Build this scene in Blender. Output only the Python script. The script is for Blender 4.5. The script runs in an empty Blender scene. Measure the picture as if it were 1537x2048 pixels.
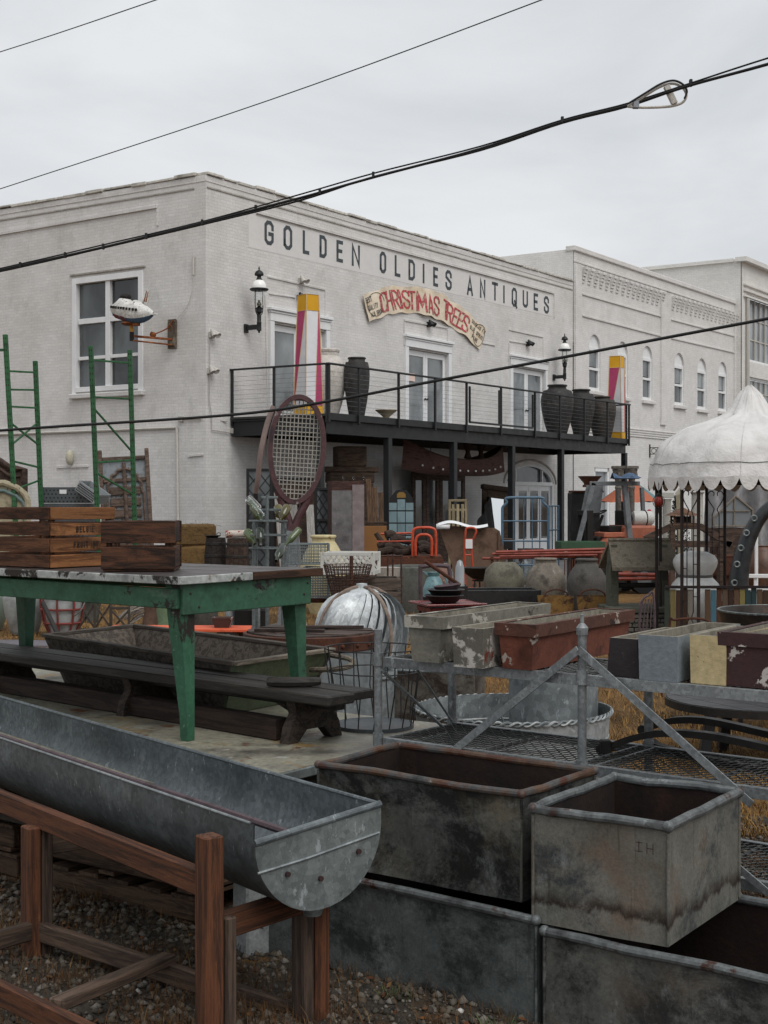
import bpy, math, random
import numpy as np
from mathutils import Vector, Matrix
R = math.radians
random.seed(7)
# ---------------------------------------------------------------- camera, sky, sun, exposure
H, F, CX, HY = 1.8, 2800.0, 768.5, 1000.0      # eye height and the lens, in photograph pixels
scene = bpy.context.scene
col = scene.collection
cam = bpy.data.cameras.new('camera')
cam.sensor_fit = 'VERTICAL'; cam.sensor_height = 36.0; cam.lens = 36.0*F/2048
cam.shift_y = -24/2048; cam.clip_start = 0.1; cam.clip_end = 2000
camo = bpy.data.objects.new('camera', cam); col.objects.link(camo)
camo.location = (0, 0, H); camo.rotation_euler = (R(90), 0, 0)
scene.camera = camo
SUN_EL, SUN_AZ = 52, 150        # azimuth measured clockwise from the view direction: behind the camera, to the right
world = bpy.data.worlds.new('World'); scene.world = world; world.use_nodes = True
wn = world.node_tree; wn.nodes.clear()
wo = wn.nodes.new('ShaderNodeOutputWorld'); wb = wn.nodes.new('ShaderNodeBackground')
sky = wn.nodes.new('ShaderNodeTexSky'); sky.sky_type = 'NISHITA'; sky.sun_disc = False
sky.sun_elevation = R(SUN_EL); sky.sun_rotation = R(SUN_AZ)
sks = wn.nodes.new('ShaderNodeVectorMath'); sks.operation = 'SCALE'; sks.inputs['Scale'].default_value = 0.10
tc = wn.nodes.new('ShaderNodeTexCoord'); mp = wn.nodes.new('ShaderNodeMapping'); mp.inputs['Scale'].default_value = (1.0, 1.0, 2.6)
cn = wn.nodes.new('ShaderNodeTexNoise'); cn.inputs['Scale'].default_value = 3.4; cn.inputs['Detail'].default_value = 7; cn.inputs['Roughness'].default_value = .52; cn.inputs['Distortion'].default_value = .35
cr = wn.nodes.new('ShaderNodeValToRGB'); e = cr.color_ramp.elements
e[0].position = .33; e[0].color = (.555, .578, .60, 1); e[1].position = .66; e[1].color = (.715, .73, .745, 1)
mx = wn.nodes.new('ShaderNodeMix'); mx.data_type = 'RGBA'; mx.inputs['Factor'].default_value = .95
wl = wn.links.new
wl(tc.outputs['Generated'], mp.inputs['Vector']); wl(mp.outputs['Vector'], cn.inputs['Vector']); wl(cn.outputs['Fac'], cr.inputs['Fac'])
wl(sky.outputs['Color'], sks.inputs[0]); wl(sks.outputs[0], mx.inputs['A']); wl(cr.outputs['Color'], mx.inputs['B'])
wl(mx.outputs['Result'], wb.inputs['Color']); wb.inputs['Strength'].default_value = 1.0; wl(wb.outputs[0], wo.inputs[0])
sun = bpy.data.lights.new('sun', 'SUN'); sun.energy = 1.5; sun.angle = R(40); sun.color = (1, .97, .93)
suno = bpy.data.objects.new('sun', sun); col.objects.link(suno)
sd = Vector((math.sin(R(SUN_AZ))*math.cos(R(SUN_EL)), math.cos(R(SUN_AZ))*math.cos(R(SUN_EL)), math.sin(R(SUN_EL))))
suno.rotation_euler = sd.to_track_quat('Z', 'Y').to_euler(); suno.location = (6, -6, 30)
scene.view_settings.view_transform = 'Standard'; scene.view_settings.look = 'None'
scene.cycles.use_denoising = True
scene.view_settings.exposure = 0.2; scene.view_settings.gamma = 1; scene.view_settings.use_curve_mapping = False
# ---------------------------------------------------------------- placing helpers
def P(px, py, Y): return Vector(((px-CX)/F*Y, Y, H-(py-HY)/F*Y))
def PX(px, Y): return (px-CX)/F*Y
def PZ(py, Y): return H-(py-HY)/F*Y
def D(px, py, z):                               # the point of the plane z seen at a pixel
    Y = (H-z)*F/(py-HY); return Vector(((px-CX)/F*Y, Y, z))
U = Vector((.5557, .8314, 0)); V = Vector((-.8314, .5557, 0))
COR = Vector((PX(412, 32), 32, 0)); BROT = math.atan2(U.y, U.x)
def RF(px, py=None, off=0):                     # along the right facade
    o = COR - V*off; k = (px-CX)/F; s = (k*o.y-o.x)/(U.x-U.y*k)
    if py is None: return s
    return s, H-(py-HY)/F*(o.y+U.y*s)
def LF(px, py=None, off=0):                     # along the left facade
    o = COR - U*off; k = (px-CX)/F; t = (k*o.y-o.x)/(V.x-V.y*k)
    if py is None: return t
    return t, H-(py-HY)/F*(o.y+V.y*t)
# ---------------------------------------------------------------- geometry: every g-function returns (verts, faces)
def boxg(c, s, rz=0, b=.006, M3=None):
    c = Vector(c); h = [abs(x)/2 for x in s]; b = min(b, .3*min(h)); vs = []; idx = {}
    rot = M3 if M3 is not None else Matrix.Rotation(rz, 3, 'Z')
    for sx in (-1, 1):
        for sy in (-1, 1):
            for sz in (-1, 1):
                for a in range(3):
                    v = [sx*h[0], sy*h[1], sz*h[2]]
                    for q in range(3):
                        if q != a: v[q] -= math.copysign(b, v[q])
                    idx[(sx, sy, sz, a)] = len(vs); vs.append(Vector(v))
    fs = []
    for a in range(3):
        o1, o2 = [q for q in range(3) if q != a]
        for sg in (-1, 1):
            f = []
            for (p, q) in ((-1, -1), (1, -1), (1, 1), (-1, 1)):
                k = [0]*3; k[a] = sg; k[o1] = p; k[o2] = q; f.append(idx[(*k, a)])
            fs.append(f)
        for p in (-1, 1):
            for q in (-1, 1):
                k = [0]*3; k[o1] = p; k[o2] = q; k[a] = -1; k2 = k[:]; k2[a] = 1
                fs.append([idx[(*k, o1)], idx[(*k2, o1)], idx[(*k2, o2)], idx[(*k, o2)]])
    for sx in (-1, 1):
        for sy in (-1, 1):
            for sz in (-1, 1): fs.append([idx[(sx, sy, sz, a)] for a in range(3)])
    out = []
    for f in fs:
        n = (vs[f[1]]-vs[f[0]]).cross(vs[f[2]]-vs[f[1]]); m = sum((vs[i] for i in f), Vector())
        out.append(f if n.dot(m) > 0 else f[::-1])
    return [rot@v+c for v in vs], out
def axes(p, q, up=None):
    d = (q-p).normalized(); up = Vector(up) if up else Vector((0, 0, 1))
    if abs(d.dot(up)) > .97: up = Vector((0, 1, 0)) if abs(d.y) < .9 else Vector((1, 0, 0))
    y = up.cross(d).normalized(); z = d.cross(y); return d, y, z
def beamg(p, q, w, h, b=.005, up=None):
    p, q = Vector(p), Vector(q); d, y, z = axes(p, q, up)
    m = Matrix((d, y, z)).transposed(); return boxg((p+q)/2, ((q-p).length, w, h), 0, b, m)
def tubeg(pts, r, n=8, closed=False, cap=True):
    pts = [Vector(p) for p in pts]; N = len(pts); rr = r if isinstance(r, (list, tuple)) else [r]*N
    vs, fs = [], []; prev = None
    for i, p in enumerate(pts):
        a = pts[(i-1) % N] if (closed or i > 0) else p; c = pts[(i+1) % N] if (closed or i < N-1) else p
        t = (c-a); t = t.normalized() if t.length > 1e-9 else Vector((0, 0, 1))
        if prev is None:
            up = Vector((0, 0, 1)) if abs(t.z) < .9 else Vector((1, 0, 0)); x = up.cross(t).normalized()
        else:
            x = prev - t*prev.dot(t); x = x.normalized() if x.length > 1e-6 else Vector((1, 0, 0))
        prev = x; y = t.cross(x)
        for k in range(n):
            an = 2*math.pi*k/n; vs.append(p+(x*math.cos(an)+y*math.sin(an))*rr[i])
    M_ = N if closed else N-1
    for i in range(M_):
        j = (i+1) % N
        for k in range(n): fs.append([i*n+k, i*n+(k+1) % n, j*n+(k+1) % n, j*n+k])
    if cap and not closed: fs.append(list(range(n))[::-1]); fs.append([(N-1)*n+k for k in range(n)])
    return vs, fs
def latheg(prof, n=32, c=(0, 0, 0), sx=1, sy=1, a0=0, a1=2*math.pi):
    c = Vector(c); vs, fs = [], []; full = abs(a1-a0-2*math.pi) < 1e-6; m = n if full else n+1
    for r, z in prof:
        for k in range(m):
            a = a0+(a1-a0)*k/n; vs.append(c+Vector((r*sx*math.cos(a), r*sy*math.sin(a), z)))
    for i in range(len(prof)-1):
        for k in range(n):
            j = (k+1) % m; fs.append([i*m+k, i*m+j, (i+1)*m+j, (i+1)*m+k])
    return vs, fs
def polyg(pts, th, y0=0.0):                       # outline in the x-z plane, extruded along y from y0 to y0+th
    n = len(pts); vs = [Vector((x, y0, z)) for x, z in pts]+[Vector((x, y0+th, z)) for x, z in pts]
    ar = sum(pts[i][0]*pts[(i+1) % n][1]-pts[(i+1) % n][0]*pts[i][1] for i in range(n))
    f1 = list(range(n)); f2 = [n+i for i in range(n)][::-1]
    sd_ = [[i, n+i, n+(i+1) % n, (i+1) % n] for i in range(n)]
    return vs, ([f1, f2]+sd_ if ar > 0 else [f1[::-1], f2[::-1]]+[q[::-1] for q in sd_])
def sphg(c, r, n=16, m=10):
    r = r if isinstance(r, (list, tuple)) else (r, r, r); c = Vector(c); vs = [c+Vector((0, 0, -r[2]))]; fs = []
    for i in range(1, m):
        ph = -math.pi/2+math.pi*i/m
        for k in range(n):
            a = 2*math.pi*k/n; vs.append(c+Vector((r[0]*math.cos(ph)*math.cos(a), r[1]*math.cos(ph)*math.sin(a), r[2]*math.sin(ph))))
    vs.append(c+Vector((0, 0, r[2])))
    for k in range(n): fs.append([0, 1+(k+1) % n, 1+k])
    for i in range(m-2):
        for k in range(n): fs.append([1+i*n+k, 1+i*n+(k+1) % n, 1+(i+1)*n+(k+1) % n, 1+(i+1)*n+k])
    b = 1+(m-2)*n
    for k in range(n): fs.append([b+k, b+(k+1) % n, len(vs)-1])
    return vs, fs
def gridg(fn, nu, nv, closeu=False):
    vs = [Vector(fn(i/nu, j/nv)) for j in range(nv+1) for i in range(nu+(0 if closeu else 1))]; w = nu+(0 if closeu else 1)
    return vs, [[j*w+i, j*w+(i+1) % w, (j+1)*w+(i+1) % w, (j+1)*w+i] for j in range(nv) for i in range(nu)]
def xf(g, M4): return [M4@v for v in g[0]], g[1]
def mv(g, d): d = Vector(d); return [v+d for v in g[0]], g[1]
def rot(g, ax, deg, o=(0, 0, 0)):
    o = Vector(o); m = Matrix.Rotation(R(deg), 3, ax); return [m@(v-o)+o for v in g[0]], g[1]
def arc(c, r, a0, a1, n, plane='xz', rz=None):
    rz = rz or r; out = []
    for i in range(n+1):
        a = R(a0+(a1-a0)*i/n); u, w = r*math.cos(a), rz*math.sin(a)
        out.append(Vector(c)+(Vector((u, 0, w)) if plane == 'xz' else Vector((u, w, 0)) if plane == 'xy' else Vector((0, u, w))))
    return out
# ---------------------------------------------------------------- objects
def link(name, me, par, loc=None, rz=0):
    o = bpy.data.objects.new(name, me); col.objects.link(o)
    if par is not None: o.parent = par
    if loc is not None: o.location = loc
    if rz: o.rotation_euler = (0, 0, rz)
    return o
def mesh(name, gs, mat, par=None, loc=None, rz=0, sharp=32, kind=None):
    if isinstance(gs, tuple): gs = [gs]
    vs, fs = [], []
    for v, f in gs:
        b = len(vs); vs += [tuple(x) for x in v]; fs += [[i+b for i in q] for q in f]
    me = bpy.data.meshes.new(name); me.from_pydata(vs, [], fs); me.validate()
    me.polygons.foreach_set('use_smooth', [True]*len(me.polygons))
    me.set_sharp_from_angle(angle=R(sharp)); me.materials.append(mat); me.update()
    o = link(name, me, par, loc, rz)
    if kind: o['kind'] = kind
    return o
def beam(name, p, q, w, h, mat, par=None, b=.005, up=None, tw=1, th=1):   # its own local x runs along the grain
    p, q = Vector(p), Vector(q); d, y, z = axes(p, q, up); L = (q-p).length
    vs, fs = boxg((0, 0, 0), (L, w, h), 0, b)
    if tw != 1 or th != 1: vs = [Vector((v.x, v.y*(1+(tw-1)*(v.x/L+.5)), v.z*(1+(th-1)*(v.x/L+.5)))) for v in vs]
    o = mesh(name, (vs, fs), mat, par); m = Matrix((d, y, z)).transposed().to_4x4(); m.translation = (p+q)/2
    o.matrix_basis = m; return o
def box(name, c, s, mat, par=None, rz=0, b=.006): return mesh(name, boxg((0, 0, 0), s, 0, b), mat, par, c, rz)
def tube(name, pts, r, mat, par=None, n=8, closed=False): return mesh(name, tubeg(pts, r, n, closed), mat, par, sharp=50)
def lathe(name, prof, mat, par=None, loc=None, n=36, sharp=40): return mesh(name, latheg(prof, n), mat, par, loc, sharp=sharp)
def tag(o, label, cat, group=None):
    o['label'] = label; o['category'] = cat
    if group: o['group'] = group
    return o
def thing(name, label, cat, loc=(0, 0, 0), rz=0, group=None):
    return tag(link(name, None, None, loc, rz), label, cat, group)
def lw(T, p):
    m = Matrix.Translation(T.location)@Matrix.Rotation(T.rotation_euler.z, 4, 'Z'); return m.inverted()@Vector(p)
def struct(o): o['kind'] = 'structure'; return o
def smooth(pts, n=4):                              # Catmull-Rom through points
    pts = [Vector(p) for p in pts]; out = []
    for i in range(len(pts)-1):
        p0, p1, p2, p3 = pts[max(i-1, 0)], pts[i], pts[i+1], pts[min(i+2, len(pts)-1)]
        for k in range(n):
            t = k/n; out.append(.5*((2*p1)+(p2-p0)*t+(2*p0-5*p1+4*p2-p3)*t*t+(3*p1-p0-3*p2+p3)*t**3))
    return out+[pts[-1]]
# ---------------------------------------------------------------- lettering: strokes in a unit box
_O = [(0, .15), (0, .85), (.3, 1), (.7, 1), (1, .85), (1, .15), (.7, 0), (.3, 0), (0, .15), (0, .3)]
GL = {'O': [_O], '0': [_O], 'G': [[(1, .72), (1, .86), (.72, 1), (.28, 1), (0, .86), (0, .14), (.28, 0), (.72, 0), (1, .14), (1, .45), (.55, .45)]],
 'L': [[(0, 1), (0, 0), (.9, 0)]], 'D': [[(0, .3), (0, 1), (.65, 1), (1, .85), (1, .15), (.65, 0), (0, 0), (0, .4)]], 'E': [[(.95, 1), (0, 1), (0, 0), (.95, 0)], [(0, .52), (.8, .52)]],
 'N': [[(0, 0), (0, 1), (1, 0), (1, 1)]], 'I': [[(.5, 0), (.5, 1)]], 'S': [[(1, .74), (1, .87), (.72, 1), (.28, 1), (0, .87), (0, .66), (1, .36), (1, .13), (.72, 0), (.28, 0), (0, .13), (0, .26)]],
 'A': [[(0, 0), (.5, 1), (1, 0)], [(.17, .28), (.83, .28)]], 'T': [[(0, 1), (1, 1)], [(.5, 1), (.5, 0)]], 'Q': [_O, [(.6, .25), (1.08, -.08)]],
 'U': [[(0, 1), (0, .14), (.28, 0), (.72, 0), (1, .14), (1, 1)]], 'C': [[(1, .72), (1, .86), (.72, 1), (.28, 1), (0, .86), (0, .14), (.28, 0), (.72, 0), (1, .14), (1, .28)]],
 'H': [[(0, 0), (0, 1)], [(1, 0), (1, 1)], [(0, .5), (1, .5)]], 'R': [[(0, 0), (0, 1), (.7, 1), (1, .87), (1, .6), (.7, .48), (0, .48)], [(.55, .48), (1, 0)]],
 'M': [[(0, 0), (0, 1), (.5, .25), (1, 1), (1, 0)]], 'B': [[(0, 0), (0, 1), (.7, 1), (.95, .87), (.95, .63), (.7, .52), (0, .52)], [(.7, .52), (1, .38), (1, .13), (.7, 0), (0, 0)]],
 'F': [[(0, 0), (0, 1), (.95, 1)], [(0, .52), (.8, .52)]], 'P': [[(0, 0), (0, 1), (.7, 1), (1, .87), (1, .6), (.7, .48), (0, .48)]], 'W': [[(0, 1), (.25, 0), (.5, .8), (.75, 0), (1, 1)]],
 'Y': [[(0, 1), (.5, .5), (1, 1)], [(.5, .5), (.5, 0)]], '1': [[(.2, .8), (.5, 1), (.5, 0)]], '9': [[(1, .55), (.7, .42), (.3, .42), (0, .58), (0, .86), (.3, 1), (.7, 1), (1, .86), (1, .3), (.6, 0), (.2, 0)]], '7': [[(0, 1), (1, 1), (.35, 0)]]}
def ribbon2(poly, w):                              # mitred strip, 2-D
    out = []; n = len(poly)
    for i, p in enumerate(poly):
        p = Vector(p); a = Vector(poly[i-1]) if i else None; c = Vector(poly[i+1]) if i < n-1 else None
        d1 = (p-a).normalized() if a is not None else None; d2 = (c-p).normalized() if c is not None else None
        if d1 is None: d1 = d2; p = p-d2*0
        if d2 is None: d2 = d1
        t = (d1+d2); t = t.normalized() if t.length > 1e-4 else d1; nn = Vector((-t.y, t.x)); k = 1/max(.45, nn.dot(Vector((-d1.y, d1.x))))
        out.append((p+nn*w/2*k, p-nn*w/2*k))
    return out
def glyphg(ch, fn, w, h, sw, sub=1):                # fn maps (x,z) in letter space [0,w]x[0,h] to 3-D
    vs, fs = [], []
    for pl in GL.get(ch, []):
        pts = [(sw/2+x*(w-sw), sw/2+z*(h-sw)) for x, z in pl]
        q = []
        for i in range(len(pts)-1):
            for k in range(sub): q.append((pts[i][0]+(pts[i+1][0]-pts[i][0])*k/sub, pts[i][1]+(pts[i+1][1]-pts[i][1])*k/sub))
        q.append(pts[-1])
        # butt ends reach the box
        for e0, e1 in ((0, 1), (-1, -2)):
            d = (Vector(q[e0])-Vector(q[e1])).normalized(); q[e0] = tuple(Vector(q[e0])+d*sw/2)
        b = len(vs)
        for a, c in ribbon2(q, sw): vs += [Vector(fn(*a)), Vector(fn(*c))]
        for i in range(len(q)-1): fs.append([b+2*i, b+2*i+1, b+2*i+3, b+2*i+2])
    return vs, fs
# ---------------------------------------------------------------- materials
def hx(s, k=1.0):
    out = []
    for i in (0, 2, 4):
        v = int(s[i:i+2], 16)/255; out.append((v/12.92 if v <= .04045 else ((v+.055)/1.055)**2.4)*k)
    return (*out, 1)
class NB:
    def __init__(s, name):
        s.m = bpy.data.materials.new(name); s.m.use_nodes = True; s.t = s.m.node_tree; s.b = s.t.nodes['Principled BSDF']; s.tc = s.n('TexCoord')
    def n(s, t, **k):
        o = s.t.nodes.new('ShaderNode'+t)
        for a, v in k.items():
            if hasattr(o, a): setattr(o, a, v)
            else: o.inputs[a.replace('_', ' ')].default_value = v
        return o
    def l(s, a, b): s.t.links.new(a, b)
    def vec(s, st=(1, 1, 1), loc=(0, 0, 0), rnd=True):
        m = s.n('Mapping'); m.inputs['Scale'].default_value = st; m.inputs['Location'].default_value = loc
        if rnd:
            oi = s.n('ObjectInfo'); sc = s.n('Math', operation='MULTIPLY'); s.l(oi.outputs['Random'], sc.inputs[0]); sc.inputs[1].default_value = 37
            ad = s.n('VectorMath', operation='ADD'); s.l(s.tc.outputs['Object'], ad.inputs[0]); s.l(sc.outputs[0], ad.inputs[1]); s.l(ad.outputs[0], m.inputs['Vector'])
        else: s.l(s.tc.outputs['Object'], m.inputs['Vector'])
        return m.outputs['Vector']
    def noise(s, v, sc, det=6, ro=.6, dist=0):
        o = s.n('TexNoise'); o.inputs['Scale'].default_value = sc; o.inputs['Detail'].default_value = det; o.inputs['Roughness'].default_value = ro; o.inputs['Distortion'].default_value = dist
        s.l(v, o.inputs['Vector']); return o.outputs['Fac']
    def ramp(s, f, st, mode='LINEAR'):
        r = s.n('ValToRGB'); r.color_ramp.interpolation = mode; el = r.color_ramp.elements
        while len(el) < len(st): el.new(.5)
        for q, (p, c) in zip(el, st): q.position = p; q.color = c if len(c) == 4 else (*c, 1)
        s.l(f, r.inputs['Fac']); return r.outputs['Color']
    def mix(s, f, a, b, mode='MIX'):
        o = s.n('Mix'); o.data_type = 'RGBA'; o.blend_type = mode
        for i, x in (('Factor', f), ('A', a), ('B', b)):
            k = [q for q in o.inputs if q.name == i and (q.type == 'RGBA' or i == 'Factor' and q.type == 'VALUE')][0]
            if isinstance(x, (int, float, tuple)): k.default_value = x
            else: s.l(x, k)
        return [q for q in o.outputs if q.type == 'RGBA'][0]
    def bumpn(s, f, st, d=.01):
        o = s.n('Bump'); o.inputs['Strength'].default_value = st; o.inputs['Distance'].default_value = d; s.l(f, o.inputs['Height']); s.l(o.outputs[0], s.b.inputs['Normal']); return o
g1 = lambda v: (v, v, v, 1)
def M(name, cols, sc=3, st=(1, 1, 1), rough=.75, rv=.15, metal=0, bump=.25, bs=60, fine=.3, spots=(), spec=.4, rnd=.12, det=6, dist=.0, bd=.006, coat=0):
    s = NB(name); v = s.vec(st); f = s.noise(v, sc, det, .62, dist)
    cols = [hx(c) if isinstance(c, str) else c for c in cols]; n = len(cols)
    c = s.ramp(f, [(.32+.36*i/max(1, n-1), q) for i, q in enumerate(cols)]) if n > 1 else s.mix(0.0, cols[0], cols[0])
    ff = s.noise(v, bs, 4, .7)
    c = s.mix(1.0, c, s.ramp(ff, [(.3, g1(1-fine)), (.7, g1(1+fine*.6))]), 'MULTIPLY')
    for sp in spots:
        pc, psc, th, so = sp[:4]; vv = s.vec(sp[4] if len(sp) > 4 else (1, 1, 1), (3.1*psc % 5, 1.7, 2.3)); pf = s.noise(vv, psc, 8, .68, .2)
        c = s.mix(s.ramp(pf, [(th, g1(0)), (th+so, g1(1))]), c, hx(pc) if isinstance(pc, str) else pc)
    if rnd:
        oi = s.n('ObjectInfo'); c = s.mix(1.0, c, s.ramp(oi.outputs['Random'], [(0, g1(1-rnd)), (1, g1(1+rnd))]), 'MULTIPLY')
    s.l(c, s.b.inputs['Base Color']); s.b.inputs['Metallic'].default_value = metal; s.b.inputs['Specular IOR Level'].default_value = spec
    s.l(s.ramp(f, [(.3, g1(max(.03, rough-rv))), (.7, g1(min(1, rough+rv)))]), s.b.inputs['Roughness'])
    if bump: s.bumpn(ff, bump, bd)
    if coat: s.b.inputs['Coat Weight'].default_value = coat; s.b.inputs['Coat Roughness'].default_value = .15
    return s.m
def wood(name, a, b, c, sc=3, rough=.75, grain=14, spots=(), spec=.3, rnd=.25, bump=.5):
    return M(name, [a, b, c, b], sc, (1, grain, grain), rough, .1, 0, bump, 26, .35, spots, spec, rnd, 8, .6, .004)
def glass(name, colr, rough=.03, tr=1.0, alpha=None):
    s = NB(name); b = s.b; b.inputs['Base Color'].default_value = colr; b.inputs['Roughness'].default_value = rough
    b.inputs['Transmission Weight'].default_value = tr; b.inputs['IOR'].default_value = 1.45
    return s.m
def brickmat(name, c1, c2, stain, bw=.21, rh=.075, strength=.55, patch=None):
    s = NB(name); sep = s.n('SeparateXYZ'); s.l(s.tc.outputs['Object'], sep.inputs[0]); ad = s.n('Math', operation='ADD'); s.l(sep.outputs['X'], ad.inputs[0]); s.l(sep.outputs['Y'], ad.inputs[1])
    cb = s.n('CombineXYZ'); s.l(ad.outputs[0], cb.inputs['X']); s.l(sep.outputs['Z'], cb.inputs['Y'])
    wv = s.n('VectorMath', operation='ADD'); nz = s.n('TexNoise'); nz.inputs['Scale'].default_value = 6; s.l(cb.outputs[0], nz.inputs['Vector'])
    sc = s.n('VectorMath', operation='SCALE'); sc.inputs['Scale'].default_value = .02; s.l(nz.outputs['Color'], sc.inputs[0]); s.l(cb.outputs[0], wv.inputs[0]); s.l(sc.outputs[0], wv.inputs[1])
    bt = s.n('TexBrick'); s.l(wv.outputs[0], bt.inputs['Vector']); bt.inputs['Scale'].default_value = 1; bt.inputs['Brick Width'].default_value = bw; bt.inputs['Row Height'].default_value = rh
    bt.inputs['Mortar Size'].default_value = .006; bt.inputs['Mortar Smooth'].default_value = .35; bt.inputs['Bias'].default_value = 0
    bt.inputs['Color1'].default_value = g1(.95); bt.inputs['Color2'].default_value = g1(1.04); bt.inputs['Mortar'].default_value = g1(.86)
    big = s.noise(s.tc.outputs['Object'], .9, 6, .6); c = s.ramp(big, [(.35, c1), (.65, c2)])
    c = s.mix(1.0, c, bt.outputs['Color'], 'MULTIPLY')
    fine = s.noise(s.tc.outputs['Object'], 26, 5, .7); c = s.mix(1.0, c, s.ramp(fine, [(.3, g1(.86)), (.7, g1(1.08))]), 'MULTIPLY')
    # weather streaks and dark pitted spots in the paint
    vs = s.vec((1.6, 1.6, .8), (1, 2, 3), False); st = s.noise(vs, 1.7, 8, .7); c = s.mix(s.ramp(st, [(.54, g1(0)), (.76, g1(.34))]), c, stain)
    pit = s.noise(s.vec((1, 1, 2.2), (4, 4, 4), False), 9, 6, .75); c = s.mix(s.ramp(pit, [(.66, g1(0)), (.76, g1(.6))]), c, stain)
    s.l(c, s.b.inputs['Base Color']); s.b.inputs['Roughness'].default_value = .72; s.b.inputs['Specular IOR Level'].default_value = .3
    mlt = s.n('Math', operation='ADD'); s.l(bt.outputs['Fac'], mlt.inputs[0]); inv = s.n('Math', operation='MULTIPLY'); s.l(fine, inv.inputs[0]); inv.inputs[1].default_value = -.7; s.l(inv.outputs[0], mlt.inputs[1])
    neg = s.n('Math', operation='MULTIPLY'); s.l(mlt.outputs[0], neg.inputs[0]); neg.inputs[1].default_value = -1
    s.bumpn(neg.outputs[0], strength, .012); return s.m
# ================================================================ materials of the place
m_wall = brickmat('painted_brick', hx('cccac7'), hx('dad8d6'), hx('8e8c89'), strength=.34)
m_wall2 = brickmat('painted_brick_pale', hx('d2d0cd'), hx('dddbd9'), hx('a3a19d'), strength=.34)
m_wall3 = brickmat('painted_brick_white', hx('d8d6d2'), hx('e2e0dc'), hx('b5b2ad'))
m_panel = M('sign_band_paint', ['cfcdcb', 'd9d7d5'], 2, bs=30, fine=.08, rough=.7, bump=.15, rnd=0)
m_seam = M('seam_paint', ['8d8982', 'b5b1a9'], 4, bump=.1, rnd=.05)
m_cope = M('coping_membrane', ['b3b0a8', 'cbc8c0', '8b8880'], 3, rough=.55, bump=.3, bs=12, spots=(('5d5a55', 6, .62, .06),))
m_white = M('white_trim_paint', ['d9dadb', 'e6e7e8'], 3, rough=.45, fine=.06, bump=.05, rnd=.03)
m_letter = M('charcoal_sign_paint', ['3c4347', '4d5458'], 6, rough=.8, fine=.2, bump=.1, rnd=.05)
m_black = M('black_steel', ['17181a', '232527'], 5, rough=.5, fine=.2, bump=.1, rnd=.08)
m_cable = M('black_cable', ['121314', '1d1e1f'], 5, rough=.6, bump=.05)
m_alu = M('aluminium_strand', ['7d8083', '93969a'], 9, rough=.4, metal=.7, bump=.1)
def panemat(name, a, b, sc, rough=.06):  # light and dark noise in the base colour stands in for reflections
    s = NB(name); f = s.noise(s.vec((1, 1, .6)), sc, 4, .5, .6); s.l(s.ramp(f, [(.35, a), (.65, b)]), s.b.inputs['Base Color'])
    s.b.inputs['Roughness'].default_value = rough; s.b.inputs['Specular IOR Level'].default_value = .6
    s.bumpn(s.noise(s.vec(), 1.6, 2), .08, .02); return s.m
m_pane = panemat('window_glass', hx('2b2e30'), hx('63686a'), .9)
m_paned = panemat('door_glass', hx('4a4e50'), hx('90959799'[:6]), .9)
m_pane3 = panemat('factory_glass', hx('6d7275'), hx('969b9e'), 1.2, .12)
m_conduit = M('painted_conduit', ['b3afa8', 'c2beb7'], 6, rough=.5, bump=.05)
m_asph = M('asphalt', ['55565a', '6a6b6d', '4b4c4e'], 1.2, rough=.8, bump=.4, bs=90, fine=.25, rnd=0)
# ================================================================ ground
def groundmat():
    s = NB('dry_yard_soil'); v = s.tc.outputs['Object']; f = s.noise(v, .55, 8, .65); f2 = s.noise(v, 9, 8, .7); f3 = s.noise(v, 55, 5, .7)
    c = s.ramp(f, [(.34, hx('4f3f2c')), (.5, hx('7d6141')), (.66, hx('96744a'))]); c = s.mix(1.0, c, s.ramp(f2, [(.3, g1(.55)), (.7, g1(1.25))]), 'MULTIPLY')
    c = s.mix(1.0, c, s.ramp(f3, [(.3, g1(.6)), (.7, g1(1.2))]), 'MULTIPLY'); s.l(c, s.b.inputs['Base Color']); s.b.inputs['Roughness'].default_value = .95; s.b.inputs['Specular IOR Level'].default_value = .15
    s.bumpn(f3, .9, .03); return s.m
def gz(x, y): return .018*math.sin(x*1.3+y*.7)+.014*math.sin(x*2.9-y*2.3)
def ground():
    xs = [-400, -120, -40]+[-20+i*.8 for i in range(51)]+[40, 120, 400]; ys = [-60, -10, 0, 2]+[3+i*.5 for i in range(48)]+[30, 40, 60, 100, 250, 600]
    vs = [Vector((x, y, gz(x, y) if abs(x) < 21 and y < 28 else 0)) for y in ys for x in xs]; w = len(xs)
    return vs, [[j*w+i, j*w+i+1, (j+1)*w+i+1, (j+1)*w+i] for j in range(len(ys)-1) for i in range(w-1)]
struct(mesh('ground', ground(), groundmat(), sharp=180))
def sheet(name, pts, z, mat, n=1):
    return struct(mesh(name, ([Vector((x, y, z)) for x, y in pts], [list(range(len(pts)))]), mat))
a, b, c_, d = COR+V*30-U*2.6-V*30, COR-V*12.5-U*2.2, COR-V*12.5+U*60, COR+U*60
sheet('pavement', [(p.x, p.y) for p in (COR-U*2.6+V*26, COR-U*2.6-V*9.5, COR-V*9.5+U*70, COR+U*70+V*26)], .045, m_asph)
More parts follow.
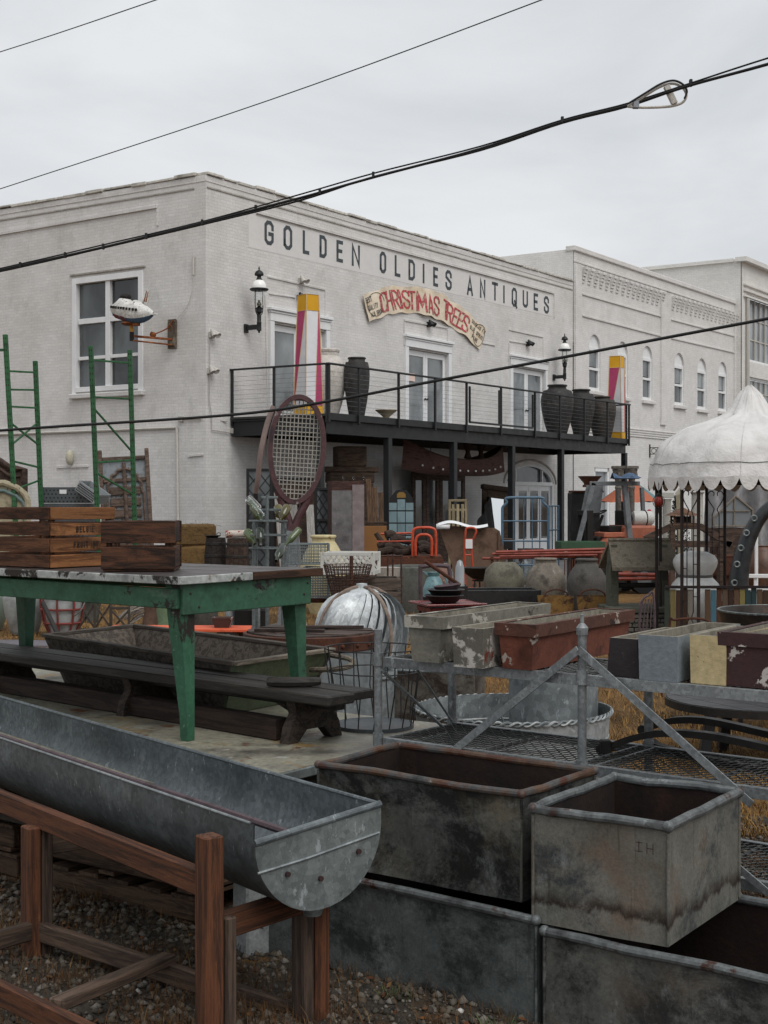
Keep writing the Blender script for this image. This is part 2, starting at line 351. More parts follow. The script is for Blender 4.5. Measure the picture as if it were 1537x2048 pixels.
# ================================================================ antique-shop building (local x along the right facade, local y along the left one)
def wallg(plane, w0, w1, z0, z1, holes, dep=.22, face=0.0):
    ws = sorted({w0, w1, *[h[i] for h in holes for i in (0, 1)]}); zs = sorted({z0, z1, *[h[i] for h in holes for i in (2, 3)]})
    pt = (lambda w, z, d=0: Vector((w, face+d, z))) if plane == 'x' else (lambda w, z, d=0: Vector((face+d, w, z)))
    vs, fs = [], []
    def quad(*p): b = len(vs); vs.extend(p); fs.append([b, b+1, b+2, b+3])
    for i in range(len(ws)-1):
        for j in range(len(zs)-1):
            cw, cz = (ws[i]+ws[i+1])/2, (zs[j]+zs[j+1])/2
            if any(h[0] < cw < h[1] and h[2] < cz < h[3] for h in holes): continue
            quad(pt(ws[i], zs[j]), pt(ws[i+1], zs[j]), pt(ws[i+1], zs[j+1]), pt(ws[i], zs[j+1]))
    for h in holes:
        A, B, C, E = h[:4]
        quad(pt(A, C), pt(A, E), pt(A, E, dep), pt(A, C, dep)); quad(pt(B, C), pt(B, C, dep), pt(B, E, dep), pt(B, E))
        quad(pt(A, E), pt(B, E), pt(B, E, dep), pt(A, E, dep)); quad(pt(A, C), pt(A, C, dep), pt(B, C, dep), pt(B, C))
        if len(h) > 4:                              # arched head: fill the two spandrels
            r = (B-A)/2; zc = E-h[4]; m = (A+B)/2; n = 10; k = h[4]/r
            for sg in (-1, 1):
                for q in range(n):
                    a0, a1 = math.pi/2*q/n, math.pi/2*(q+1)/n
                    p0, p1 = (m+sg*r*math.cos(a0), zc+r*k*math.sin(a0)), (m+sg*r*math.cos(a1), zc+r*k*math.sin(a1))
                    quad(pt(*p0), pt(p0[0], E), pt(p1[0], E), pt(*p1)); quad(pt(*p0), pt(*p1), pt(p1[0], p1[1], dep), pt(p0[0], p0[1], dep))
    return vs, fs
def building(name, label): return thing(name, label, 'building', COR, BROT)
B1 = building('shop_building', 'two-storey painted brick building with GOLDEN OLDIES ANTIQUES lettered along its long side')
ROOF = 9.23; S1 = RF(1146); T1 = 16.0
DECK = 1.8+1.93
def span(pa, pb): return RF(pa), RF(pb)
doors = []
for pa, pb, ptop in ((546, 650, 655), (815, 895, 703), (1024, 1089, 738)):
    s0, s1 = span(pa, pb); doors.append((s0, s1, DECK, RF((pa+pb)/2, ptop)[1]))
as0, as1 = RF(1012, off=-.0), RF(1108); atop = RF(1060, 929)[1]
arch = (as0, as1, .05, atop, .62)
mesh('wall', wallg('x', 0, S1, -.1, ROOF, doors+[arch]), m_wall, B1)
w0, w1 = LF(281), LF(152); wz1 = LF(215, 558)[1]; wz0 = LF(215, 779)[1]
mesh('wall', wallg('y', 0, T1, -.1, ROOF, [(w0, w1, wz0, wz1)]), m_wall, B1)
mesh('roof', boxg((S1/2, T1/2, ROOF-.5), (S1-.4, T1-.4, .2)), m_cope, B1)
# coping: projecting course, ledge line under it and lapped membrane pieces on top
for pl in ('x', 'y'):
    L = S1 if pl == 'x' else T1; n = 24
    ctr = (lambda w, y, z: (w, y, z)) if pl == 'x' else (lambda w, y, z: (y, w, z)); sz = (lambda a, b, c: (a, b, c)) if pl == 'x' else (lambda a, b, c: (b, a, c))
    o0 = -.015 if pl == 'x' else .29                # butt the two runs at the corner
    mesh('cornice_course', [boxg(ctr((L+o0)/2, .135, ROOF-.07), sz(L-o0, .30, .15), 0, .012)], m_wall, B1)
    mesh('ledge_line', [boxg(ctr((L+o0+.05)/2, -.012, ROOF-.27), sz(L-o0-.05, .02, .035), 0, .004)], m_seam, B1)
    w = o0
    while w < L:
        l = random.uniform(.45, 1.0); l = min(l, L-w)
        if l > .12: mesh('coping_piece', [boxg(ctr(w+l/2, .12+random.uniform(-.02, .02), ROOF+.03+random.uniform(0, .03)), sz(l*random.uniform(.9, 1.02), .34, random.uniform(.04, .09)), random.uniform(-.02, .02), .02)], m_cope, B1)
        w += l
# faint brick lines: panel heads and blocked openings
def seamx(pa, ya, pb, yb, w=.05, pr=.03):
    s0, z0 = RF(pa, ya); s1, z1 = RF(pb, yb); mesh('brick_ledge', beamg((s0, -pr/2, z0), (s1, -pr/2, z1), pr, w, .004), m_wall, B1)
def seamy(pa, ya, pb, yb, w=.06, pr=.035):
    s0, z0 = LF(pa, ya); s1, z1 = LF(pb, yb); mesh('brick_ledge', beamg((-pr/2, s0, z0), (-pr/2, s1, z1), pr, w, .004), m_wall, B1)
seamx(512, 424, 1108, 586, .07, .05); seamx(1108, 590, 1108, 636, .05, .03)
seamx(535, 553, 650, 579); seamx(650, 583, 650, 655); seamx(538, 587, 590, 595, .03); seamx(530, 590, 535, 840, .04)
seamx(808, 640, 895, 656); seamx(895, 660, 895, 696); seamx(808, 644, 808, 690)
seamx(1018, 659, 1086, 674); seamx(1086, 678, 1086, 735); seamx(1019, 682, 1056, 688, .03); seamx(1018, 686, 1018, 735, .03); seamx(964, 686, 990, 691, .03)
seamy(316, 413, -30, 473, .08, .05); seamy(316, 417, 316, 452, .06, .03); seamy(115, 934, 178, 932); seamy(378, 912, 408, 909, .05); seamy(0, 858, 120, 853, .03)
# painted band and the letters
p0, p1 = RF(497), RF(1106)
mesh('sign_band', ([Vector((s, -.004, z)) for s, z in (RF(497, 494), RF(1104, 633), RF(1104, 592), RF(497, 427))], [[0, 1, 2, 3]]), m_panel, B1)
for ch, pa, pb, yt, yb in (('G', 529, 547.5, 441.5, 490), ('O', 567, 584.5, 451.5, 499.5), ('L', 605.5, 619.5, 462, 508.5), ('D', 639, 653.5, 471, 516), ('E', 673, 686.5, 481, 524.5), ('N', 703.5, 720, 489.5, 533),
        ('O', 759.5, 772.5, 503.5, 546.5), ('L', 789.5, 801.5, 511.5, 553.5), ('D', 817, 830, 519.5, 561), ('I', 844, 850.5, 527.5, 566.5), ('E', 866.5, 876.5, 534.5, 573), ('S', 891, 903.5, 540.5, 580),
        ('A', 934, 946, 552, 591), ('N', 960, 971, 558.5, 596.5), ('T', 984, 996, 564.5, 601), ('I', 1005.5, 1010.5, 571, 606.5), ('Q', 1023.5, 1034, 575.5, 613.5), ('U', 1045.5, 1056, 581.5, 615), ('E', 1067.5, 1076.5, 587, 621), ('S', 1088, 1098, 592.5, 627)):
    (s0, za), (s1, zb) = RF(pa, yt), RF(pb, yb); w = s1-s0; zt = RF((pa+pb)/2, yt+.0)[1]; zb = RF((pa+pb)/2, yb)[1]; h = zt-zb
    mesh('letter', glyphg(ch, lambda x, z: (s0+x, -.009, zb+z), w, h, .092 if w > .1 else w), m_letter, B1)
# doors on the balcony
def frenchdoor(par, s0, s1, z0, z1, y=.1):
    W_, Hh = s1-s0, z1-z0; cw = .16
    o = mesh('door_frame', [boxg((s0-cw/2, -.03, (z0+z1)/2+.02), (cw, .07, Hh+.04), 0, .008), boxg((s1+cw/2, -.03, (z0+z1)/2+.02), (cw, .07, Hh+.04), 0, .008),
        boxg(((s0+s1)/2, -.035, z1+.17), (W_+2*cw, .08, .26), 0, .01), boxg(((s0+s1)/2, -.06, z1+.34), (W_+2*cw+.1, .16, .08), 0, .015), boxg(((s0+s1)/2, -.05, z1+.27), (W_+2*cw+.04, .1, .05), 0, .01)], m_white, par)
    for i in (0, 1):
        a = s0+i*W_/2; b_ = a+W_/2; st = .11
        d_ = mesh('door', [boxg((a+st/2+.004, y, z0+Hh/2), (st, .05, Hh-.02)), boxg((b_-st/2-.004, y, z0+Hh/2), (st, .05, Hh-.02)), boxg(((a+b_)/2, y, z1-.09), (W_/2-2*st-.008, .048, .16)), boxg(((a+b_)/2, y, z0+.14), (W_/2-2*st-.008, .048, .26))], m_white, par)
        mesh('pane', boxg(((a+b_)/2, y+.006, z0+Hh/2+.05), (W_/2-2*st, .012, Hh-.42), 0, .002), m_paned, d_)
        hx_ = b_-.06 if i == 0 else a+.06
        mesh('handle', [sphg((hx_, y-.06, z0+.95), .032, 10, 6), tubeg([(hx_, y-.02, z0+.95), (hx_, y-.06, z0+.95)], .012, 6)], m_black, d_)
for dd in doors: frenchdoor(B1, *dd)
# notice taped inside the middle door
n0, nz = RF(822, 742); mesh('door_notice', [boxg((n0+.16, .07, nz-.16), (.34, .006, .22), 0, .001)], M('notice_paper', ['d9b9ae', 'e2cfc7'], 20, bump=0), B1)
# arched ground-floor doorway
A0, A1, AZ = as0, as1, atop; am = (A0+A1)/2; ar = (A1-A0)/2; spring = AZ-.62
fr = [tubeg([(am+ar*math.cos(a)*.97, .05, spring+.6*math.sin(a)) for a in [math.pi*i/16 for i in range(17)]], .05, 6), boxg((A0+.05, .06, spring/2), (.1, .12, spring)), boxg((A1-.05, .06, spring/2), (.1, .12, spring)), boxg((am, .06, spring), (2*ar-.2, .11, .12))]
fr += [boxg((am+q*ar, .07, spring+.22), (.06, .08, .5)) for q in (-.55, .55)]
o = mesh('arched_frame', fr, m_white, B1)
mesh('pane', gridg(lambda u, v: (am+ar*.95*math.cos(math.pi*u), .12, spring+.58*math.sin(math.pi*u)*v), 18, 2), m_pane, o)
for q in range(4):
    a = A0+.1+q*(2*ar-.2)/4; wq = (2*ar-.2)/4
    d_ = mesh('door', [boxg((a+.06, .1, spring/2), (.11, .05, spring-.06)), boxg((a+wq-.06, .1, spring/2), (.11, .05, spring-.06)), boxg((a+wq/2, .1, spring-.15), (wq-.23, .048, .16)), boxg((a+wq/2, .1, .3), (wq-.23, .048, .5))], m_white, B1)
    mesh('pane', boxg((a+wq/2, .105, spring/2+.15), (wq-.22, .012, spring-.9), 0, .002), m_pane, d_)
mesh('brick_arch', [tubeg([(am+(ar+.14)*math.cos(a), -.012, spring+.76*math.sin(a)) for a in [math.pi*i/20 for i in range(21)]], .035, 6)], m_seam, B1)
# left-facade window
ww, wh = w1-w0, wz1-wz0
fr = [boxg((.03, w0-.05+.02, wz0+wh/2), (.14, .14, wh+.2)), boxg((.03, w1+.03, wz0+wh/2), (.14, .14, wh+.2)), boxg((.03, (w0+w1)/2, wz1+.03), (.14, ww-.08, .14)), boxg((.03, (w0+w1)/2, wz0+.03), (.16, ww-.08, .12))]
wo_ = mesh('window', fr, m_white, B1)
mesh('mullion', [boxg((.05, (w0+w1)/2, wz0+wh/2), (.1, .15, wh))], m_white, wo_)
zr = [LF(215, y)[1] for y in (779, 713, 638, 558)]
for i in (1, 2):
    for sgn in (0, 1): mesh('glazing_bar', [boxg((.055, w0+ww*(.25+.5*sgn), zr[i]), (.09, ww/2-.16, .13 if i == 2 else .08))], m_white, wo_)
for i in range(3):
    for sgn in (0, 1): mesh('pane', [boxg((.10, w0+ww*(.25+.5*sgn), (zr[i]+zr[i+1])/2), (.012, ww/2-.12, zr[i+1]-zr[i]-.08), 0, .002)], m_pane, wo_)
mesh('window_sill', boxg((-.03, (w0+w1)/2, wz0-.13), (.16, ww+.3, .12), 0, .02), m_wall, B1)
mesh('window_lintel', boxg((-.02, (w0+w1)/2, wz1+.19), (.06, ww+.34, .05), 0, .01), m_seam, B1)
# conduits and wires fixed to the walls
def lf3(px, py, off=.04): t, z = LF(px, py, off); return Vector((-off, t, z))
def rf3(px, py, off=.04): s, z = RF(px, py, off); return Vector((s, -off, z))
mesh('conduit', [tubeg([lf3(354, 855), lf3(200, 861), lf3(-10, 869)], .035, 6), tubeg([lf3(354, 855), lf3(357, 1100)], .03, 6)], m_conduit, B1)
mesh('conduit', [tubeg([lf3(360, 840), lf3(403, 838)], .02, 6), boxg(lf3(362, 838), (.08, .12, .12)), tubeg([rf3(420, 678), rf3(420, 740), rf3(419, 800), rf3(424, 836), rf3(424, 860), rf3(465, 866)], .012, 5), tubeg([lf3(400, 836), rf3(455, 843)], .015, 5), boxg(rf3(466, 862), (.12, .08, .12))], m_conduit, B1)
mesh('wall_wire', [tubeg(smooth([lf3(387, 548), lf3(386, 570), lf3(380, 600), lf3(370, 620), lf3(353, 640, .1)]), .008, 4), tubeg([lf3(387, 512), lf3(387, 550)], .03, 6)], m_conduit, B1)
m_sack = M('cream_rag', ['b8b29c', 'd4d0c0'], 5, bump=.3)
tag(mesh('wall_vent', [xf(sphg((0, 0, 0), (.10, .16, .19), 12, 8), Matrix.Translation(COR+Matrix.Rotation(BROT, 3, 'Z')@lf3(140, 915, .08)))], m_sack), 'small cream vent hood on the left wall above the grey plastic crates', 'vent')
# ================================================================ next building (corbelled) and the white one beyond
S2 = RF(1472); s2a = S1+.02; TOP2 = H+(HY-497)/F*(COR.y+U.y*S1)
B2 = building('corbelled_building', 'long pale brick building with arched windows and rows of corbels under its roof')
w2 = []
for pa, pb, yt, yb in ((1177, 1200, 669, 781), (1234, 1255, 683, 793), (1284.5, 1304, 692, 800), (1348, 1367.5, 706, 810), (1394, 1412, 717, 818), (1436, 1453, 724, 822)):
    a0, z1 = RF(pa, yt); a1, z0 = RF(pb, yb); z1 = RF((pa+pb)/2, yt)[1]; z0 = RF((pa+pb)/2, yb)[1]; w2.append((a0, a1, z0, z1, (a1-a0)*.5))
smw = RF(1188, 935); smb = RF(1218, 1000)
mesh('wall', wallg('x', s2a, S2, -.1, TOP2, w2+[(smw[0], smb[0], .3, smw[1])], .2, -.03), m_wall2, B2)
mesh('side_wall', [boxg((s2a+.12, 5, TOP2-1.6), (.24, 10, 3.2), 0, .01)], m_wall2, B2); mesh('roof', boxg(((s2a+S2)/2, 7, TOP2-.9), (S2-s2a-.6, 13.5, .2)), m_cope, B2)
mesh('cornice_course', boxg(((s2a+S2)/2, .08, TOP2+.02), (S2-s2a+.1, .36, .18), 0, .02), m_wall2, B2); mesh('ledge_line', boxg(((s2a+S2)/2, -.05, TOP2-.42), (S2-s2a, .035, .05)), m_wall2, B2)
pil = [(RF(1147), RF(1159)), (RF(1319), RF(1329)), (RF(1466), RF(1472))]
z_p = RF(1320, 850)[1]
for a, b_ in pil: mesh('pilaster', boxg(((a+b_)/2, -.06, (z_p+TOP2)/2-.25), (b_-a, .10, TOP2-z_p-.5), 0, .01), m_wall2, B2)
for i, (a, b_, y1, y2) in enumerate(((1159, 1322, 533, 600), (1337, 1472, 590, 641))):
    n = 16
    for k in range(n):
        f = (k+.5)/n; px = [1164, 1176, 1188, 1199.5, 1211, 1221.5, 1232, 1243.5, 1254, 1264.5, 1274, 1284, 1293.5, 1303, 1312, 1321][k] if i == 0 else [1344, 1353, 1361.5, 1370.5, 1380, 1389, 1397, 1405.5, 1413.5, 1421.5, 1429.5, 1437.5, 1445, 1453, 1461, 1468.5][k]
        yt = 532+(px-1164)*.322 if i == 0 else 590+(px-1344)*.298
        s, zt = RF(px, yt); zl = .62
        mesh('corbel', [boxg((s, -.03-.02*q, zt-.1-q*.0-.11*(4-q)+.0), (.19-.0*q, .07+.04*q, .105), 0, .008) for q in range(5)], m_wall2, B2)
for ya, yb in (((574, 613), (617, 653))[0:1]): pass
for pa, ya, pb, yb in ((1163, 588, 1320, 633), (1163, 631, 1320, 672), (1341, 639, 1467, 672), (1341, 676, 1467, 705)):
    s0, za = RF(pa, ya); s1, zb = RF(pb, yb); mesh('brick_ledge', beamg((s0, -.05, za), (s1, -.05, zb), .05, .06), m_wall2, B2)
for yy in (846, 851, 856, 861): s0, za = RF(1150, yy); s1, _ = RF(1465, yy+10); mesh('brick_ledge', boxg(((s0+s1)/2, -.045, za), (s1-s0, .05, .05)), m_wall2, B2)
for a0, a1, z0, z1, rr in w2:
    wd = a1-a0; m_ = (a0+a1)/2; zs = z1-rr
    o = mesh('window', [boxg((a0+.05, .06, (z0+zs)/2), (.1, .1, zs-z0)), boxg((a1-.05, .06, (z0+zs)/2), (.1, .1, zs-z0)), boxg((m_, .055, z0+.05), (wd-.2, .1, .1)), boxg((m_, .055, zs-.05), (wd-.2, .1, .12)), boxg((m_, .045, (z0+zs)/2), (wd-.2, .09, .09)),
        gridg(lambda u, v: (m_+wd/2*math.cos(math.pi*u), .05, zs-.0+rr*math.sin(math.pi*u)*v), 14, 2)], m_white, B2)
    mesh('pane', boxg((m_, .09, (z0+(z0+zs)/2)/2+.03), (wd-.2, .012, (zs-z0)/2-.15), 0, .002), m_pane, o); mesh('pane', boxg((m_, .10, (zs+(z0+zs)/2)/2), (wd-.2, .012, (zs-z0)/2-.2), 0, .002), m_paned, o)
    mesh('window_sill', boxg((m_, -.07, z0-.09), (wd+.2, .14, .13), 0, .015), m_wall2, B2)
a0, a1, z1 = smw[0], smb[0], smw[1]
o = mesh('window', [boxg((a0+.06, .04, z1/2+.1), (.12, .1, z1-.5)), boxg((a1-.06, .04, z1/2+.1), (.12, .1, z1-.5)), boxg(((a0+a1)/2, .04, z1-.07), (a1-a0-.24, .1, .14))], m_white, B2); mesh('pane', boxg(((a0+a1)/2, .08, z1/2+.1), (a1-a0-.2, .012, z1-.5), 0, .002), m_pane3, o)
B3 = building('white_building', 'tall white building with big gridded factory windows at the far right')
S3 = RF(1484, off=.35); TOP3 = H+(HY-522)/F*(COR.y+U.y*S3)
g3, zz = [], []
for yt, yb in ((588, 722), (752, 838)): zz.append((RF(1495, yb, .35)[1], RF(1495, yt, .35)[1]))
hs = [(RF(1494, off=.35), RF(1494, off=.35)+6.5, a, b_) for a, b_ in zz]
mesh('wall', wallg('x', S3, S3+22, -.1, TOP3, hs, .3, -.35), m_wall3, B3); mesh('side_wall', boxg((S3+.15, 8, TOP3/2), (.28, 16.6, TOP3-.02)), m_wall3, B3)
mesh('cornice_course', [boxg((S3+11, -.36, TOP3+.04), (22.3, .5, .2)), boxg((S3+11, -.39, TOP3-1.0), (21.6, .12, .1)), boxg((S3+11, -.39, TOP3-1.25), (21.6, .12, .1)), boxg((S3+11, -.39, TOP3-1.5), (21.6, .12, .1))], m_wall3, B3)
mesh('side_coping', boxg((S3+.15, 8, TOP3+.03), (.5, 16, .16)), m_wall3, B3); mesh('downpipe', tubeg([(S3+.5, -.45, .1), (S3+.5, -.45, TOP3-1.6)], .08, 8), m_conduit, B3)
for a0, a1, z0, z1 in hs:
    o = mesh('window', [boxg((a0+.06, -.2, (z0+z1)/2), (.12, .12, z1-z0)), boxg((a1-.06, -.2, (z0+z1)/2), (.12, .12, z1-z0)), boxg(((a0+a1)/2, -.2, z0+.06), (a1-a0-.24, .12, .12)), boxg(((a0+a1)/2, -.2, z1-.05), (a1-a0-.24, .12, .1))], m_white, B3)
    nb = 9; nr = 3; cw = (a1-a0-.24)/nb; ch = (z1-z0-.22)/nr
    for k in range(1, nb): mesh('glazing_bar', boxg((a0+.12+k*cw, -.17, (z0+z1)/2), (.06, .06, z1-z0-.24)), m_conduit, o)
    for k in range(1, nr): mesh('glazing_bar', boxg(((a0+a1)/2, -.155, z0+.12+k*ch), (a1-a0-.24, .04, .06)), m_conduit, o)
    for i in range(nb):
        for k in range(nr): mesh('pane', boxg((a0+.12+(i+.5)*cw, -.13, z0+.12+(k+.5)*ch), (cw-.03, .012, ch-.03), 0, .002), m_pane3, o)
# ================================================================ steel balcony
OFF = 2.8; bs0, bs1 = RF(460), RF(1257, off=OFF); RAIL = H+3.02
m_deckwood = M('balcony_deck', ['2a2a29', '3a3a38'], 3, bump=.2)
BA = thing('steel_balcony', 'black steel balcony on posts with cable railings along the shop front', 'balcony', COR, BROT)
mesh('deck', boxg(((bs0+bs1)/2, -OFF/2, DECK-.03), (bs1-bs0, OFF-.02, .06)), m_deckwood, BA)
def ibeam(x0, x1, y, z, h=.36, w=.16, ax='x'):
    L = x1-x0; m = (x0+x1)/2; q = (lambda l, a, b: (l, a, b)) if ax == 'x' else (lambda l, a, b: (a, l, b)); c = (lambda l, z_: (l, y, z_)) if ax == 'x' else (lambda l, z_: (y, l, z_))
    return [boxg(c(m, z), q(L, .02, h), 0, .002), boxg(c(m, z+h/2-.012), q(L, w, .024), 0, .003), boxg(c(m, z-h/2+.012), q(L, w, .024), 0, .003)]
for y in (-OFF+.1, -.12): mesh('beam', ibeam(bs0+.1, bs1, y, DECK-.27), m_black, BA)
mesh('fascia', boxg(((bs0+bs1)/2, -OFF+.0, DECK-.06), (bs1-bs0+.02, .03, .16)), m_black, BA)
for x in (bs0+.05, bs1-.05): mesh('beam', ibeam(-OFF+.12, -.05, x, DECK-.26, ax='y'), m_black, BA)
n = 9
for i in range(1, n): x = bs0+(bs1-bs0)*i/n; mesh('joist', boxg((x, -OFF/2, DECK-.2), (.06, OFF-.4, .22)), m_black, BA)
for px in (640, 776, 907, 1023.5, 1122, 1249):
    x = RF(px, off=OFF-.1); mesh('post', [boxg((x, -OFF+.1, (DECK-.46)/2+.02), (.16, .16, DECK-.46), 0, .01), boxg((x, -OFF+.1, .06), (.3, .3, .03))], m_black, BA)
fp = [bs0+.03]+[RF(px, off=OFF) for px in (715.5, 795, 868, 931, 1000, 1068, 1118, 1167, 1213)]+[bs1-.03]
for x in fp: mesh('rail_post', boxg((x, -OFF+.0-.04, (DECK-.2+RAIL)/2), (.055, .055, RAIL-DECK+.2), 0, .006), m_black, BA)
for x in (fp[4]+.16, fp[6]-.14): mesh('gate_stile', boxg((x, -OFF-.04, DECK+.56), (.05, .05, .92)), m_black, BA)
mesh('gate_rail', boxg(((fp[4]+fp[6])/2, -OFF-.04, DECK+.09), (fp[6]-fp[4]-.3, .05, .05)), m_black, BA); mesh('gate_stile', boxg((fp[5]-.1, -OFF-.04, DECK+.56), (.05, .05, .92)), m_black, BA)
for y in (-.05, -OFF*.46, -OFF+.02): mesh('rail_post', boxg((bs0+.03, y, (DECK-.2+RAIL)/2), (.055, .055, RAIL-DECK+.2), 0, .006), m_black, BA)
for y in (-.05, -OFF+.05): mesh('rail_post', boxg((bs1-.03, y, (DECK-.2+RAIL)/2), (.055, .055, RAIL-DECK+.2), 0, .006), m_black, BA)
mesh('top_rail', [boxg(((bs0+bs1)/2, -OFF-.04, RAIL+.02), (bs1-bs0+.06, .09, .04), 0, .006)], m_black, BA)
for x in (bs0+.03, bs1-.03): mesh('top_rail', boxg((x, -OFF/2+.02, RAIL+.02), (.09, OFF-.04, .04), 0, .006), m_black, BA)
for k in range(9):
    z = DECK+.1+k*.105; mesh('cable', tubeg([(bs0, -OFF-.04, z), (bs1, -OFF-.04, z)], .003, 4), m_alu, BA)
    mesh('cable', tubeg([(bs0+.03, -OFF, z), (bs0+.03, -.05, z)], .003, 4), m_alu, BA)
def onB(px, py, off): s, z = RF(px, py, off); return COR+U*s-V*off+Vector((0, 0, z))
# wall lamps
m_lglass = glass('lamp_glass', (.93, .95, .95, 1), .02); m_milk = M('milk_glass', ['e9e9e6', 'f2f2f0'], 3, rough=.2, bump=0, fine=.03, rnd=0)
def lamp(px, py, label, k=1):
    s, z = RF(px, py); T = thing('wall_lamp', label, 'lamp', COR+U*s+Vector((0, 0, z)), BROT, 'gas-style lamps on the shop front')
    y = -.42*k; zz = lambda v: v*k
    mesh('wall_plate', boxg((0, -.03, 0), (.13*k, .05, .2*k)), m_black, T)
    mesh('arm', [boxg((0, y/2-.02, 0), (.07*k, abs(y), .09*k), 0, .01), boxg((0, y/2, .06*k), (.03, abs(y), .02))], m_black, T)
    mesh('stem', latheg([(0, -.14), (.02, -.13), (.025, -.09), (.06, -.07), (.055, -.03), (.055, .1), (.06, .11), (.05, .13), (.05, .28), (.035, .3), (.05, .33), (.075, .36), (.07, .4), (.085, .45), (.07, .455), (.03, .5), (0, .5)], 16, (0, y, 0), k, k) if k == 1 else xf(latheg([(0, -.14), (.02, -.13), (.025, -.09), (.06, -.07), (.055, .1), (.05, .13), (.05, .28), (.035, .3), (.075, .36), (.085, .45), (.03, .5), (0, .5)], 16), Matrix.Translation((0, y, 0))@Matrix.Scale(k, 4)), m_black, T)
    X4 = Matrix.Translation((0, y, 0))@Matrix.Scale(k, 4)
    for sg in (-1, 1): mesh('cage_bar', xf(tubeg(smooth([(sg*.03, 0, .27), (sg*.1, 0, .32), (sg*.14, 0, .42), (sg*.145, 0, .6), (sg*.145, 0, .86)]), .011, 6), X4), m_black, T)
    mesh('burner', xf(latheg([(.04, .5), (.055, .53), (.05, .57), (.02, .6), (.03, .63), (0, .64)], 12), X4), M('burner_metal', ['8a8679'], bump=0) if 'burner_metal' not in bpy.data.materials else bpy.data.materials['burner_metal'], T)
    mesh('glass_chimney', xf(latheg([(.07, .46), (.1, .52), (.125, .62), (.125, .86), (.118, .86), (.118, .62), (.094, .525), (.064, .46)], 20), X4), m_lglass, T)
    mesh('skirt', xf(latheg([(.13, .85), (.2, .86), (.225, .89), (.215, .91), (.16, .92), (.13, .9)], 24), X4), m_black, T)
    mesh('globe', xf(latheg([(.172, .905), (.175, .95), (.165, 1.0), (.14, 1.06), (.1, 1.1), (.05, 1.12), (0, 1.125)], 24), X4), m_milk, T)
    mesh('cap', xf(latheg([(.085, 1.1), (.07, 1.13), (.05, 1.17), (.05, 1.21), (.1, 1.215), (.11, 1.24), (.1, 1.28), (.07, 1.32), (.025, 1.345), (.012, 1.36), (.022, 1.385), (.008, 1.43), (0, 1.44)], 18), X4), m_black, T)
lamp(491, 657, 'black wall lamp with white glass dome beside the leftmost balcony door')
lamp(1107, 755, 'black wall lamp with white glass dome above the three dark jars')
# small floodlights
def flood(px, py, label, mt=None):
    T = thing('floodlight', label, 'light', onB(px, py, .0), BROT, 'small floodlights on the shop front'); mt = mt or m_conduit
    mesh('junction_box', boxg((0, -.04, 0), (.14, .08, .14)), mt, T); 
    for sg in (-1, 1): mesh('lamp_head', rot(latheg([(.03, .1), (.045, .02), (.075, -.08), (.07, -.085), (0, -.05)], 12, (0, 0, 0)), 'X', -50) if sg > 0 else rot(latheg([(.03, .1), (.045, .02), (.07, -.08), (0, -.05)], 12), 'X', -30), mt, T, (sg*.06, -.14, .03))
    mesh('knuckle', tubeg([(-.06, -.12, .05), (0, -.05, .02), (.06, -.12, .05)], .015, 6), mt, T)
flood(600, 562, 'pale floodlight pair above the left obelisk'); flood(597, 596, 'dark floodlight half hidden by the yellow top of the left obelisk', m_black); flood(856, 649, 'dark floodlight just under the Christmas trees banner', m_black); flood(1054, 688, 'dark floodlight above the rightmost balcony door', m_black)
flood(421, 670, 'pale security light high on the corner of the shop'); flood(418, 742, 'pale security light lower on the corner of the shop')
# banner
m_canvas = M('banner_canvas', ['d7c6ad', 'e2d6c2', 'cbb596'], 2.2, rough=.9, bump=.25, bs=30, fine=.1, rnd=0)
m_red = M('red_brush_paint', ['a8343c', 'b9545a', '9a2c35'], 14, rough=.8, fine=.2, bump=.1, spots=(('cfb09e', 9, .55, .06),)); m_ink = M('black_brush_paint', ['262421', '3a3733'], 10, bump=0)
tp = [(720.5, 591.3), (761, 576.7), (780, 572), (826, 574), (854, 578.5), (883, 590), (917, 612), (941, 631), (968, 660)]; bp = [(734.6, 644), (768, 631), (794, 626.4), (829.5, 626.8), (857.6, 633), (880.5, 642.6), (905, 656.7), (929.7, 674), (956, 700.6)]
tp3 = smooth([(*RF(*p), 0) for p in tp], 6); bp3 = smooth([(*RF(*p), 0) for p in bp], 6); NBn = len(tp3)-1
mids = [(RF((tp[i][0]+bp[i][0])/2), i/8) for i in range(9)]
def ban(u, v, off=0):
    f = min(max(u, 0), 1)*NBn; i = min(int(f), NBn-1); t = f-i; a = tp3[i].lerp(tp3[i+1], t); b_ = bp3[i].lerp(bp3[i+1], t); p = b_.lerp(a, v)
    w = .06+.035*math.sin(u*31+v*2)*(abs(v-.5)*1.6)+.02*math.sin(u*13+1)+.03*max(0, v-.85)*math.sin(u*60)*4
    ed = .018*math.sin(u*53)*(1 if v in (0, 1) else 0)
    return Vector((p.x, -w-off, p.y+ed))
def uof(px):
    s = RF(px)
    for (s0, u0), (s1, u1) in zip(mids, mids[1:]):
        if s <= s1 or u1 == 1: return u0+(s-s0)/(s1-s0)*(u1-u0)
BN = thing('cloth_banner', 'curved cream cloth banner reading CHRISTMAS TREES in red hand lettering', 'banner', COR, BROT)
cl = gridg(lambda u, v: ban(u, v), 96, 10); cb = gridg(lambda u, v: ban(u, v, -.012), 96, 10)
mesh('cloth', [cl, cb], m_canvas, BN, sharp=180)
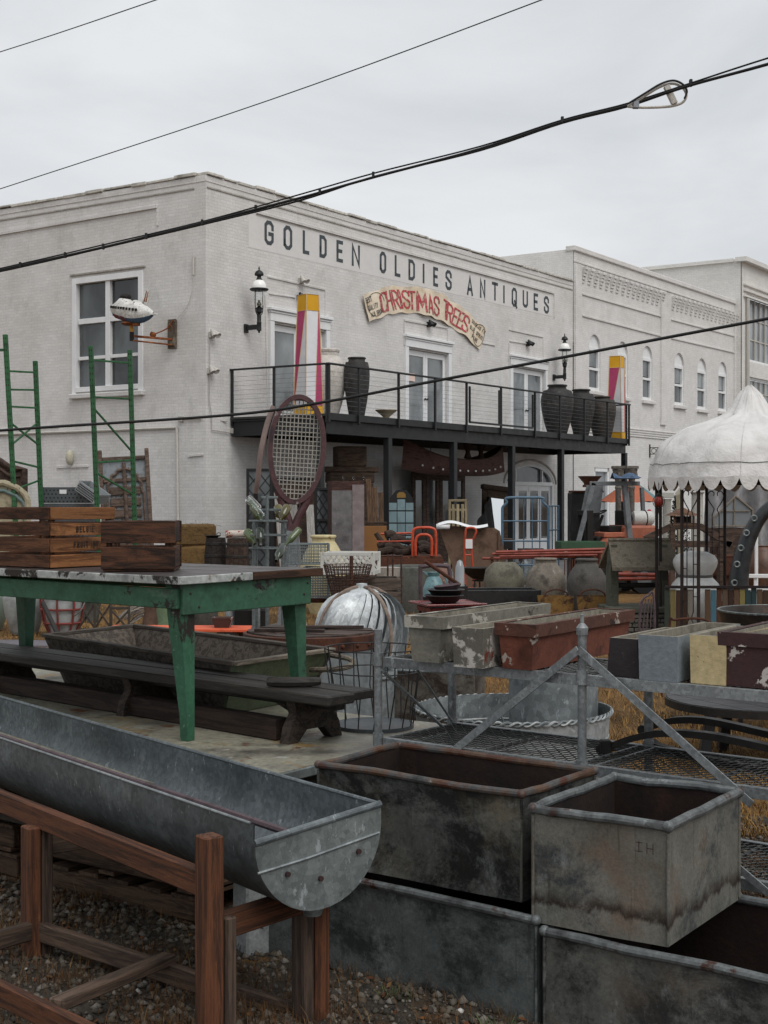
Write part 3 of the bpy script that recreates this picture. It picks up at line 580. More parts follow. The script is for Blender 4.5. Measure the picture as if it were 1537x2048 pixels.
for ch, a, b_, v0, v1 in (('C', 756, 770, .12, .86), ('H', 769, 782, .12, .86), ('R', 783.5, 797, .14, .86), ('I', 796.5, 803, .16, .87), ('S', 804, 817.5, .16, .86), ('T', 814, 828, .14, .84), ('M', 829, 849, .1, .84), ('A', 851, 863, .1, .82), ('S', 863.5, 875, .1, .82),
        ('T', 882, 895, .12, .86), ('R', 890.5, 903, .12, .84), ('E', 904, 914, .12, .84), ('E', 914, 925, .12, .84), ('S', 922.5, 935, .12, .84)):
    u0, u1 = uof(a), uof(b_); wd = 1.0
    mesh('letter', glyphg(ch, lambda x, z: ban(u0+(u1-u0)*x, v0+(v1-v0)*z/2.2, .012), 1.0, 2.2, .22 if ch != 'I' else .66, 3), m_red, BN)
def smalltext(txt, a, b_, vt, hh, mat, sw=.16):
    n = len(txt); gs = []
    for i, ch in enumerate(txt):
        if ch == ' ': continue
        u0 = uof(a+(b_-a)*i/n); u1 = uof(a+(b_-a)*(i+.78)/n); gs.append(glyphg(ch, lambda x, z: ban(u0+(u1-u0)*x, vt-hh+hh*z/1.6, .012), 1, 1.6, sw*1.5, 2))
    return gs
mesh('small_lettering', smalltext('BEST', 731, 744, .88, .2, m_ink)+smalltext('QUALITY', 733, 752, .58, .2, m_ink)+smalltext('ALS GROWN', 735, 762, .3, .17, m_ink), m_ink, BN)
mesh('small_lettering', smalltext('DOUGLAS FIR', 938, 961, .9, .17, m_ink)+smalltext('BLUE SPRUCE', 937, 960, .6, .17, m_ink)+smalltext('PINE', 943, 953, .32, .17, m_ink), m_ink, BN)
for uc, uw, vh, n_ in ((.955, .042, .47, 24), (.07, .055, .42, 20)): mesh('painted_scroll', tubeg([ban(uc+uw*math.cos(a), .52+vh*math.sin(a), .012) for a in [2*math.pi*i/24 for i in range(n_+1)]], .007, 4), m_ink, BN)
# airplane ride on the left wall
m_plane = M('chipped_plane_paint', ['c9c8c3', 'dcdbd7', 'b9b6ad'], 3, rough=.55, bump=.3, bs=20, spots=(('4a2e1e', 7, .60, .05), ('7a6b5b', 12, .62, .05)), rnd=0)
m_prust = M('orange_rust', ['a8662f', '7a4220', '5b2f18'], 5, bump=.5, bs=30); m_pred = M('plane_red', ['6a2a2a', '7e3331'], 6, spots=(('3a2018', 8, .6, .06),)); m_pblue = M('plane_blue', ['3d536a', '4e6680'], 6, spots=(('322820', 8, .62, .06),)); m_dark = M('dark_void', ['14110f', '1e1a17'], 4, bump=.1); m_yel = M('old_yellow', ['c08a1c', 'a8731b'], 6, bump=.2)
t0, z0 = LF(347, 668); base = COR+V*t0+Vector((0, 0, z0))
AP = thing('airplane_ride', 'chipped toy airplane ride on a rusty orange arm bolted to the left wall', 'ride', base, BROT)
mesh('wall_plate', [boxg((-.03, 0, .0), (.05, .26, .68)), boxg((-.06, 0, -.15), (.04, .2, .25))]+[sphg((-.06, sy*.09, sz*.28), .02, 8, 5) for sy in (-1, 1) for sz in (-1, 1)], M('stained_plate', ['6f6557', '514a40', '8b8271'], 4), AP)
def ap(px, py, off): t, z = LF(px, py, off); return lw(AP, COR+V*t-U*off+Vector((0, 0, z)))
e1, e2 = ap(264, 672, .9), ap(266, 681, .9)
mesh('arm', [beamg(ap(347, 679, .05), e1, .05, .05), beamg(ap(347, 690, .05), e2, .035, .035), tubeg([ap(310, 670, .4), ap(303, 668, .5)], .06, 8)], m_prust, AP)
mesh('tie_rod', [tubeg(smooth([ap(347, 640, .06), ap(338, 654, .1), ap(325, 662, .3), ap(312, 667, .4)]), .016, 6), tubeg(arc(ap(340, 656, .12), .07, 0, 340, 12, 'yz'), .008, 5)], m_prust, AP)
mesh('pivot', [tubeg([ap(264, 682, .9), ap(264, 664, .9)], .05, 8)], m_dark, AP); mesh('mast', [tubeg([ap(264, 668, .9), ap(263, 650, .9)], .035, 8)], m_yel, AP)
ctr = ap(264, 622, .9); hl = abs((ap(224, 622, .9)-ap(310, 622, .9)).length)/2
dirv = (ap(310, 628, .9)-ap(224, 618, .9)).normalized(); upv = Vector((0, 0, 1)); sidev = dirv.cross(upv).normalized()
prof = [(-1, .02), (-.96, .2), (-.85, .42), (-.65, .66), (-.4, .84), (-.1, .94), (.2, .95), (.5, .8), (.75, .55), (.92, .3), (1.0, .1)]
def hull(lo, hi, sc=1.0):
    def fn(u, v):
        x = u*(len(prof)-1); i = min(int(x), len(prof)-2); f = x-i; px_ = prof[i][0]+(prof[i+1][0]-prof[i][0])*f; r_ = (prof[i][1]+(prof[i+1][1]-prof[i][1])*f)*.30*sc
        a = R(lo+(hi-lo)*v); tz = math.sin(a)*r_; hump = .09*math.exp(-((px_+.35)/.22)**2)-.05*math.exp(-((px_-.02)/.1)**2)+.03*math.exp(-((px_-.3)/.2)**2) if math.sin(a) > .3 else 0
        return ctr+dirv*px_*hl+sidev*math.cos(a)*r_*.8+upv*(tz*(.85 if tz > 0 else 1.0)+hump)
    return gridg(fn, 30, 14)
mesh('upper_hull', hull(-38, 218), m_plane, AP, sharp=180); mesh('lower_hull', hull(218, 322), m_pblue, AP, sharp=180)
mesh('red_flash', gridg(lambda u, v: ctr+dirv*((-.7+.6*u)*hl)+sidev*math.cos(R(214+42*v))*.30*.8*(.72+.2*u)*1.02*1+upv*math.sin(R(214+42*v))*.30*(.70+.24*u)*1.02, 8, 8) if True else None, m_pred, AP, sharp=180)
mesh('red_flash', gridg(lambda u, v: ctr+dirv*((-.7+.6*u)*hl)-sidev*math.cos(R(214+42*v))*.30*.8*(.72+.2*u)*1.02+upv*math.sin(R(214+42*v))*.30*(.70+.24*u)*1.02, 8, 8), m_pred, AP, sharp=180)
mesh('cockpit', [sphg(ctr-dirv*.30*hl+upv*.30, (.14, .14, .08), 14, 8)], m_dark, AP)
for k in range(10):
    for sg in (-1, 1): mesh('porthole', boxg(ctr+dirv*(-.72+.135*k)*hl+sidev*sg*(.235*(1-.18*abs(k-5)/5*(1.6 if k < 5 else .7)))+upv*.035, (.045, .045, .055), 0, .004), m_dark, AP)
tf = [(0, 0), (.2, 0), (.28, .32), (.2, .33)]; m3 = Matrix((dirv, sidev, upv)).transposed().to_4x4(); m3.translation = ctr+dirv*.46*hl+upv*.2
mesh('tail_fin', xf(polyg(tf, .03, -.015), m3), m_plane, AP); mesh('fin_stripe', [xf(polyg([(.07, .04), (.11, .04), (.19, .3), (.17, .3)], .036, -.018), m3), xf(polyg([(.13, .04), (.17, .04), (.23, .28), (.21, .28)], .036, -.018), m3)], m_prust, AP)
mesh('tailplane', boxg(ctr+dirv*.92*hl-upv*.03, (.1, .3, .03)), m_plane, AP); mesh('belly_plate', [sphg(ctr-dirv*.12*hl-upv*.3, (.2, .18, .05), 12, 6), boxg(ctr+dirv*.2*hl-upv*.3, (.12, .16, .06))], m_prust, AP)
# ================================================================ overhead lines
def wire(name, label, pts, ys, r, mat, n=6, sm=6):
    q = [P(px, py, ys[0]+(ys[1]-ys[0])*i/(len(pts)-1)) for i, (px, py) in enumerate(pts)]
    return tag(mesh(name, tubeg(smooth(q, sm), r, n), mat, sharp=80), label, 'wire'), q
wire('overhead_wire', 'thin grey wire crossing the upper left corner of the sky', [(-400, 225), (0, 104), (312, 0), (700, -135)], (26, 15), .0075, m_cable)
wire('overhead_wire', 'thin long wire slanting up across the middle of the sky', [(-300, 475), (0, 378), (540, 200), (1083, 0), (1500, -165)], (24, 13), .007, m_cable)
bl = [(-320, 605), (0, 537), (205, 491), (405, 443), (600, 390), (750, 350), (960, 293), (1125, 240), (1255, 207), (1380, 163), (1537, 118), (1900, 10)]
CBL = thing('cable_bundle', 'thick lashed black cable bundle sagging across the front of the shop', 'cable', P(768, 345, 15))
yb = lambda i: 18-5.5*i/11
def bpts(dy): return [lw(CBL, P(px, py+d, yb(i))) for i, ((px, py), d) in enumerate(zip(bl, dy))]
mesh('strand', tubeg(smooth(bpts([0, 0, -1, 0, -1, -4, 0, 0, 0, 4, -2, -6]), 6), .009, 6), m_cable, CBL)
mesh('cable', tubeg(smooth(bpts([1, 3, 4, 3, 6, 4, 5, 4, 4, 8, 10, 14]), 6), .015, 8), m_cable, CBL)
mesh('cable', tubeg(smooth(bpts([2, 6, 5, 6, 11, 3, 8, 6, 6, 8, 11, 15]), 6), .012, 8), m_cable, CBL)
for px, py, i in ((41, 530, 1.2), (131, 510, 1.6), (207, 493, 2), (293, 472, 2.5), (405, 445, 3), (512, 416, 3.5), (640, 383, 4.3), (747, 350, 5), (1125, 240, 7), (1382, 166, 9)):
    mesh('clip', boxg(lw(CBL, P(px, py, yb(i))), (.03, .04, .07)), m_cable, CBL)
SL = thing('cable_loop', 'grey teardrop cable storage loop hanging on the thick cable bundle', 'cable loop', P(1320, 190, 13.7))
lp = [lw(SL, P(px, py, 13.7)) for px, py in ((1256, 213), (1290, 192), (1320, 174), (1345, 167), (1364, 174), (1373, 188), (1368, 203), (1350, 211), (1325, 214), (1285, 215))]
mesh('channel', tubeg(smooth(lp+[lp[0]], 5), .014, 6), m_conduit, SL); mesh('coiled_cable', tubeg([p+Vector((0, -.03, .02)) for p in smooth(lp[:7], 5)], .011, 6), m_cable, SL)
mesh('cross_brace', beamg(lw(SL, P(1333, 172, 13.7)), lw(SL, P(1350, 208, 13.7)), .05, .06), m_conduit, SL); mesh('clamp', boxg(lw(SL, P(1272, 209, 13.7)), (.06, .05, .08)), m_alu, SL)
wire('overhead_cable', 'single thick black cable crossing low in front of the balcony', [(-300, 890), (0, 861), (460, 830), (660, 802), (870, 762), (1130, 714), (1345, 673), (1537, 637), (1900, 566)], (15, 12), .0145, m_cable, 8)
# ================================================================ things on the balcony
m_oby = M('obelisk_yellow', ['d3a021', 'c9951d'], 3, fine=.08, bump=.1); m_obw = M('obelisk_white', ['c4c4c8', 'd2d2d5'], 3, fine=.06, bump=.08); m_obp = M('obelisk_pink', ['a63a62', 'b54a70'], 3, fine=.08, bump=.1); m_obe = M('obelisk_edge', ['c9a878', 'd8bd92'], 4, bump=.1)
def obelisk(px, off, label, h, w0=.47, w1=.31, rz=0):
    s = RF(px, off=off); T = thing('obelisk', label, 'obelisk', COR+U*s-V*off+Vector((0, 0, DECK)), rz, 'striped wooden obelisks on the balcony')
    def ring(z): f = z/h; return (w0+(w1-w0)*f)/2
    def band(za, zb, gap=0): return [Vector((x*ring(z), y*ring(z), z)) for z in (za, zb) for x, y in ((-1, -1), (1, -1), (1, 1), (-1, 1))], [[0, 1, 5, 4], [1, 2, 6, 5], [2, 3, 7, 6], [3, 0, 4, 7], [3, 2, 1, 0], [4, 5, 6, 7]]
    mesh('base_block', band(.0, .26), m_oby, T); mesh('shaft', band(.262, h-.38), m_obw, T); mesh('top_block', band(h-.378, h), m_oby, T)
    zs, ze = .27, h-.385
    for k in range(4):
        a = math.pi/2*k; m = Matrix.Rotation(a, 3, 'Z'); r0, r1 = ring(zs)+.004, ring(ze)+.004
        if k % 2: q4 = ((-r0*.96, -r0, zs), (-r0*.88, -r0, zs), (r1*.8, -r1, ze), (-r1*.92, -r1, ze)); bl_ = q4[1:3]
        else: q4 = ((r0*.1, -r0, zs), (r0*.94, -r0, zs), (r1*.93, -r1, ze), (r1*.84, -r1, ze)); bl_ = (q4[0], q4[3])
        mesh('pink_wedge', ([m@Vector(v) for v in q4], [[0, 1, 2, 3]]), m_obp, T)
        mesh('wedge_bead', tubeg([m@Vector(bl_[0]), m@Vector(bl_[1])], .007, 5), m_obe, T)
        c0, c1 = ring(0)+.003, ring(h)+.003
        mesh('edge_bead', tubeg([m@Vector((-c0, -c0, 0)), m@Vector((-c1, -c1, h))], .012, 6), m_obe, T)
    for z in (.26, h-.38, h-.004): r = ring(z)+.004; mesh('band_bead', tubeg([(-r, -r, z), (r, -r, z), (r, r, z), (-r, r, z)], .009, 5, True), m_obe, T)
obelisk(617, 1.55, 'tall white and pink striped obelisk with yellow ends near the balcony corner', 2.85, .5, .34, R(38))
obelisk(1234, 2.25, 'white and pink striped obelisk with yellow ends at the far right of the balcony', 2.72, .5, .36, R(62))
def jarmat(name, cols, sp=(), rough=.7): return M(name, cols, 4, rough=rough, bump=.35, bs=25, fine=.2, spots=sp)
m_jw = jarmat('white_jar', ['b9b3ab', 'cfcac3', 'a39c93'], (('6b5d52', 7, .64, .05), ('3a332c', 14, .69, .03))); m_jd = jarmat('dark_jar', ['2a2a2b', '3c3b3a', '212121'], (('57534d', 5, .57, .14), ('837e76', 11, .68, .04))); m_jd2 = jarmat('brown_black_jar', ['332f2c', '45403b', '2a2724'], (('5a524a', 6, .6, .12),)); m_beige = jarmat('beige_clay', ['a89a7e', 'b9ac93'])
def jar(px, py, off, label, mat, prof, k=1, name='storage_jar', cat='jar', z=None, grp=None):
    s = RF(px, off=off); return tag(lathe(name, [(r*k, z_*k) for r, z_ in prof], mat, None, COR+U*s-V*off+Vector((0, 0, DECK))), label, cat, grp)
def jprof(h, rb, rm, rn, rl, zm=.6, neck=.1):
    return [(0, 0), (rb, 0), (rb*1.05, .02*h), (rb+(rm-rb)*.55, h*zm*.4), (rb+(rm-rb)*.9, h*zm*.75), (rm, h*zm), (rm*.97, h*(zm+.1)), (rm*.86, h*(zm+.2)), (rn*1.12, h*(1-neck-.02)), (rn, h*(1-neck)), (rn*1.0, h*(1-neck*.5)), (rl, h*(1-neck*.4)), (rl*1.02, h*.985), (rl*.96, h), (rn*.82, h*.99), (rn*.78, h*.9), (rn*.9, h*.8), (0, h*.78)]
jar(655, 0, 1.2, 'big white glazed jar with chipped rim behind the left obelisk', m_jw, jprof(1.72, .24, .47, .28, .3, .62, .1))
jar(714, 0, 1.9, 'tall dark slender jar beside the white jar on the balcony', m_jd, jprof(1.5, .17, .315, .2, .22, .72, .06))
tag(lathe('bowl_planter', [(0, 0), (.12, 0), (.12, .03), (.07, .1), (.09, .14), (.26, .28), (.28, .3), (.27, .31), (.1, .2), (0, .2)], m_beige, None, COR+U*RF(773, off=1.9)-V*1.9+Vector((0, 0, DECK))), 'shallow beige bowl planter on a foot between the dark jar and the middle door', 'planter')
jar(1115, 0, 2.0, 'widest dark jar, leftmost of three at the balcony right end', m_jd, jprof(1.55, .27, .5, .27, .3, .68, .07))
jar(1163, 0, 1.85, 'dark jar with a pale streak, middle of three at the balcony right end', m_jd, jprof(1.55, .2, .43, .25, .29, .7, .07))
jar(1205, 0, 2.1, 'brownish dark jar next to the right obelisk on the balcony', m_jd2, jprof(1.38, .26, .44, .24, .27, .72, .07))
# ================================================================ foreground
def galvmat(name, cols, spang=55, spk=.62, rough=.42, metal=.35, spots=()):
    s = NB(name); v = s.vec(); f = s.noise(v, 2.2, 7, .65, .3); c = s.ramp(f, [(.3+.4*i/(len(cols)-1), hx(q)) for i, q in enumerate(cols)])
    vo = s.n('TexVoronoi'); vo.inputs['Scale'].default_value = spang; s.l(v, vo.inputs['Vector']); c = s.mix(1.0, c, s.ramp(vo.outputs['Color'], [(.2, g1(.80)), (.8, g1(1.18))]), 'MULTIPLY')
    ff = s.noise(v, 120, 4, .75); c = s.mix(1.0, c, s.ramp(ff, [(.3, g1(.82)), (.7, g1(1.14))]), 'MULTIPLY')
    sp = s.noise(s.vec((1, 1, .45), (5, 1, 2)), 26, 6, .72); c = s.mix(s.ramp(sp, [(spk, g1(0)), (spk+.05, g1(.7))]), c, hx('a9b0b3'))
    st_ = s.noise(s.vec((7, 7, .7), (2, 7, 1)), 6, 8, .7); c = s.mix(s.ramp(st_, [(.58, g1(0)), (.70, g1(.35))]), c, hx('3f4446'))
    bl = s.noise(s.vec((1, 1, 1), (8, 3, 1)), 4.2, 8, .7); c = s.mix(s.ramp(bl, [(.60, g1(0)), (.70, g1(.35))]), c, hx('9ba0a0'))
    for pc, psc, th, so in spots:
        pf = s.noise(s.vec((1, 1, 1), (psc, 2, 4)), psc, 8, .7, .3); c = s.mix(s.ramp(pf, [(th, g1(0)), (th+so, g1(1))]), c, hx(pc))
    s.l(c, s.b.inputs['Base Color']); s.b.inputs['Metallic'].default_value = metal; s.l(s.ramp(f, [(.3, g1(rough-.1)), (.7, g1(rough+.18))]), s.b.inputs['Roughness']); s.b.inputs['Specular IOR Level'].default_value = .35
    s.bumpn(ff, .12, .003); return s.m
m_galv = galvmat('galvanised_trough', ['4b5154', '5d6467', '72797c'])
m_galvl = galvmat('galvanised_light', ['6d7375', '858b8d', '9aa0a1'], 40)
m_galvd = galvmat('galvanised_end', ['59605f', '6b7272', '7d8483'], 45, .58)
m_rod = M('rusty_pipe', ['43363a', '544449', '352b2d'], 6, rough=.6, bump=.3)
m_lum = wood('red_brown_lumber', '502f20', '663f29', '38241a', 1.6, grain=20, spots=(('2a1a13', 4, .60, .12), ('8a5a36', 5, .66, .08))); m_lumg = wood('grey_brown_lumber', '4a3d34', '5d4c40', '382e28', 2.2, grain=16)
m_rust = M('brown_rust', ['3e241a', '55301f', '2c1a14'], 5, rough=.85, bump=.6, bs=40, spots=(('70462c', 9, .62, .1),)); m_bolt = M('rusty_bolt', ['3a2523', '2a1c1b'], 9)
# ---- feeding trough on a wooden stand
ta = Vector((-.61, .79, 0)).normalized(); tw = Vector((.79, .61, 0)); TN = Vector((-.217, 4.60, .77)); TL = 3.5; TR = .250
TH = thing('feed_trough', 'long galvanised half-round feed trough on a wooden stand in the foreground', 'trough', (TN.x, TN.y, 0))
q = lambda al, w, z: TN+ta*al+tw*w+Vector((0, 0, z))-Vector((TN.x, TN.y, 0))
sec = [(-TR, .0)]+[(-TR*math.cos(R(a)), -.06-TR*math.sin(R(a))) for a in range(0, 181, 9)]+[(TR, .0)]
def secp(v, k=1.0):
    x = v*(len(sec)-1); i = min(int(x), len(sec)-2); f = x-i; a, b_ = sec[i], sec[i+1]; return (a[0]+(b_[0]-a[0])*f)*k, (a[1]+(b_[1]-a[1])*f)*k
outer = gridg(lambda u, v: q(u*TL+.0, *secp(v)), 20, 44); inner = gridg(lambda u, v: q(u*TL, *secp(v, .982)), 20, 44)
mesh('shell', [outer, (inner[0], [f[::-1] for f in inner[1]])], m_galv, TH, sharp=60)
def endplate(al, th):
    n = len(sec); pts = [(w*1.012, z*1.01) for w, z in sec]; pts[0] = (-TR*1.012, -.06); pts[1] = (-TR*1.0, -.075)
    vs = [q(al, *p) for p in pts]+[q(al+th, *p) for p in pts]; return vs, [list(range(n)), [n+i for i in range(n)][::-1]]+[[i, n+i, n+i+1, i+1] for i in range(n-1)]+[[n-1, 2*n-1, n, 0]]
mesh('end_plate', endplate(-.012, .01), m_galvd, TH); mesh('end_plate', endplate(TL, .01), m_galvd, TH)
mesh('solder_band', tubeg([q(-.014, -TR*.97, -.155), q(-.016, -.05, -.135), q(-.014, TR*.97, -.095)], .0045, 6), m_galvl, TH)
mesh('end_rim', tubeg([q(-.008, -TR*1.01, -.06), q(-.008, 0, -.03), q(-.008, TR*1.01, .0)], .012, 10), m_galv, TH)
mesh('side_rim', tubeg([q(0, TR, .0), q(TL, TR, .0)], .008, 8), m_galv, TH); mesh('side_rim', tubeg([q(.02, -TR, .0), q(TL, -TR, .0)], .005, 8), m_galvl, TH)
mesh('inner_pipe', tubeg([q(-.0, -.12, -.045), q(TL, -.17, -.03)], .013, 8), m_rod, TH)
for w, z in ((-.13, -.175), (.0, -.21), (.155, -.145)): mesh('bolt', tubeg([q(-.013, w, z), q(-.022, w, z)], .009, 8), m_bolt, TH)
mesh('drain_nipple', [latheg([(0, -.04), (.03, -.038), (.035, -.02), (.03, 0), (0, .0)], 12, q(.06, .02, -.312))], m_galvd, TH)
w2l = lambda p: Vector(p)-Vector((TN.x, TN.y, 0))
L1, L2, L3 = Vector((-.555, 4.45, 0)), Vector((-.235, 4.83, 0)), Vector((-1.375, 5.45, 0))
beam('leg', w2l(L1-Vector((0, 0, .03))), w2l(L1+Vector((0, 0, .735))), .072, .068, m_lum, TH, up=tw); beam('leg', w2l(L1+tw*.06+Vector((0, 0, -.03))), w2l(L1+tw*.06+Vector((0, 0, .47))), .075, .04, m_lumg, TH, up=tw)
beam('leg', w2l(L2-Vector((0, 0, .05))), w2l(L2+Vector((0, 0, .46))), .085, .06, m_lum, TH, up=tw); beam('leg', w2l(L2-tw*.055+Vector((0, 0, -.05))), w2l(L2-tw*.055+Vector((0, 0, .45))), .085, .04, m_lumg, TH, up=tw)
beam('leg', w2l(L3-Vector((0, 0, .06))), w2l(L3+Vector((0, 0, .53))), .085, .05, m_lum, TH, up=tw); beam('leg', w2l(L3+tw*.052+Vector((0, 0, -.06))), w2l(L3+tw*.052+Vector((0, 0, .52))), .085, .045, m_lumg, TH, up=tw)
L4 = L1+ta*2.75; beam('leg', w2l(L4), w2l(L4+Vector((0, 0, .53))), .085, .08, m_lum, TH, up=tw)
ra = Vector((-.585, 4.49, .575)); rb = ra+ta*2.8-Vector((0, 0, .03)); beam('side_rail', w2l(ra), w2l(rb), .04, .085, m_lum, TH)
r2 = ra+tw*.6; beam('side_rail', w2l(r2+ta*.2-Vector((0, 0, .08))), w2l(r2+ta*2.6-Vector((0, 0, .08))), .04, .085, m_lum, TH)
beam('cross_rail', w2l(L1+Vector((.02, .02, .435))), w2l(L2+Vector((-.02, -.02, .435))), .04, .085, m_lum, TH); beam('cross_rail', w2l(L3+Vector((.02, .02, .45))), w2l(L3+tw*.5+Vector((0, 0, .45))), .04, .08, m_lumg, TH)
beam('stretcher', w2l(P(78, 1862, 5.45)), w2l(P(612, 2034, 4.86)), .035, .075, m_lumg, TH); fa, fb = P(0, 1985, 4.75), P(170, 2068, 4.35); beam('stretcher', w2l(fa-(fb-fa)*1.2), w2l(fb+(fb-fa)*1.0), .035, .08, m_lum, TH)
beam('stretcher', w2l(P(112, 2010, 4.52)), w2l(P(338, 1916, 5.17)), .06, .04, m_lumg, TH); beam('stretcher', w2l(P(60, 1862, 5.42)), w2l(P(-90, 1905, 5.1)), .035, .07, m_lumg, TH); beam('stretcher', w2l(P(540, 2046, 4.8)), w2l(P(600, 2043, 4.82)), .06, .04, m_lumg, TH)
# ---- stacked stock tanks
def tankmat(name, cols, dark, brown, band=None, darkth=.5, patch=None):
    s = NB(name); v = s.vec((1, 1, 1), (0, 0, 0), False); f = s.noise(s.vec((1, 1, .8), (1, 5, 2)), 4.5, 12, .78, .3); c = s.ramp(f, [(.32+.36*i/(len(cols)-1), hx(q)) for i, q in enumerate(cols)])
    d_ = s.noise(s.vec((1, 1, 1.3), (4, 0, 7)), 2.6, 13, .80, .3); c = s.mix(s.ramp(d_, [(darkth-.05, g1(0)), (darkth+.06, g1(.92))]), c, hx(dark))
    b_ = s.noise(s.vec((1, 1, 1), (2, 9, 3)), 3.1, 8, .7); c = s.mix(s.ramp(b_, [(.54, g1(0)), (.68, g1(.55))]), c, hx(brown))
    w_ = s.noise(s.vec((1, 1, .6), (6, 6, 1)), 5.5, 12, .78); c = s.mix(s.ramp(w_, [(.57, g1(0)), (.66, g1(.5))]), c, hx('8a8f8f'))
    dr = s.noise(s.vec((9, 9, .5), (2, 4, 6)), 3.5, 9, .72); c = s.mix(s.ramp(dr, [(.57, g1(0)), (.68, g1(.5))]), c, hx('2b2724'))
    ff = s.noise(v, 90, 5, .75); c = s.mix(1.0, c, s.ramp(ff, [(.3, g1(.72)), (.7, g1(1.18))]), 'MULTIPLY')
    if band:
        sep = s.n('SeparateXYZ'); s.l(v, sep.inputs[0]); nz = s.noise(s.vec((1, 1, .3), (1, 1, 1), False), 9, 6, .7); ad = s.n('Math', operation='MULTIPLY_ADD'); s.l(nz, ad.inputs[0]); ad.inputs[1].default_value = -.13; s.l(sep.outputs['Z'], ad.inputs[2])
        bf = s.ramp(ad.outputs[0], [(0, g1(0)), (.006, g1(.5)), (.014, g1(.9)), (.032, g1(.6)), (.06, g1(0))]); pz = s.noise(s.vec((1, 1, 1), (3, 3, 3), False), 7, 8, .75); c = s.mix(s.mix(1.0, bf, s.ramp(pz, [(.36, g1(.1)), (.50, g1(1))]), 'MULTIPLY'), c, hx('24160f'))
    s.l(c, s.b.inputs['Base Color']); s.b.inputs['Metallic'].default_value = .15; s.l(s.ramp(f, [(.3, g1(.5)), (.7, g1(.75))]), s.b.inputs['Roughness']); s.b.inputs['Specular IOR Level'].default_value = .3
    s.bumpn(ff, .3, .004); return s.m
m_tA = tankmat('tank_black_stained', ['444644', '5a5c59', '6d6a60'], '131414', '5d5340', None, .49)
m_tB = tankmat('tank_tan_grey', ['565752', '6c6b64', '7c7871'], '33383c', '705c4b', (.005, 0), .555)
m_tC = tankmat('tank_mottled', ['464b4b', '5b605f', '727775'], '242727', '4f4a42', None, .53)
m_tD = tankmat('tank_mottled_brown', ['484947', '5d5d59', '74746f'], '232424', '55483c', None, .52)
m_tin = M('rusty_inside', ['170e0a', '24150f', '100b09'], 4, rough=.9, bump=.5, bs=40, spots=(('3a2115', 5, .62, .12),)); m_rimr = M('rim_rust_grey', ['3d2a22', '57402f', '4a4a4a', '242525'], 7, rough=.55, bump=.3, spots=(('46271a', 4, .52, .06), ('8b8f90', 11, .64, .06)))
m_rimg = M('rim_grey', ['4a4d4e', '666a6b', '3a3b3c'], 8, rough=.5, bump=.25, metal=.2, spots=(('3d251b', 5, .56, .05), ('8a8e90', 13, .62, .08)))
def tank(label, Fc, e1, l1, l2, z0, z1, mo, mi, mr, rr=.017, ridge=True):
    e1 = Vector((*e1, 0)).normalized(); e2 = Vector((-e1.y, e1.x, 0)); c = Vector((Fc[0], Fc[1], 0))-e1*l1
    T = thing('stock_tank', label, 'tank', (c.x, c.y, z0), math.atan2(e1.y, e1.x), 'old galvanised stock tanks in the foreground'); h = z1-z0; t = .004
    sink = .0
    for nm, cc, sz in (('front_wall', (l1/2, t/2, h/2), (l1, t, h)), ('back_wall', (l1/2, l2-t/2, h/2), (l1, t, h)), ('end_wall', (t/2, l2/2, h/2), (t, l2-2*t, h)), ('end_wall', (l1-t/2, l2/2, h/2), (t, l2-2*t, h))):
        def warp(g):
            return [Vector((v.x, v.y+(.007*math.sin(v.x*5)*math.sin(v.z/h*3.1)+.004*math.sin(v.x*13+l2*40)*math.sin(v.z/h*5+1))*(1 if 'front' in nm or 'back' in nm else 0), v.z)) for v in g[0]], g[1]
        ax = 0 if sz[0] > sz[1] else 1; nseg = 12
        g = gridg((lambda u, v: (u*l1, cc[1], v*h)) if ax == 0 else (lambda u, v: (cc[0], t+u*(l2-2*t), v*h)), nseg*2, 8); mesh(nm, warp(g), mo, T, sharp=180)
        ins = .006 if (ax == 0 and cc[1] < l2/2) or (ax == 1 and cc[0] < l1/2) else -.006
        g = gridg((lambda u, v: (.006+u*(l1-.012), cc[1]+ins, .006+v*(h-.01))) if ax == 0 else (lambda u, v: (cc[0]+ins, .008+u*(l2-.016), .006+v*(h-.01))), nseg, 4); mesh('lining', warp(g), mi, T, sharp=180)
    mesh('floor', boxg((l1/2, l2/2, .006), (l1-.012, l2-.012, .01)), mi, T)
    cn_ = [Vector((0, 0, h)), Vector((l1, 0, h)), Vector((l1, l2, h)), Vector((0, l2, h))]; rp, rd = [], []
    for i in range(4):
        for k in range(7):
            rp.append(cn_[i].lerp(cn_[(i+1) % 4], k/7)+Vector((random.uniform(-1, 1), random.uniform(-1, 1), random.uniform(-1, 1)))*.0022+Vector((0, 0, .004*math.sin(k*.9)*math.sin(i*1.9+l1*9)))); rd.append(rr*random.uniform(.95, 1.03))
    mesh('rim', tubeg(rp, rd, 10, True), mr, T)
    for x, y in ((0, 0), (l1, 0), (l1, l2), (0, l2)): mesh('corner_seam', tubeg([(x, y, .01), (x, y, h-.02)], .006, 6), mo, T); mesh('rim_knuckle', sphg((x, y, h), rr*1.2, 10, 6), mr, T)
    return T
tank('black-stained tank with a rusty rolled rim standing left of the tan tank', (.486, 4.95), (.80, -.60), .93, .54, .375, .76, m_tA, m_tin, m_rimr, .0145)
tB = tank('tan-grey tank with the letters IH on its side, on the front right', (.923, 4.548), (.83, -.56), .494, .66, .345, .738, m_tB, m_tin, m_rimg, .0165)
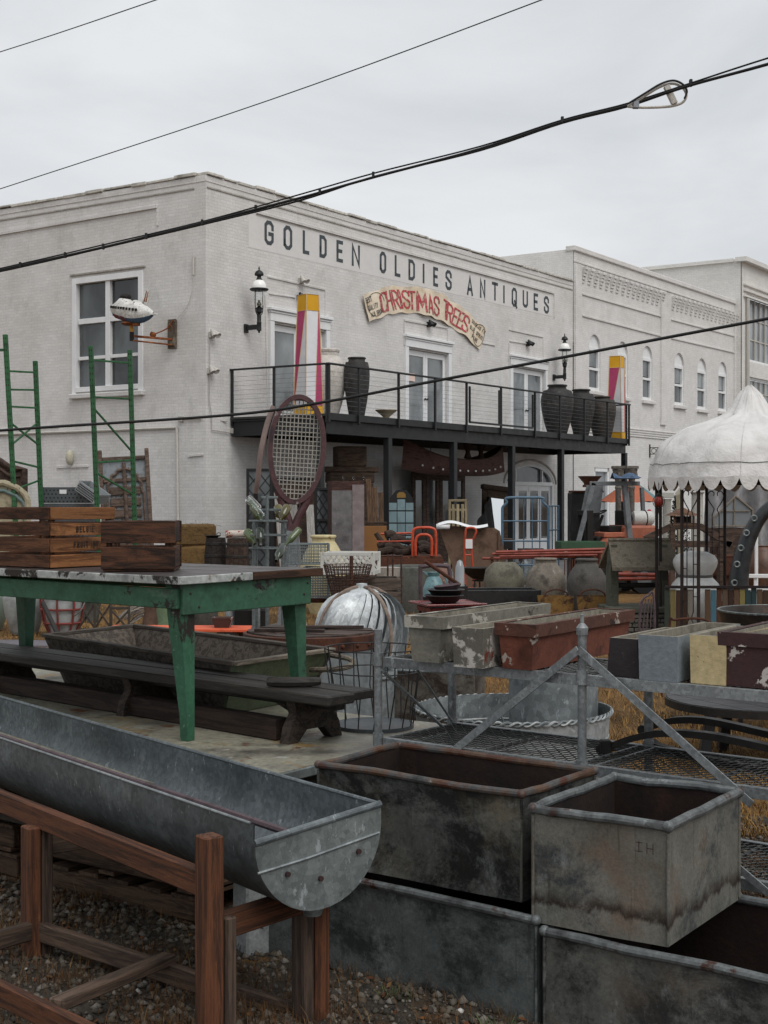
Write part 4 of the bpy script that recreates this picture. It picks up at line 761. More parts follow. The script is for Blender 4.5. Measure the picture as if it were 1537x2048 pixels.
mesh('marked_letters', [glyphg('I', lambda x, z: (.395+x, -.012, .30+z), .004, .036, .0028), glyphg('T', lambda x, z: (.386+x, -.012, .327+z), .024, .006, .0026), glyphg('T', lambda x, z: (.386+x, -.012, .300+z), .024, .004, .0026), glyphg('H', lambda x, z: (.424+x, -.012, .298+z), .024, .036, .0028)], m_bolt, tB)
tank('low mottled grey tank under the black-stained tank', (.523, 4.815), (.78, -.625), 1.28, .60, -.02, .355, m_tC, m_tin, m_rimg, .016)
tank('low brown-mottled tank under the tan tank, cut off by the right edge', (1.42, 4.12), (.79, -.61), 1.1, .78, -.02, .325, m_tD, m_tin, m_rimg, .0165)
# ---- platform, pallets, timbers
m_sheet = M('stained_sheet', ['55534b', '78756a', '8b8878', '4a483f'], 2.8, rough=.5, bump=.3, bs=35, fine=.35, spots=(('86672f', 3.1, .57, .1), ('5d3a20', 4.3, .60, .05), ('a6a59e', 6, .60, .12), ('33312c', 5, .63, .05)), rnd=0, spec=.5)
m_timb = wood('dark_timber', '2a2520', '3a332c', '1f1b18', 2.2, grain=14); m_pal = wood('pallet_wood', '463528', '5a4636', '33271e', 2.5, grain=14)
pl = [(-.75, 5.75), (.45, 7.42), (-.1, 7.80), (-.5, 8.1), (-.5, 8.95), (-2.75, 10.9), (-3.6, 9.2), (-2.6, 7.3)]
PF = thing('loading_platform', 'low platform topped with a stained metal sheet under the green table', 'platform', (-1.2, 7.2, 0))
o2 = Vector((-1.2, 7.2)); n = len(pl); tv = [Vector((x-o2.x, y-o2.y, z)) for z in (.575, .6) for x, y in pl]
mesh('sheet', (tv, [list(range(n))[::-1], [n+i for i in range(n)]]+[[i, (i+1) % n, n+(i+1) % n, n+i] for i in range(n)]), m_sheet, PF)
mesh('edge_angle', beamg((.44, -1.46, .575), (1.64, .21, .575), .03, .045), m_galvd, PF)
eb_ = Vector((.583, .812, 0)); ea_ = Vector((-.80, .60, 0)); A0_ = Vector((.45, -1.45, 0))
for k in range(4): beam('bearer', A0_+ea_*(.15+k*.62)+eb_*.05+Vector((0, 0, .50)), A0_+ea_*(.15+k*.62)+eb_*1.75+Vector((0, 0, .50)), .12, .14, m_timb, PF)
for k in range(3): beam('bearer', A0_+ea_*.02+eb_*(.1+.75*k)+Vector((0, 0, .36)), A0_+ea_*2.6+eb_*(.1+.75*k)+Vector((0, 0, .36)), .14, .13, m_timb, PF)
mesh('support_post', boxg((.672, -1.57, .25), (.12, .12, .54), R(35), .008), M('flaking_white_paint', ['8d9091', 'a3a6a6', '777a7a'], 5, spots=(('2a2522', 7, .58, .04),)), PF)
def pallet(p, rz, label):
    T = thing('pallet', label, 'pallet', p, rz, 'wooden pallets under the platform')
    for k in range(3): beam('stringer', (0, .03+k*.44, .07), (1.1, .03+k*.44, .07), .04, .09, m_pal, T)
    for k in range(6): beam('deck_board', (.06+k*.196, 0, .124), (.06+k*.196, .94, .124), .13, .018, m_pal, T, up=(0, 0, 1))
    for k in range(3): beam('bottom_board', (.06+k*.49, 0, .014), (.06+k*.49, .94, .014), .1, .018, m_pal, T)
    return T
pr = math.atan2(.60, -.80)-math.pi
for i, (sft, z, lb) in enumerate(((.02, 0, 'wooden pallet on the gravel behind the trough stand, bottom right one'), (.0, .137, 'wooden pallet on top of the bottom right pallet behind the trough stand'), (1.17, 0, 'wooden pallet on the gravel further left, bottom one under the platform'), (1.2, .137, 'wooden pallet further left, upper one under the platform'))):
    c = Vector((-.79, 5.86, z))+ea_*(sft+1.1); pallet(c, pr, lb)
# ---- green work table
m_grn = M('green_table_paint', ['274a37', '305842', '224230'], 3.5, rough=.6, rv=.12, bump=.35, bs=30, fine=.28, spots=(('1c1a17', 5, .63, .015), ('4a6152', 7, .62, .06), ('263a2e', 3, .58, .1)), rnd=.06)
m_grnw = M('worn_green_paint', ['2a513c', '356149', '264a37'], 3.5, rough=.6, bump=.35, fine=.28, spots=(('221d19', 4.5, .52, .02, (1, 1, .45)), ('77827a', 9, .63, .03)), rnd=.06)
m_top = M('grey_table_top', ['35302f', '474141', '2b2726'], 2.5, rough=.45, bump=.2, spec=.5); m_edge = M('flaked_white_edge', ['959896', 'aaadaa', '7d807f'], 5, bump=.5, bs=30, fine=.3, spots=(('2b2622', 4, .51, .03), ('5d3a22', 3, .58, .05)))
m_edgew = wood('bare_edge_wood', '38251a', '4d3322', '291b13', 3, grain=10)
TZ = H-.373; N0 = Vector((-1.0, 6.86, 0)); ea = Vector((-.80, .60, 0)); eb = Vector((.60, .80, 0)); TLn, TWd = 2.45, 1.06
GT = thing('work_table', 'green painted work table with a worn grey top, two crates on it', 'table', (N0.x, N0.y, .6), math.atan2(ea.y, ea.x)-math.pi)
# local x = -ea (towards the right), local y = -? : use world->local helper
g = lambda a, b_, z: lw(GT, N0+ea*a+eb*b_+Vector((0, 0, z)))
for k in range(4): b0 = k*TWd/4; beam('top_board', g(0, b0+TWd/8, TZ-.02), g(TLn, b0+TWd/8, TZ-.02), TWd/4-.004, .035, m_top, GT, .004)
beam('edge_strip', g(-.006, -.012, TZ-.022), g(TLn, -.012, TZ-.022), .02, .04, m_edge, GT); beam('edge_strip', g(-.012, -.02, TZ-.022), g(-.012, TWd*.48, TZ-.022), .02, .04, m_edge, GT); beam('edge_strip', g(-.012, TWd*.485, TZ-.022), g(-.012, TWd+.02, TZ-.022), .022, .042, m_edgew, GT)
ap_h, az = .155, TZ-.04
beam('apron', g(.03, .02, az-.075), g(TLn-.03, .02, az-.06), .025, .10, m_grn, GT); beam('apron', g(.02, .03, az-ap_h/2), g(.02, TWd-.05, az-ap_h/2), .025, ap_h, m_grn, GT)
beam('apron', g(.03, TWd-.03, az-.06), g(TLn-.03, TWd-.03, az-.06), .025, .10, m_grn, GT); beam('apron', g(TLn-.02, .03, az-ap_h/2), g(TLn-.02, TWd-.05, az-ap_h/2), .025, ap_h, m_grn, GT)
def tleg(a, b_, da, db, mt, sh=0):
    z0_, z1_ = .602, az-.01; s1_, s2_ = .10, .05; vs = []
    for z, s in ((z0_, s2_), (z0_+.12, s2_*1.05), (z1_-.15, s1_*.95), (z1_, s1_)):
        for x, y in ((0, 0), (1, 0), (1, 1), (0, 1)): vs.append(g(a+da*x*s, b_+db*(y*s+(s1_-s)*sh), z))
    fs = [[0, 1, 2, 3][::-1], [12, 13, 14, 15]]+[[i*4+k, i*4+(k+1) % 4, i*4+4+(k+1) % 4, i*4+4+k] for i in range(3) for k in range(4)]
    mesh('leg', (vs, fs), mt, GT)
tleg(.034, .036, 1, 1, m_grnw, 1); tleg(.034, TWd-.06, 1, -1, m_grn); tleg(TLn-.036, .036, -1, 1, m_grnw); tleg(TLn-.036, TWd-.05, -1, -1, m_grn)
for b_, z in ((.08, .05), (.14, .12), (.6, .05), (.95, .1), (.98, .04)): mesh('nail', sphg(g(.004, b_, az-z), .006, 6, 4), m_bolt, GT)
# ---- crates
m_cro = wood('orange_crate_wood', '744a2a', '8d5f3a', '58361f', 2.0, grain=14, spots=(('2a1c13', 3.5, .58, .12), ('a37a52', 5, .64, .08)), rnd=.2); m_crb = wood('dark_crate_wood', '38241a', '523322', '20150f', 2.2, grain=9, spots=(('120d0a', 3.5, .53, .12), ('6b452c', 5, .63, .06)), rnd=.2); m_crd = wood('brown_crate_side', '4b2f20', '613f2a', '352116', 2.0, grain=13, spots=(('1a120e', 3.5, .55, .12), ('7a5032', 5, .64, .08)))
m_print = M('stamp_ink', ['261a13', '3a281c'], 12, bump=0, rnd=0)
BC = thing('wooden_crate', 'orange slatted crate stamped BELGIE FRUIT 197 on the left of the green table', 'crate', (-1.815, 7.62, TZ), R(53))
cl_, cw_ = .46, .62; zs4 = [(.0, .075), (.083, .165), (.175, .25), (.262, .335)]
for i, (za, zb) in enumerate(zs4):
    tl = .004*math.sin(i*2.1); zz_ = (za+zb)/2
    beam('slat', (0, 0, zz_+.0), (cl_, 0, zz_+tl), .014, zb-za-.006, m_cro, BC); beam('slat', (0, cw_, zz_), (cl_, cw_, zz_), .014, zb-za-.006, m_crd, BC)
    beam('slat', (-.0, .008, zz_), (-.0, cw_-.008, zz_), .014, zb-za-.006, m_crd, BC); beam('slat', (cl_, .008, zz_), (cl_, cw_-.008, zz_), .014, zb-za-.006, m_crd, BC)
for x, y in ((.025, .022), (cl_-.025, .022), (.025, cw_-.022), (cl_-.025, cw_-.022)): beam('corner_post', (x, y, .002), (x, y, .33), .03, .03, m_crd, BC)
for k in range(4): beam('floor_slat', (.02, .08+k*.15, .01), (cl_-.02, .08+k*.15, .01), .12, .012, m_crd, BC)
def stamp(txt, x0, z0_, h, par, w=.58, y=-.0095, adv=.74, sw=.2):
    gs = []; x = x0
    for ch in txt:
        if ch == ' ': x += h*.35; continue
        wd = h*w*(.45 if ch in 'I1' else 1); gs.append(glyphg(ch, lambda a, b_: (x+a, y, z0_+b_), wd, h, h*sw)); x += wd+h*.17
    mesh('stamped_letters', gs, m_print, par)
stamp('BELGIE', .172, .193, .036, BC, .5); stamp('FRUIT 197', .155, .108, .036, BC, .5)
DC = thing('wooden_crate', 'small dark stained two-board crate in front of the stamped crate', 'crate', (-1.475, 7.30, TZ), R(2))
for za, zb in ((.012, .128), (.147, .262)):
    for y in (0, .3): beam('board', (0, y, (za+zb)/2), (.385, y, (za+zb)/2), .018, zb-za, m_crb, DC)
    for x in (.018, .367): beam('board', (x, .012, (za+zb)/2+.004), (x, .288, (za+zb)/2+.004), .022, zb-za-.004, m_crb, DC)
for x in (.04, .345):
    for y in (.02, .28): beam('corner_post', (x, y, .0), (x, y, .258), .03, .02, m_crb, DC)
mesh('floor_board', boxg((.193, .15, .008), (.37, .3, .014)), m_crb, DC)
# ---- long dark bench and its neighbours on the platform
m_bench = wood('black_bench_wood', '211d1a', '2f2a26', '161412', 2.0, grain=16, rough=.6, spec=.4, spots=(('47403a', 5, .65, .12),)); m_benchl = wood('bench_leg_wood', '332b25', '463b33', '241e1a', 3, grain=9)
ab = Vector((-.74, .673, 0)); wb_ = Vector((.673, .74, 0)); E0 = Vector((-.27, 6.68, 0))
BE = thing('plank_bench', 'long low blackened plank bench on the platform in front of the wooden vat', 'bench', (E0.x, E0.y, .6))
b3 = lambda a, w, z: lw(BE, E0+ab*a+wb_*w+Vector((0, 0, z)))
beam('seat_plank', b3(0, .10, .835), b3(3.4, .10, .835), .19, .05, m_bench, BE, .014); beam('seat_plank', b3(.03, .285, .838), b3(3.4, .285, .838), .165, .045, m_bench, BE, .014); beam('underside_rail', b3(.1, .19, .79), b3(3.3, .19, .79), .07, .05, m_bench, BE)
for a0 in (.30, 1.62, 3.0):
    pts = [(-.19, .60), (-.12, .60), (-.06, .66), (.06, .66), (.12, .60), (.19, .60), (.17, .68), (.13, .74), (.15, .81), (-.15, .81), (-.13, .74), (-.17, .68)]
    m3 = Matrix((wb_, ab, Vector((0, 0, 1)))).transposed().to_4x4(); m3.translation = b3(a0, .19, 0)
    mesh('support', xf(polyg(pts, .06, -.03), m3), m_benchl, BE); mesh('brace', beamg(b3(a0+.02, .19, .70), b3(a0+.3, .19, .80), .05, .03), m_benchl, BE)
tag(mesh('stick', tubeg(smooth([b for b in (E0+ab*.48+wb_*.06+Vector((0, 0, .885)), E0+ab*.36+wb_*.13+Vector((0, 0, .887)), E0+ab*.3+wb_*.25+Vector((0, 0, .885)))]), [.022, .025, .026, .026, .026, .025, .024, .022, .02], 8), m_bench), 'short thick charred stick lying on the end of the bench', 'stick')
tag(beam('timber_beam', D(-120, 1345, .655), D(566, 1458, .655), .10, .105, wood('brown_black_timber', '2a1f1a', '382a23', '1e1613', 2, grain=14)), 'long dark square timber lying on the platform under the bench', 'timber')
# wooden vat / dough trough
m_vat = wood('grey_vat_wood', '4b443d', '5f574f', '37312c', 2.2, grain=12, spots=(('201c19', 3, .64, .1),)); m_vatg = M('faded_green_paint', ['4a5440', '5b654e', '3d4635'], 4, bump=.3, spots=(('33302a', 5, .6, .06),)); m_vatr = wood('pale_rim_wood', '6b6256', '837a6c', '544c43', 3, grain=9)
VT = thing('wooden_trough', 'large grey wooden trough with a faded green end behind the bench', 'trough', (-1.3, 8.6, .6))
fr_, br_, bl_, fl_ = [D(px, py, .9) for px, py in ((470, 1331), (668, 1302), (268, 1253), (88, 1273))]; cen = (fr_+br_+bl_+fl_)/4
bt_ = [Vector((c.x+(cen.x-c.x)*.16, c.y+(cen.y-c.y)*.16, .605)) for c in (fr_, br_, bl_, fl_)]; tp_ = [fr_, br_, bl_, fl_]
for i in range(4):
    j = (i+1) % 4; a_, b_, c_, d_ = [lw(VT, v) for v in (bt_[i], bt_[j], tp_[j], tp_[i])]; inn = (lw(VT, cen+Vector((0, 0, -.15)))-(a_+c_)/2).normalized()*.03
    for k in range(2):
        f0, f1 = k/2+.006*k, (k+1)/2-.004; q4 = [a_.lerp(d_, f0), b_.lerp(c_, f0), b_.lerp(c_, f1), a_.lerp(d_, f1)]; vs = q4+[v+inn for v in q4]
        mesh('end_board' if i in (0, 2) else 'side_board', (vs, [[0, 1, 2, 3], [7, 6, 5, 4], [0, 4, 5, 1], [1, 5, 6, 2], [2, 6, 7, 3], [3, 7, 4, 0]]), m_vatg if i == 0 else m_vat, VT)
    beam('rim_board', d_+inn*.3+Vector((0, 0, .008)), c_+inn*.3+Vector((0, 0, .008)), .05, .022, m_vatr if i == 0 else m_vat, VT)
mesh('bottom', ([lw(VT, v) for v in bt_], [[0, 1, 2, 3]]), m_vat, VT)
mesh('handle', tubeg(smooth([lw(VT, br_+Vector((-.03, -.02, -.02))), lw(VT, D(700, 1318, .88)), lw(VT, D(704, 1330, .85)), lw(VT, D(672, 1338, .83)), lw(VT, fr_.lerp(br_, .75)+Vector((0, 0, -.09)))]), .016, 8), m_vatr, VT)
# riveted drum
m_drum = M('chalky_zinc', ['5f6467', '74797b', '4d5153'], 3, rough=.7, bump=.5, bs=22, fine=.25, spots=(('8b8f90', 6, .6, .1),)); m_lid = wood('rusty_lid_wood', '3f322c', '554740', '2d2421', 2.5, grain=7, spots=(('7a7168', 5, .66, .05),))
DR = thing('riveted_drum', 'big riveted zinc drum with a weathered wooden lid behind the green table leg', 'drum', P(622, 0, 9.3)*1 if False else Vector((PX(622, 9.3), 9.3, 0)))
rD, hD = .437, PZ(1263, 9.3)
mesh('body', latheg([(0, .01), (rD, .01), (rD, hD-.06), (rD-.01, hD-.06)], 48), m_drum, DR); mesh('rim_band', latheg([(rD+.004, hD-.10), (rD+.01, hD-.095), (rD+.01, hD-.005), (rD-.012, hD), (rD-.012, hD-.03)], 48), m_rust, DR)
for k in range(24): a = 2*math.pi*k/24; mesh('rivet', sphg((math.cos(a)*(rD+.01), math.sin(a)*(rD+.01), hD-.06), .014, 8, 5), m_rust, DR)
for k in range(5):
    x0 = -rD*.95+k*rD*.39; pts = []
    w_ = rD*.37; ys = [math.sqrt(max(0, (rD-.015)**2-x**2)) for x in (x0, x0+w_)]
    vs = [Vector((x0, -ys[0], 0)), Vector((x0+w_, -ys[1], 0)), Vector((x0+w_, ys[1], 0)), Vector((x0, ys[0], 0))]; hz = hD-.012+.006*(k % 2); vs = [v+Vector((0, 0, hz)) for v in vs]+[v+Vector((0, 0, hz+.018)) for v in vs]
    mesh('lid_board', ([Matrix.Rotation(R(72), 3, 'Z')@v for v in vs], [[3, 2, 1, 0], [4, 5, 6, 7], [0, 1, 5, 4], [1, 2, 6, 5], [2, 3, 7, 6], [3, 0, 4, 7]]), m_lid, DR)
for a, b_ in (((-.36, -.12), (.1, -.2)), ((-.05, .1), (.35, .05))): beam('lid_batten', (*a, hD+.022), (*b_, hD+.026), .04, .018, m_lid, DR)
mesh('corner_strap', boxg((rD*.985, -.12, hD/2), (.03, .05, hD)), m_rust, DR)
# turbine ventilator
m_vent = galvmat('bright_zinc', ['a9aeb0', 'c2c7c9', 'd8dbdc'], 30, .66, .4, .25); m_ventr = M('vent_strap', ['6b5a4f', '87776b', '4e4139'], 6, bump=.3)
VN = thing('turbine_ventilator', 'silver round turbine roof ventilator with curved fins behind the drum', 'ventilator', (PX(724, 10.2), 10.2, 0)); rV = .345; zc = .84; hv = .30
for k in range(30):
    a0 = 2*math.pi*k/30; vs = []
    for j in range(13):
        ph = R(-82+164*j/12); r = rV*math.cos(ph)**.62; z = zc+hv*math.sin(ph); tws = .8*j/12
        for d_, rr_ in ((0, 1.0), (.20, .90)): vs.append(Vector((r*rr_*math.cos(a0+tws+d_), r*rr_*math.sin(a0+tws+d_), z)))
    mesh('fin', (vs, [[2*j, 2*j+1, 2*j+3, 2*j+2] for j in range(12)]), m_vent, VN, sharp=180)
mesh('top_cap', latheg([(.14, zc+hv-.02), (.1, zc+hv+.008), (.04, zc+hv+.02), (.04, zc+hv+.05), (0, zc+hv+.055)], 24), m_vent, VN)
for a in (35, 125): mesh('strap', tubeg([(math.cos(R(a))*(rV+.03)*math.cos(R(t)), math.sin(R(a))*(rV+.03)*math.cos(R(t)), zc-.02+(hv+.05)*math.sin(R(t))) for t in range(-20, 201, 11)], .013, 6), m_ventr, VN)
mesh('neck', latheg([(.24, 0), (.24, .5), (.26, .52), (.26, .56), (.2, .57)], 28), m_galvl, VN); mesh('core', latheg([(.2, .55), (.2, 1.1), (0, 1.12)], 16), m_galvd, VN)
# wire plant basket on a disc
WB = thing('wire_basket', 'tall open wire basket with a flat dark disc base beside the rack post', 'basket', (PX(748, 7.4), 7.4, .6))
mesh('base_disc', latheg([(0, .012), (.2, .014), (.212, .02), (.212, .0), (0, .0)], 36), M('dark_zinc_disc', ['3f4448', '4d5256'], 4, rough=.5, metal=.3, bump=.1), WB)
for k in range(16): a = 2*math.pi*k/16; mesh('wire', tubeg([(.208*math.cos(a), .208*math.sin(a), .01), (.23*math.cos(a+.1), .23*math.sin(a+.1), .2), (.26*math.cos(a+.05), .26*math.sin(a+.05), .42)], .0032, 4), m_black, WB)
for r, z in ((.26, .42), (.245, .3)): mesh('hoop', tubeg([(r*math.cos(2*math.pi*k/28), r*math.sin(2*math.pi*k/28), z) for k in range(28)], .0035, 4, True), m_black, WB)
# ---- galvanised rack with mesh shelves
m_rk = galvmat('rack_zinc', ['6c7072', '818587', '979b9b'], 70, .60, .45, .45, (('5a3a28', 6, .68, .04),)); m_mesh = M('dirty_mesh', ['3c3e3e', '4d4f4e', '2e2f2f'], 9, rough=.5, metal=.3, bump=.2)
rk1 = Vector((.786, -.618, 0)); rk2 = Vector((.618, .786, 0)); R0 = Vector((-.027, 6.6, 0)); BAY, DEP = 1.1, .60; zU, zL, zB = 1.05, .672, .31
RK = thing('mesh_rack', 'galvanised rack with wire mesh shelves holding rows of planters', 'rack', R0)
r3 = lambda a, b_, z: lw(RK, R0+rk1*a+rk2*b_+Vector((0, 0, z)))
for i in range(3):
    for b_ in (0, DEP):
        top = 1.23 if b_ == 0 and i == 1 else 1.19 if b_ == 0 else 1.06
        po = mesh('post', tubeg([r3(i*BAY, b_, .0), r3(i*BAY, b_, top)], .021 if b_ else .019, 12), m_rk, RK)
        if b_ == 0 and i: mesh('post_finial', latheg([(.024, 0), (.026, .03), (.014, .045), (.008, .05), (.008, .085), (0, .09)], 10, r3(i*BAY, 0, top)), m_rk, po)
        for z in (zU, zL, zB): mesh('collar', tubeg([r3(i*BAY, b_, z-.03), r3(i*BAY, b_, z+.03)], .025, 12), m_rk, po)
for z in (zU, zL, zB):
    for b_ in (0, DEP): mesh('shelf_edge', [beamg(r3(.03, b_, z-.012), r3(2*BAY, b_, z-.012), .006, .045), beamg(r3(.03, b_+(.014 if b_ == 0 else -.014), z+.008), r3(2*BAY, b_+(.014 if b_ == 0 else -.014), z+.008), .026, .005)], m_rk, RK)
    for a in (.02, BAY-.04, BAY+.04, 2*BAY-.02): mesh('shelf_end', beamg(r3(a, .02, z-.01), r3(a, DEP-.02, z-.01), .006, .035), m_rk, RK)
    for a in (BAY*.5, BAY*1.5): mesh('shelf_bar', beamg(r3(a, .02, z-.005), r3(a, DEP-.02, z-.005), .02, .012), m_mesh, RK)
    gs = []; ns = 17
    for k in range(ns):
        b_ = .03+(DEP-.06)*k/(ns-1); m_ = 72
        gs.append(tubeg([r3(.03+(2*BAY-.06)*i/m_, b_+(.016 if (i+k) % 2 else -.016), z+(.004 if (i+k) % 2 else 0)) for i in range(m_+1)], .0028, 4))
    mesh('wire_mesh', gs, m_mesh, RK, kind='stuff')
for i in (0, 1):
    s0, s1 = (1.0, .40) if i == 0 else (1.0, 1.70)
    mesh('diagonal_brace', beamg(r3(BAY*s0, -.03, 1.17), r3(BAY*s1+ (0 if i == 0 else 0), -.03, .66 if i == 0 else .62), .006, .035), m_rk, RK)
mesh('diagonal_brace', beamg(r3(2*BAY, -.03, .12), r3(1.32*BAY, -.03, .60), .006, .03), m_rk, RK)
mesh('tie_wire', tubeg([r3(.02, .0, 1.0), r3(.12, .35, .70)], .008, 6), m_rk, RK); mesh('tie_wire', tubeg([r3(.02, DEP, .66), r3(.05, .2, 1.02)], .006, 6), m_rk, RK)
# planters on the top shelf
m_cem = M('bare_cement', ['6f6b60', '857f72', '5b574d'], 5, rough=.9, bump=.5, bs=50)
def planter(label, fl, wpx, h, L, mat, rim=None, flare=.02, dirv=(.56, .83), e1=(.80, -.60), t=.02, name='planter'):
    o = D(*fl, zU+.012); e1 = Vector((*e1, 0)).normalized(); w = wpx*o.y/F/abs(e1.x)*.86
    T = thing(name, label, 'planter', o, math.atan2(e1.y, e1.x), 'rectangular planters on the mesh rack')
    dl = Matrix.Rotation(-T.rotation_euler.z, 3, 'Z')@Vector((*dirv, 0)).normalized()
    def box4(z, s, ins): return [Vector((ins-s, ins-s*.5, z)), Vector((w-ins+s, ins-s*.5, z)), dl*(L)+Vector((w-ins+s, -ins+s, z)), dl*L+Vector((ins-s, -ins+s, z))]
    rings = [box4(0, 0, 0), box4(h, flare, 0), box4(h, flare, t), box4(.03, 0, t+.01)]; vs = sum(rings, [])
    fs = [[3, 2, 1, 0]]+[[i*4+k, i*4+(k+1) % 4, i*4+4+(k+1) % 4, i*4+4+k] for i in (0,) for k in range(4)]
    mesh('body', (vs, fs), mat, T); mesh('inside', (vs, [[i*4+k, i*4+(k+1) % 4, i*4+4+(k+1) % 4, i*4+4+k] for i in (1, 2) for k in range(4)]+[[12, 13, 14, 15]]), m_cem, T)
    if rim:
        ra_, rb_ = box4(h-.05, flare+.012, 0), box4(h+.004, flare+.014, 0); rc = box4(h+.004, flare+.014, t+.012)
        mesh('rim', (ra_+rb_+rc, [[k, (k+1) % 4, 4+(k+1) % 4, 4+k] for k in range(4)]+[[4+k, 4+(k+1) % 4, 8+(k+1) % 4, 8+k] for k in range(4)]), rim, T)
    return T
pm = lambda n_, cols, sp: M(n_, cols, 4, rough=.85, bump=.5, bs=40, fine=.2, spots=sp, rnd=0)
m_p1 = pm('olive_grey_paint', ['66635a', '77746a', '55524a'], (('a9a59b', 4.5, .545, .015), ('2d2a25', 6, .60, .05))); m_p2 = pm('patchy_planter', ['55524a', '66625a'], (('b5afa8', 9, .50, .05), ('6b2d20', 4, .60, .04))); m_p3 = pm('red_brown_planter', ['5f3427', '704031', '4a281e'], (('33201a', 4, .54, .12), ('a39a90', 8, .64, .02))); m_p3r = pm('dark_red_rim', ['4a2d24', '5c392d'], (('a29a90', 14, .60, .02), ('2b1d18', 5, .55, .08)))
m_p4 = pm('black_planter', ['262224', '332d2f'], (('5c5658', 14, .68, .02),)); m_p5 = pm('blue_grey_planter', ['6d757b', '7b8389'], ()); m_p6 = pm('cream_planter', ['b5a37a', 'c2b189'], (('4a4236', 8, .68, .015),)); m_p7 = pm('maroon_planter', ['3a2526', '48302f'], (('b9b3ac', 9, .60, .015),)); m_p5s = pm('tan_planter', ['8b7f68', '978b75'], ())
planter('olive-grey chipped planter, leftmost on the rack', (825, 1322), 60, .205, 1.0, m_p1, m_p1); planter('cement planter with white and red patches, second from left on the rack', (908, 1333), 63, .175, .85, m_p2, None, .006)
planter('long red-brown planter with a dark rim in the middle of the rack', (1006, 1336), 62, .195, .98, m_p3, m_p3r, .02); planter('plain black planter just right of the rack post', (1214, 1351), 66, .16, .6, m_p4, None, -.012); planter('smooth blue-grey planter between the black and cream ones', (1279, 1359), 76, .185, .72, m_p5, None, .004)
planter('cream yellow planter with fine cracks beside the maroon one', (1382, 1366), 68, .195, .5, m_p6, None, .004); planter('maroon planter with white chipped edges at the right edge', (1450, 1371), 92, .21, .7, m_p7, m_p7, .012)
# cart springs on the lower shelf
m_iron = M('black_iron', ['191716', '26221f', '121110'], 6, rough=.55, bump=.4, bs=40, spots=(('3d2a20', 6, .64, .08),))
def spring(label, pts, zb=zL+.02, w=.05, th=.03):
    T = thing('cart_spring', label, 'spring', D(*pts[0][:2], zb)); q_ = smooth([lw(T, P(px, py, Y)) for px, py, Y in pts], 5)
    vs, fs = [], []
    for i, p in enumerate(q_):
        for s, z in ((-1, -1), (1, -1), (1, 1), (-1, 1)): vs.append(p+rk2*s*w/2+Vector((0, 0, z*th/2)))
    for i in range(len(q_)-1): fs += [[i*4+k, i*4+(k+1) % 4, i*4+4+(k+1) % 4, i*4+4+k] for k in range(4)]
    fs += [[3, 2, 1, 0], [len(vs)-4+k for k in range(4)]]; mesh('leaf', (vs, fs), m_iron, T); mesh('eye', tubeg([q_[0]-rk2*.04, q_[0]+rk2*.04], .024, 10), m_iron, T); return T, q_
T, q_ = spring('curved black iron cart spring with hooked end, front one on the lower shelf', [(1210, 1498, 6.25), (1262, 1478, 6.2), (1330, 1466, 6.1), (1430, 1473, 5.95), (1560, 1500, 5.75)]); mesh('hook_plate', boxg(q_[0]+Vector((.0, -.02, -.005)), (.05, .05, .10)), m_iron, T)
spring('arched black iron bar resting at the back of the lower shelf', [(1292, 1458, 6.6), (1340, 1442, 6.5), (1400, 1440, 6.4), (1470, 1452, 6.3), (1580, 1478, 6.1)]); spring('straight rusty iron bar lying low on the lower shelf', [(1302, 1490, 6.42), (1380, 1510, 6.25), (1460, 1528, 6.05), (1570, 1548, 5.85)], w=.045)
# round tub, cylinder, iron weight, rusty box, dark round table
m_tub = galvmat('old_tub_zinc', ['7d8284', '999d9e', 'b0b3b2'], 30, .56, .5, .3); m_tubi = galvmat('tub_inside', ['5f6567', '787e80', '8d9293'], 25, .60, .5, .3)
TB = thing('round_tub', 'wide round zinc tub with a rope-pattern rim on the straw', 'tub', (PX(1025, 9.0), 9.0, 0)); rT, hT = .625, H-(1414-1000)*9/F
mesh('body', latheg([(0, .01), (rT*.93, .01), (rT*.95, .1), (rT*.96, .13), (rT*.965, .16), (rT*.98, hT*.7), (rT, hT)], 64), m_tub, TB); mesh('inside', latheg([(rT-.008, hT), (rT*.95, .12), (rT*.92, .02), (0, .02)], 64), m_tubi, TB)
gs = []
for s in (0, math.pi): gs.append(tubeg([((rT+.004+.007*math.cos(34*a+s))*math.cos(a), (rT+.004+.007*math.cos(34*a+s))*math.sin(a), hT-.014+.012*math.sin(34*a+s)) for a in [2*math.pi*i/400 for i in range(400)]], .0075, 5, True))
mesh('rope_rim', gs[0], m_tub, TB); mesh('rope_rim', gs[1], m_tubi, TB)
for z in (.13, .3): mesh('hoop', tubeg([((rT*.975)*math.cos(2*math.pi*k/48), (rT*.975)*math.sin(2*math.pi*k/48), z) for k in range(48)], .009, 5, True), m_tub, TB)
tag(mesh('zinc_cylinder', [latheg([(.29, 0), (.29, .66), (.30, .67), (.295, .68), (.28, .67), (.28, .05), (0, .05)], 40)], m_tubi, None, (PX(1107, 9.15), 9.15, .025)), 'tall grey zinc cylinder standing inside the round tub', 'cylinder')
WT = thing('iron_weight', 'small olive bell-shaped iron weight with a loop handle in the round tub', 'weight', (PX(997, 8.72), 8.72, .025))
mesh('body', latheg([(0, 0), (.075, 0), (.085, .02), (.085, .24), (.07, .30), (.045, .34), (.02, .36), (0, .36)], 18), M('olive_iron', ['2b2d22', '3a3c2e'], 5, bump=.3), WT); mesh('handle', tubeg(arc((0, 0, .36), .035, -10, 190, 12, 'xz', .08), .008, 6), m_galvd, WT)
RB = thing('rusty_trough', 'long rusty grey metal feed box behind the wire basket', 'trough', (PX(765, 10.3), 10.55, 0), R(-14)); hb = PZ(1348, 10.3)
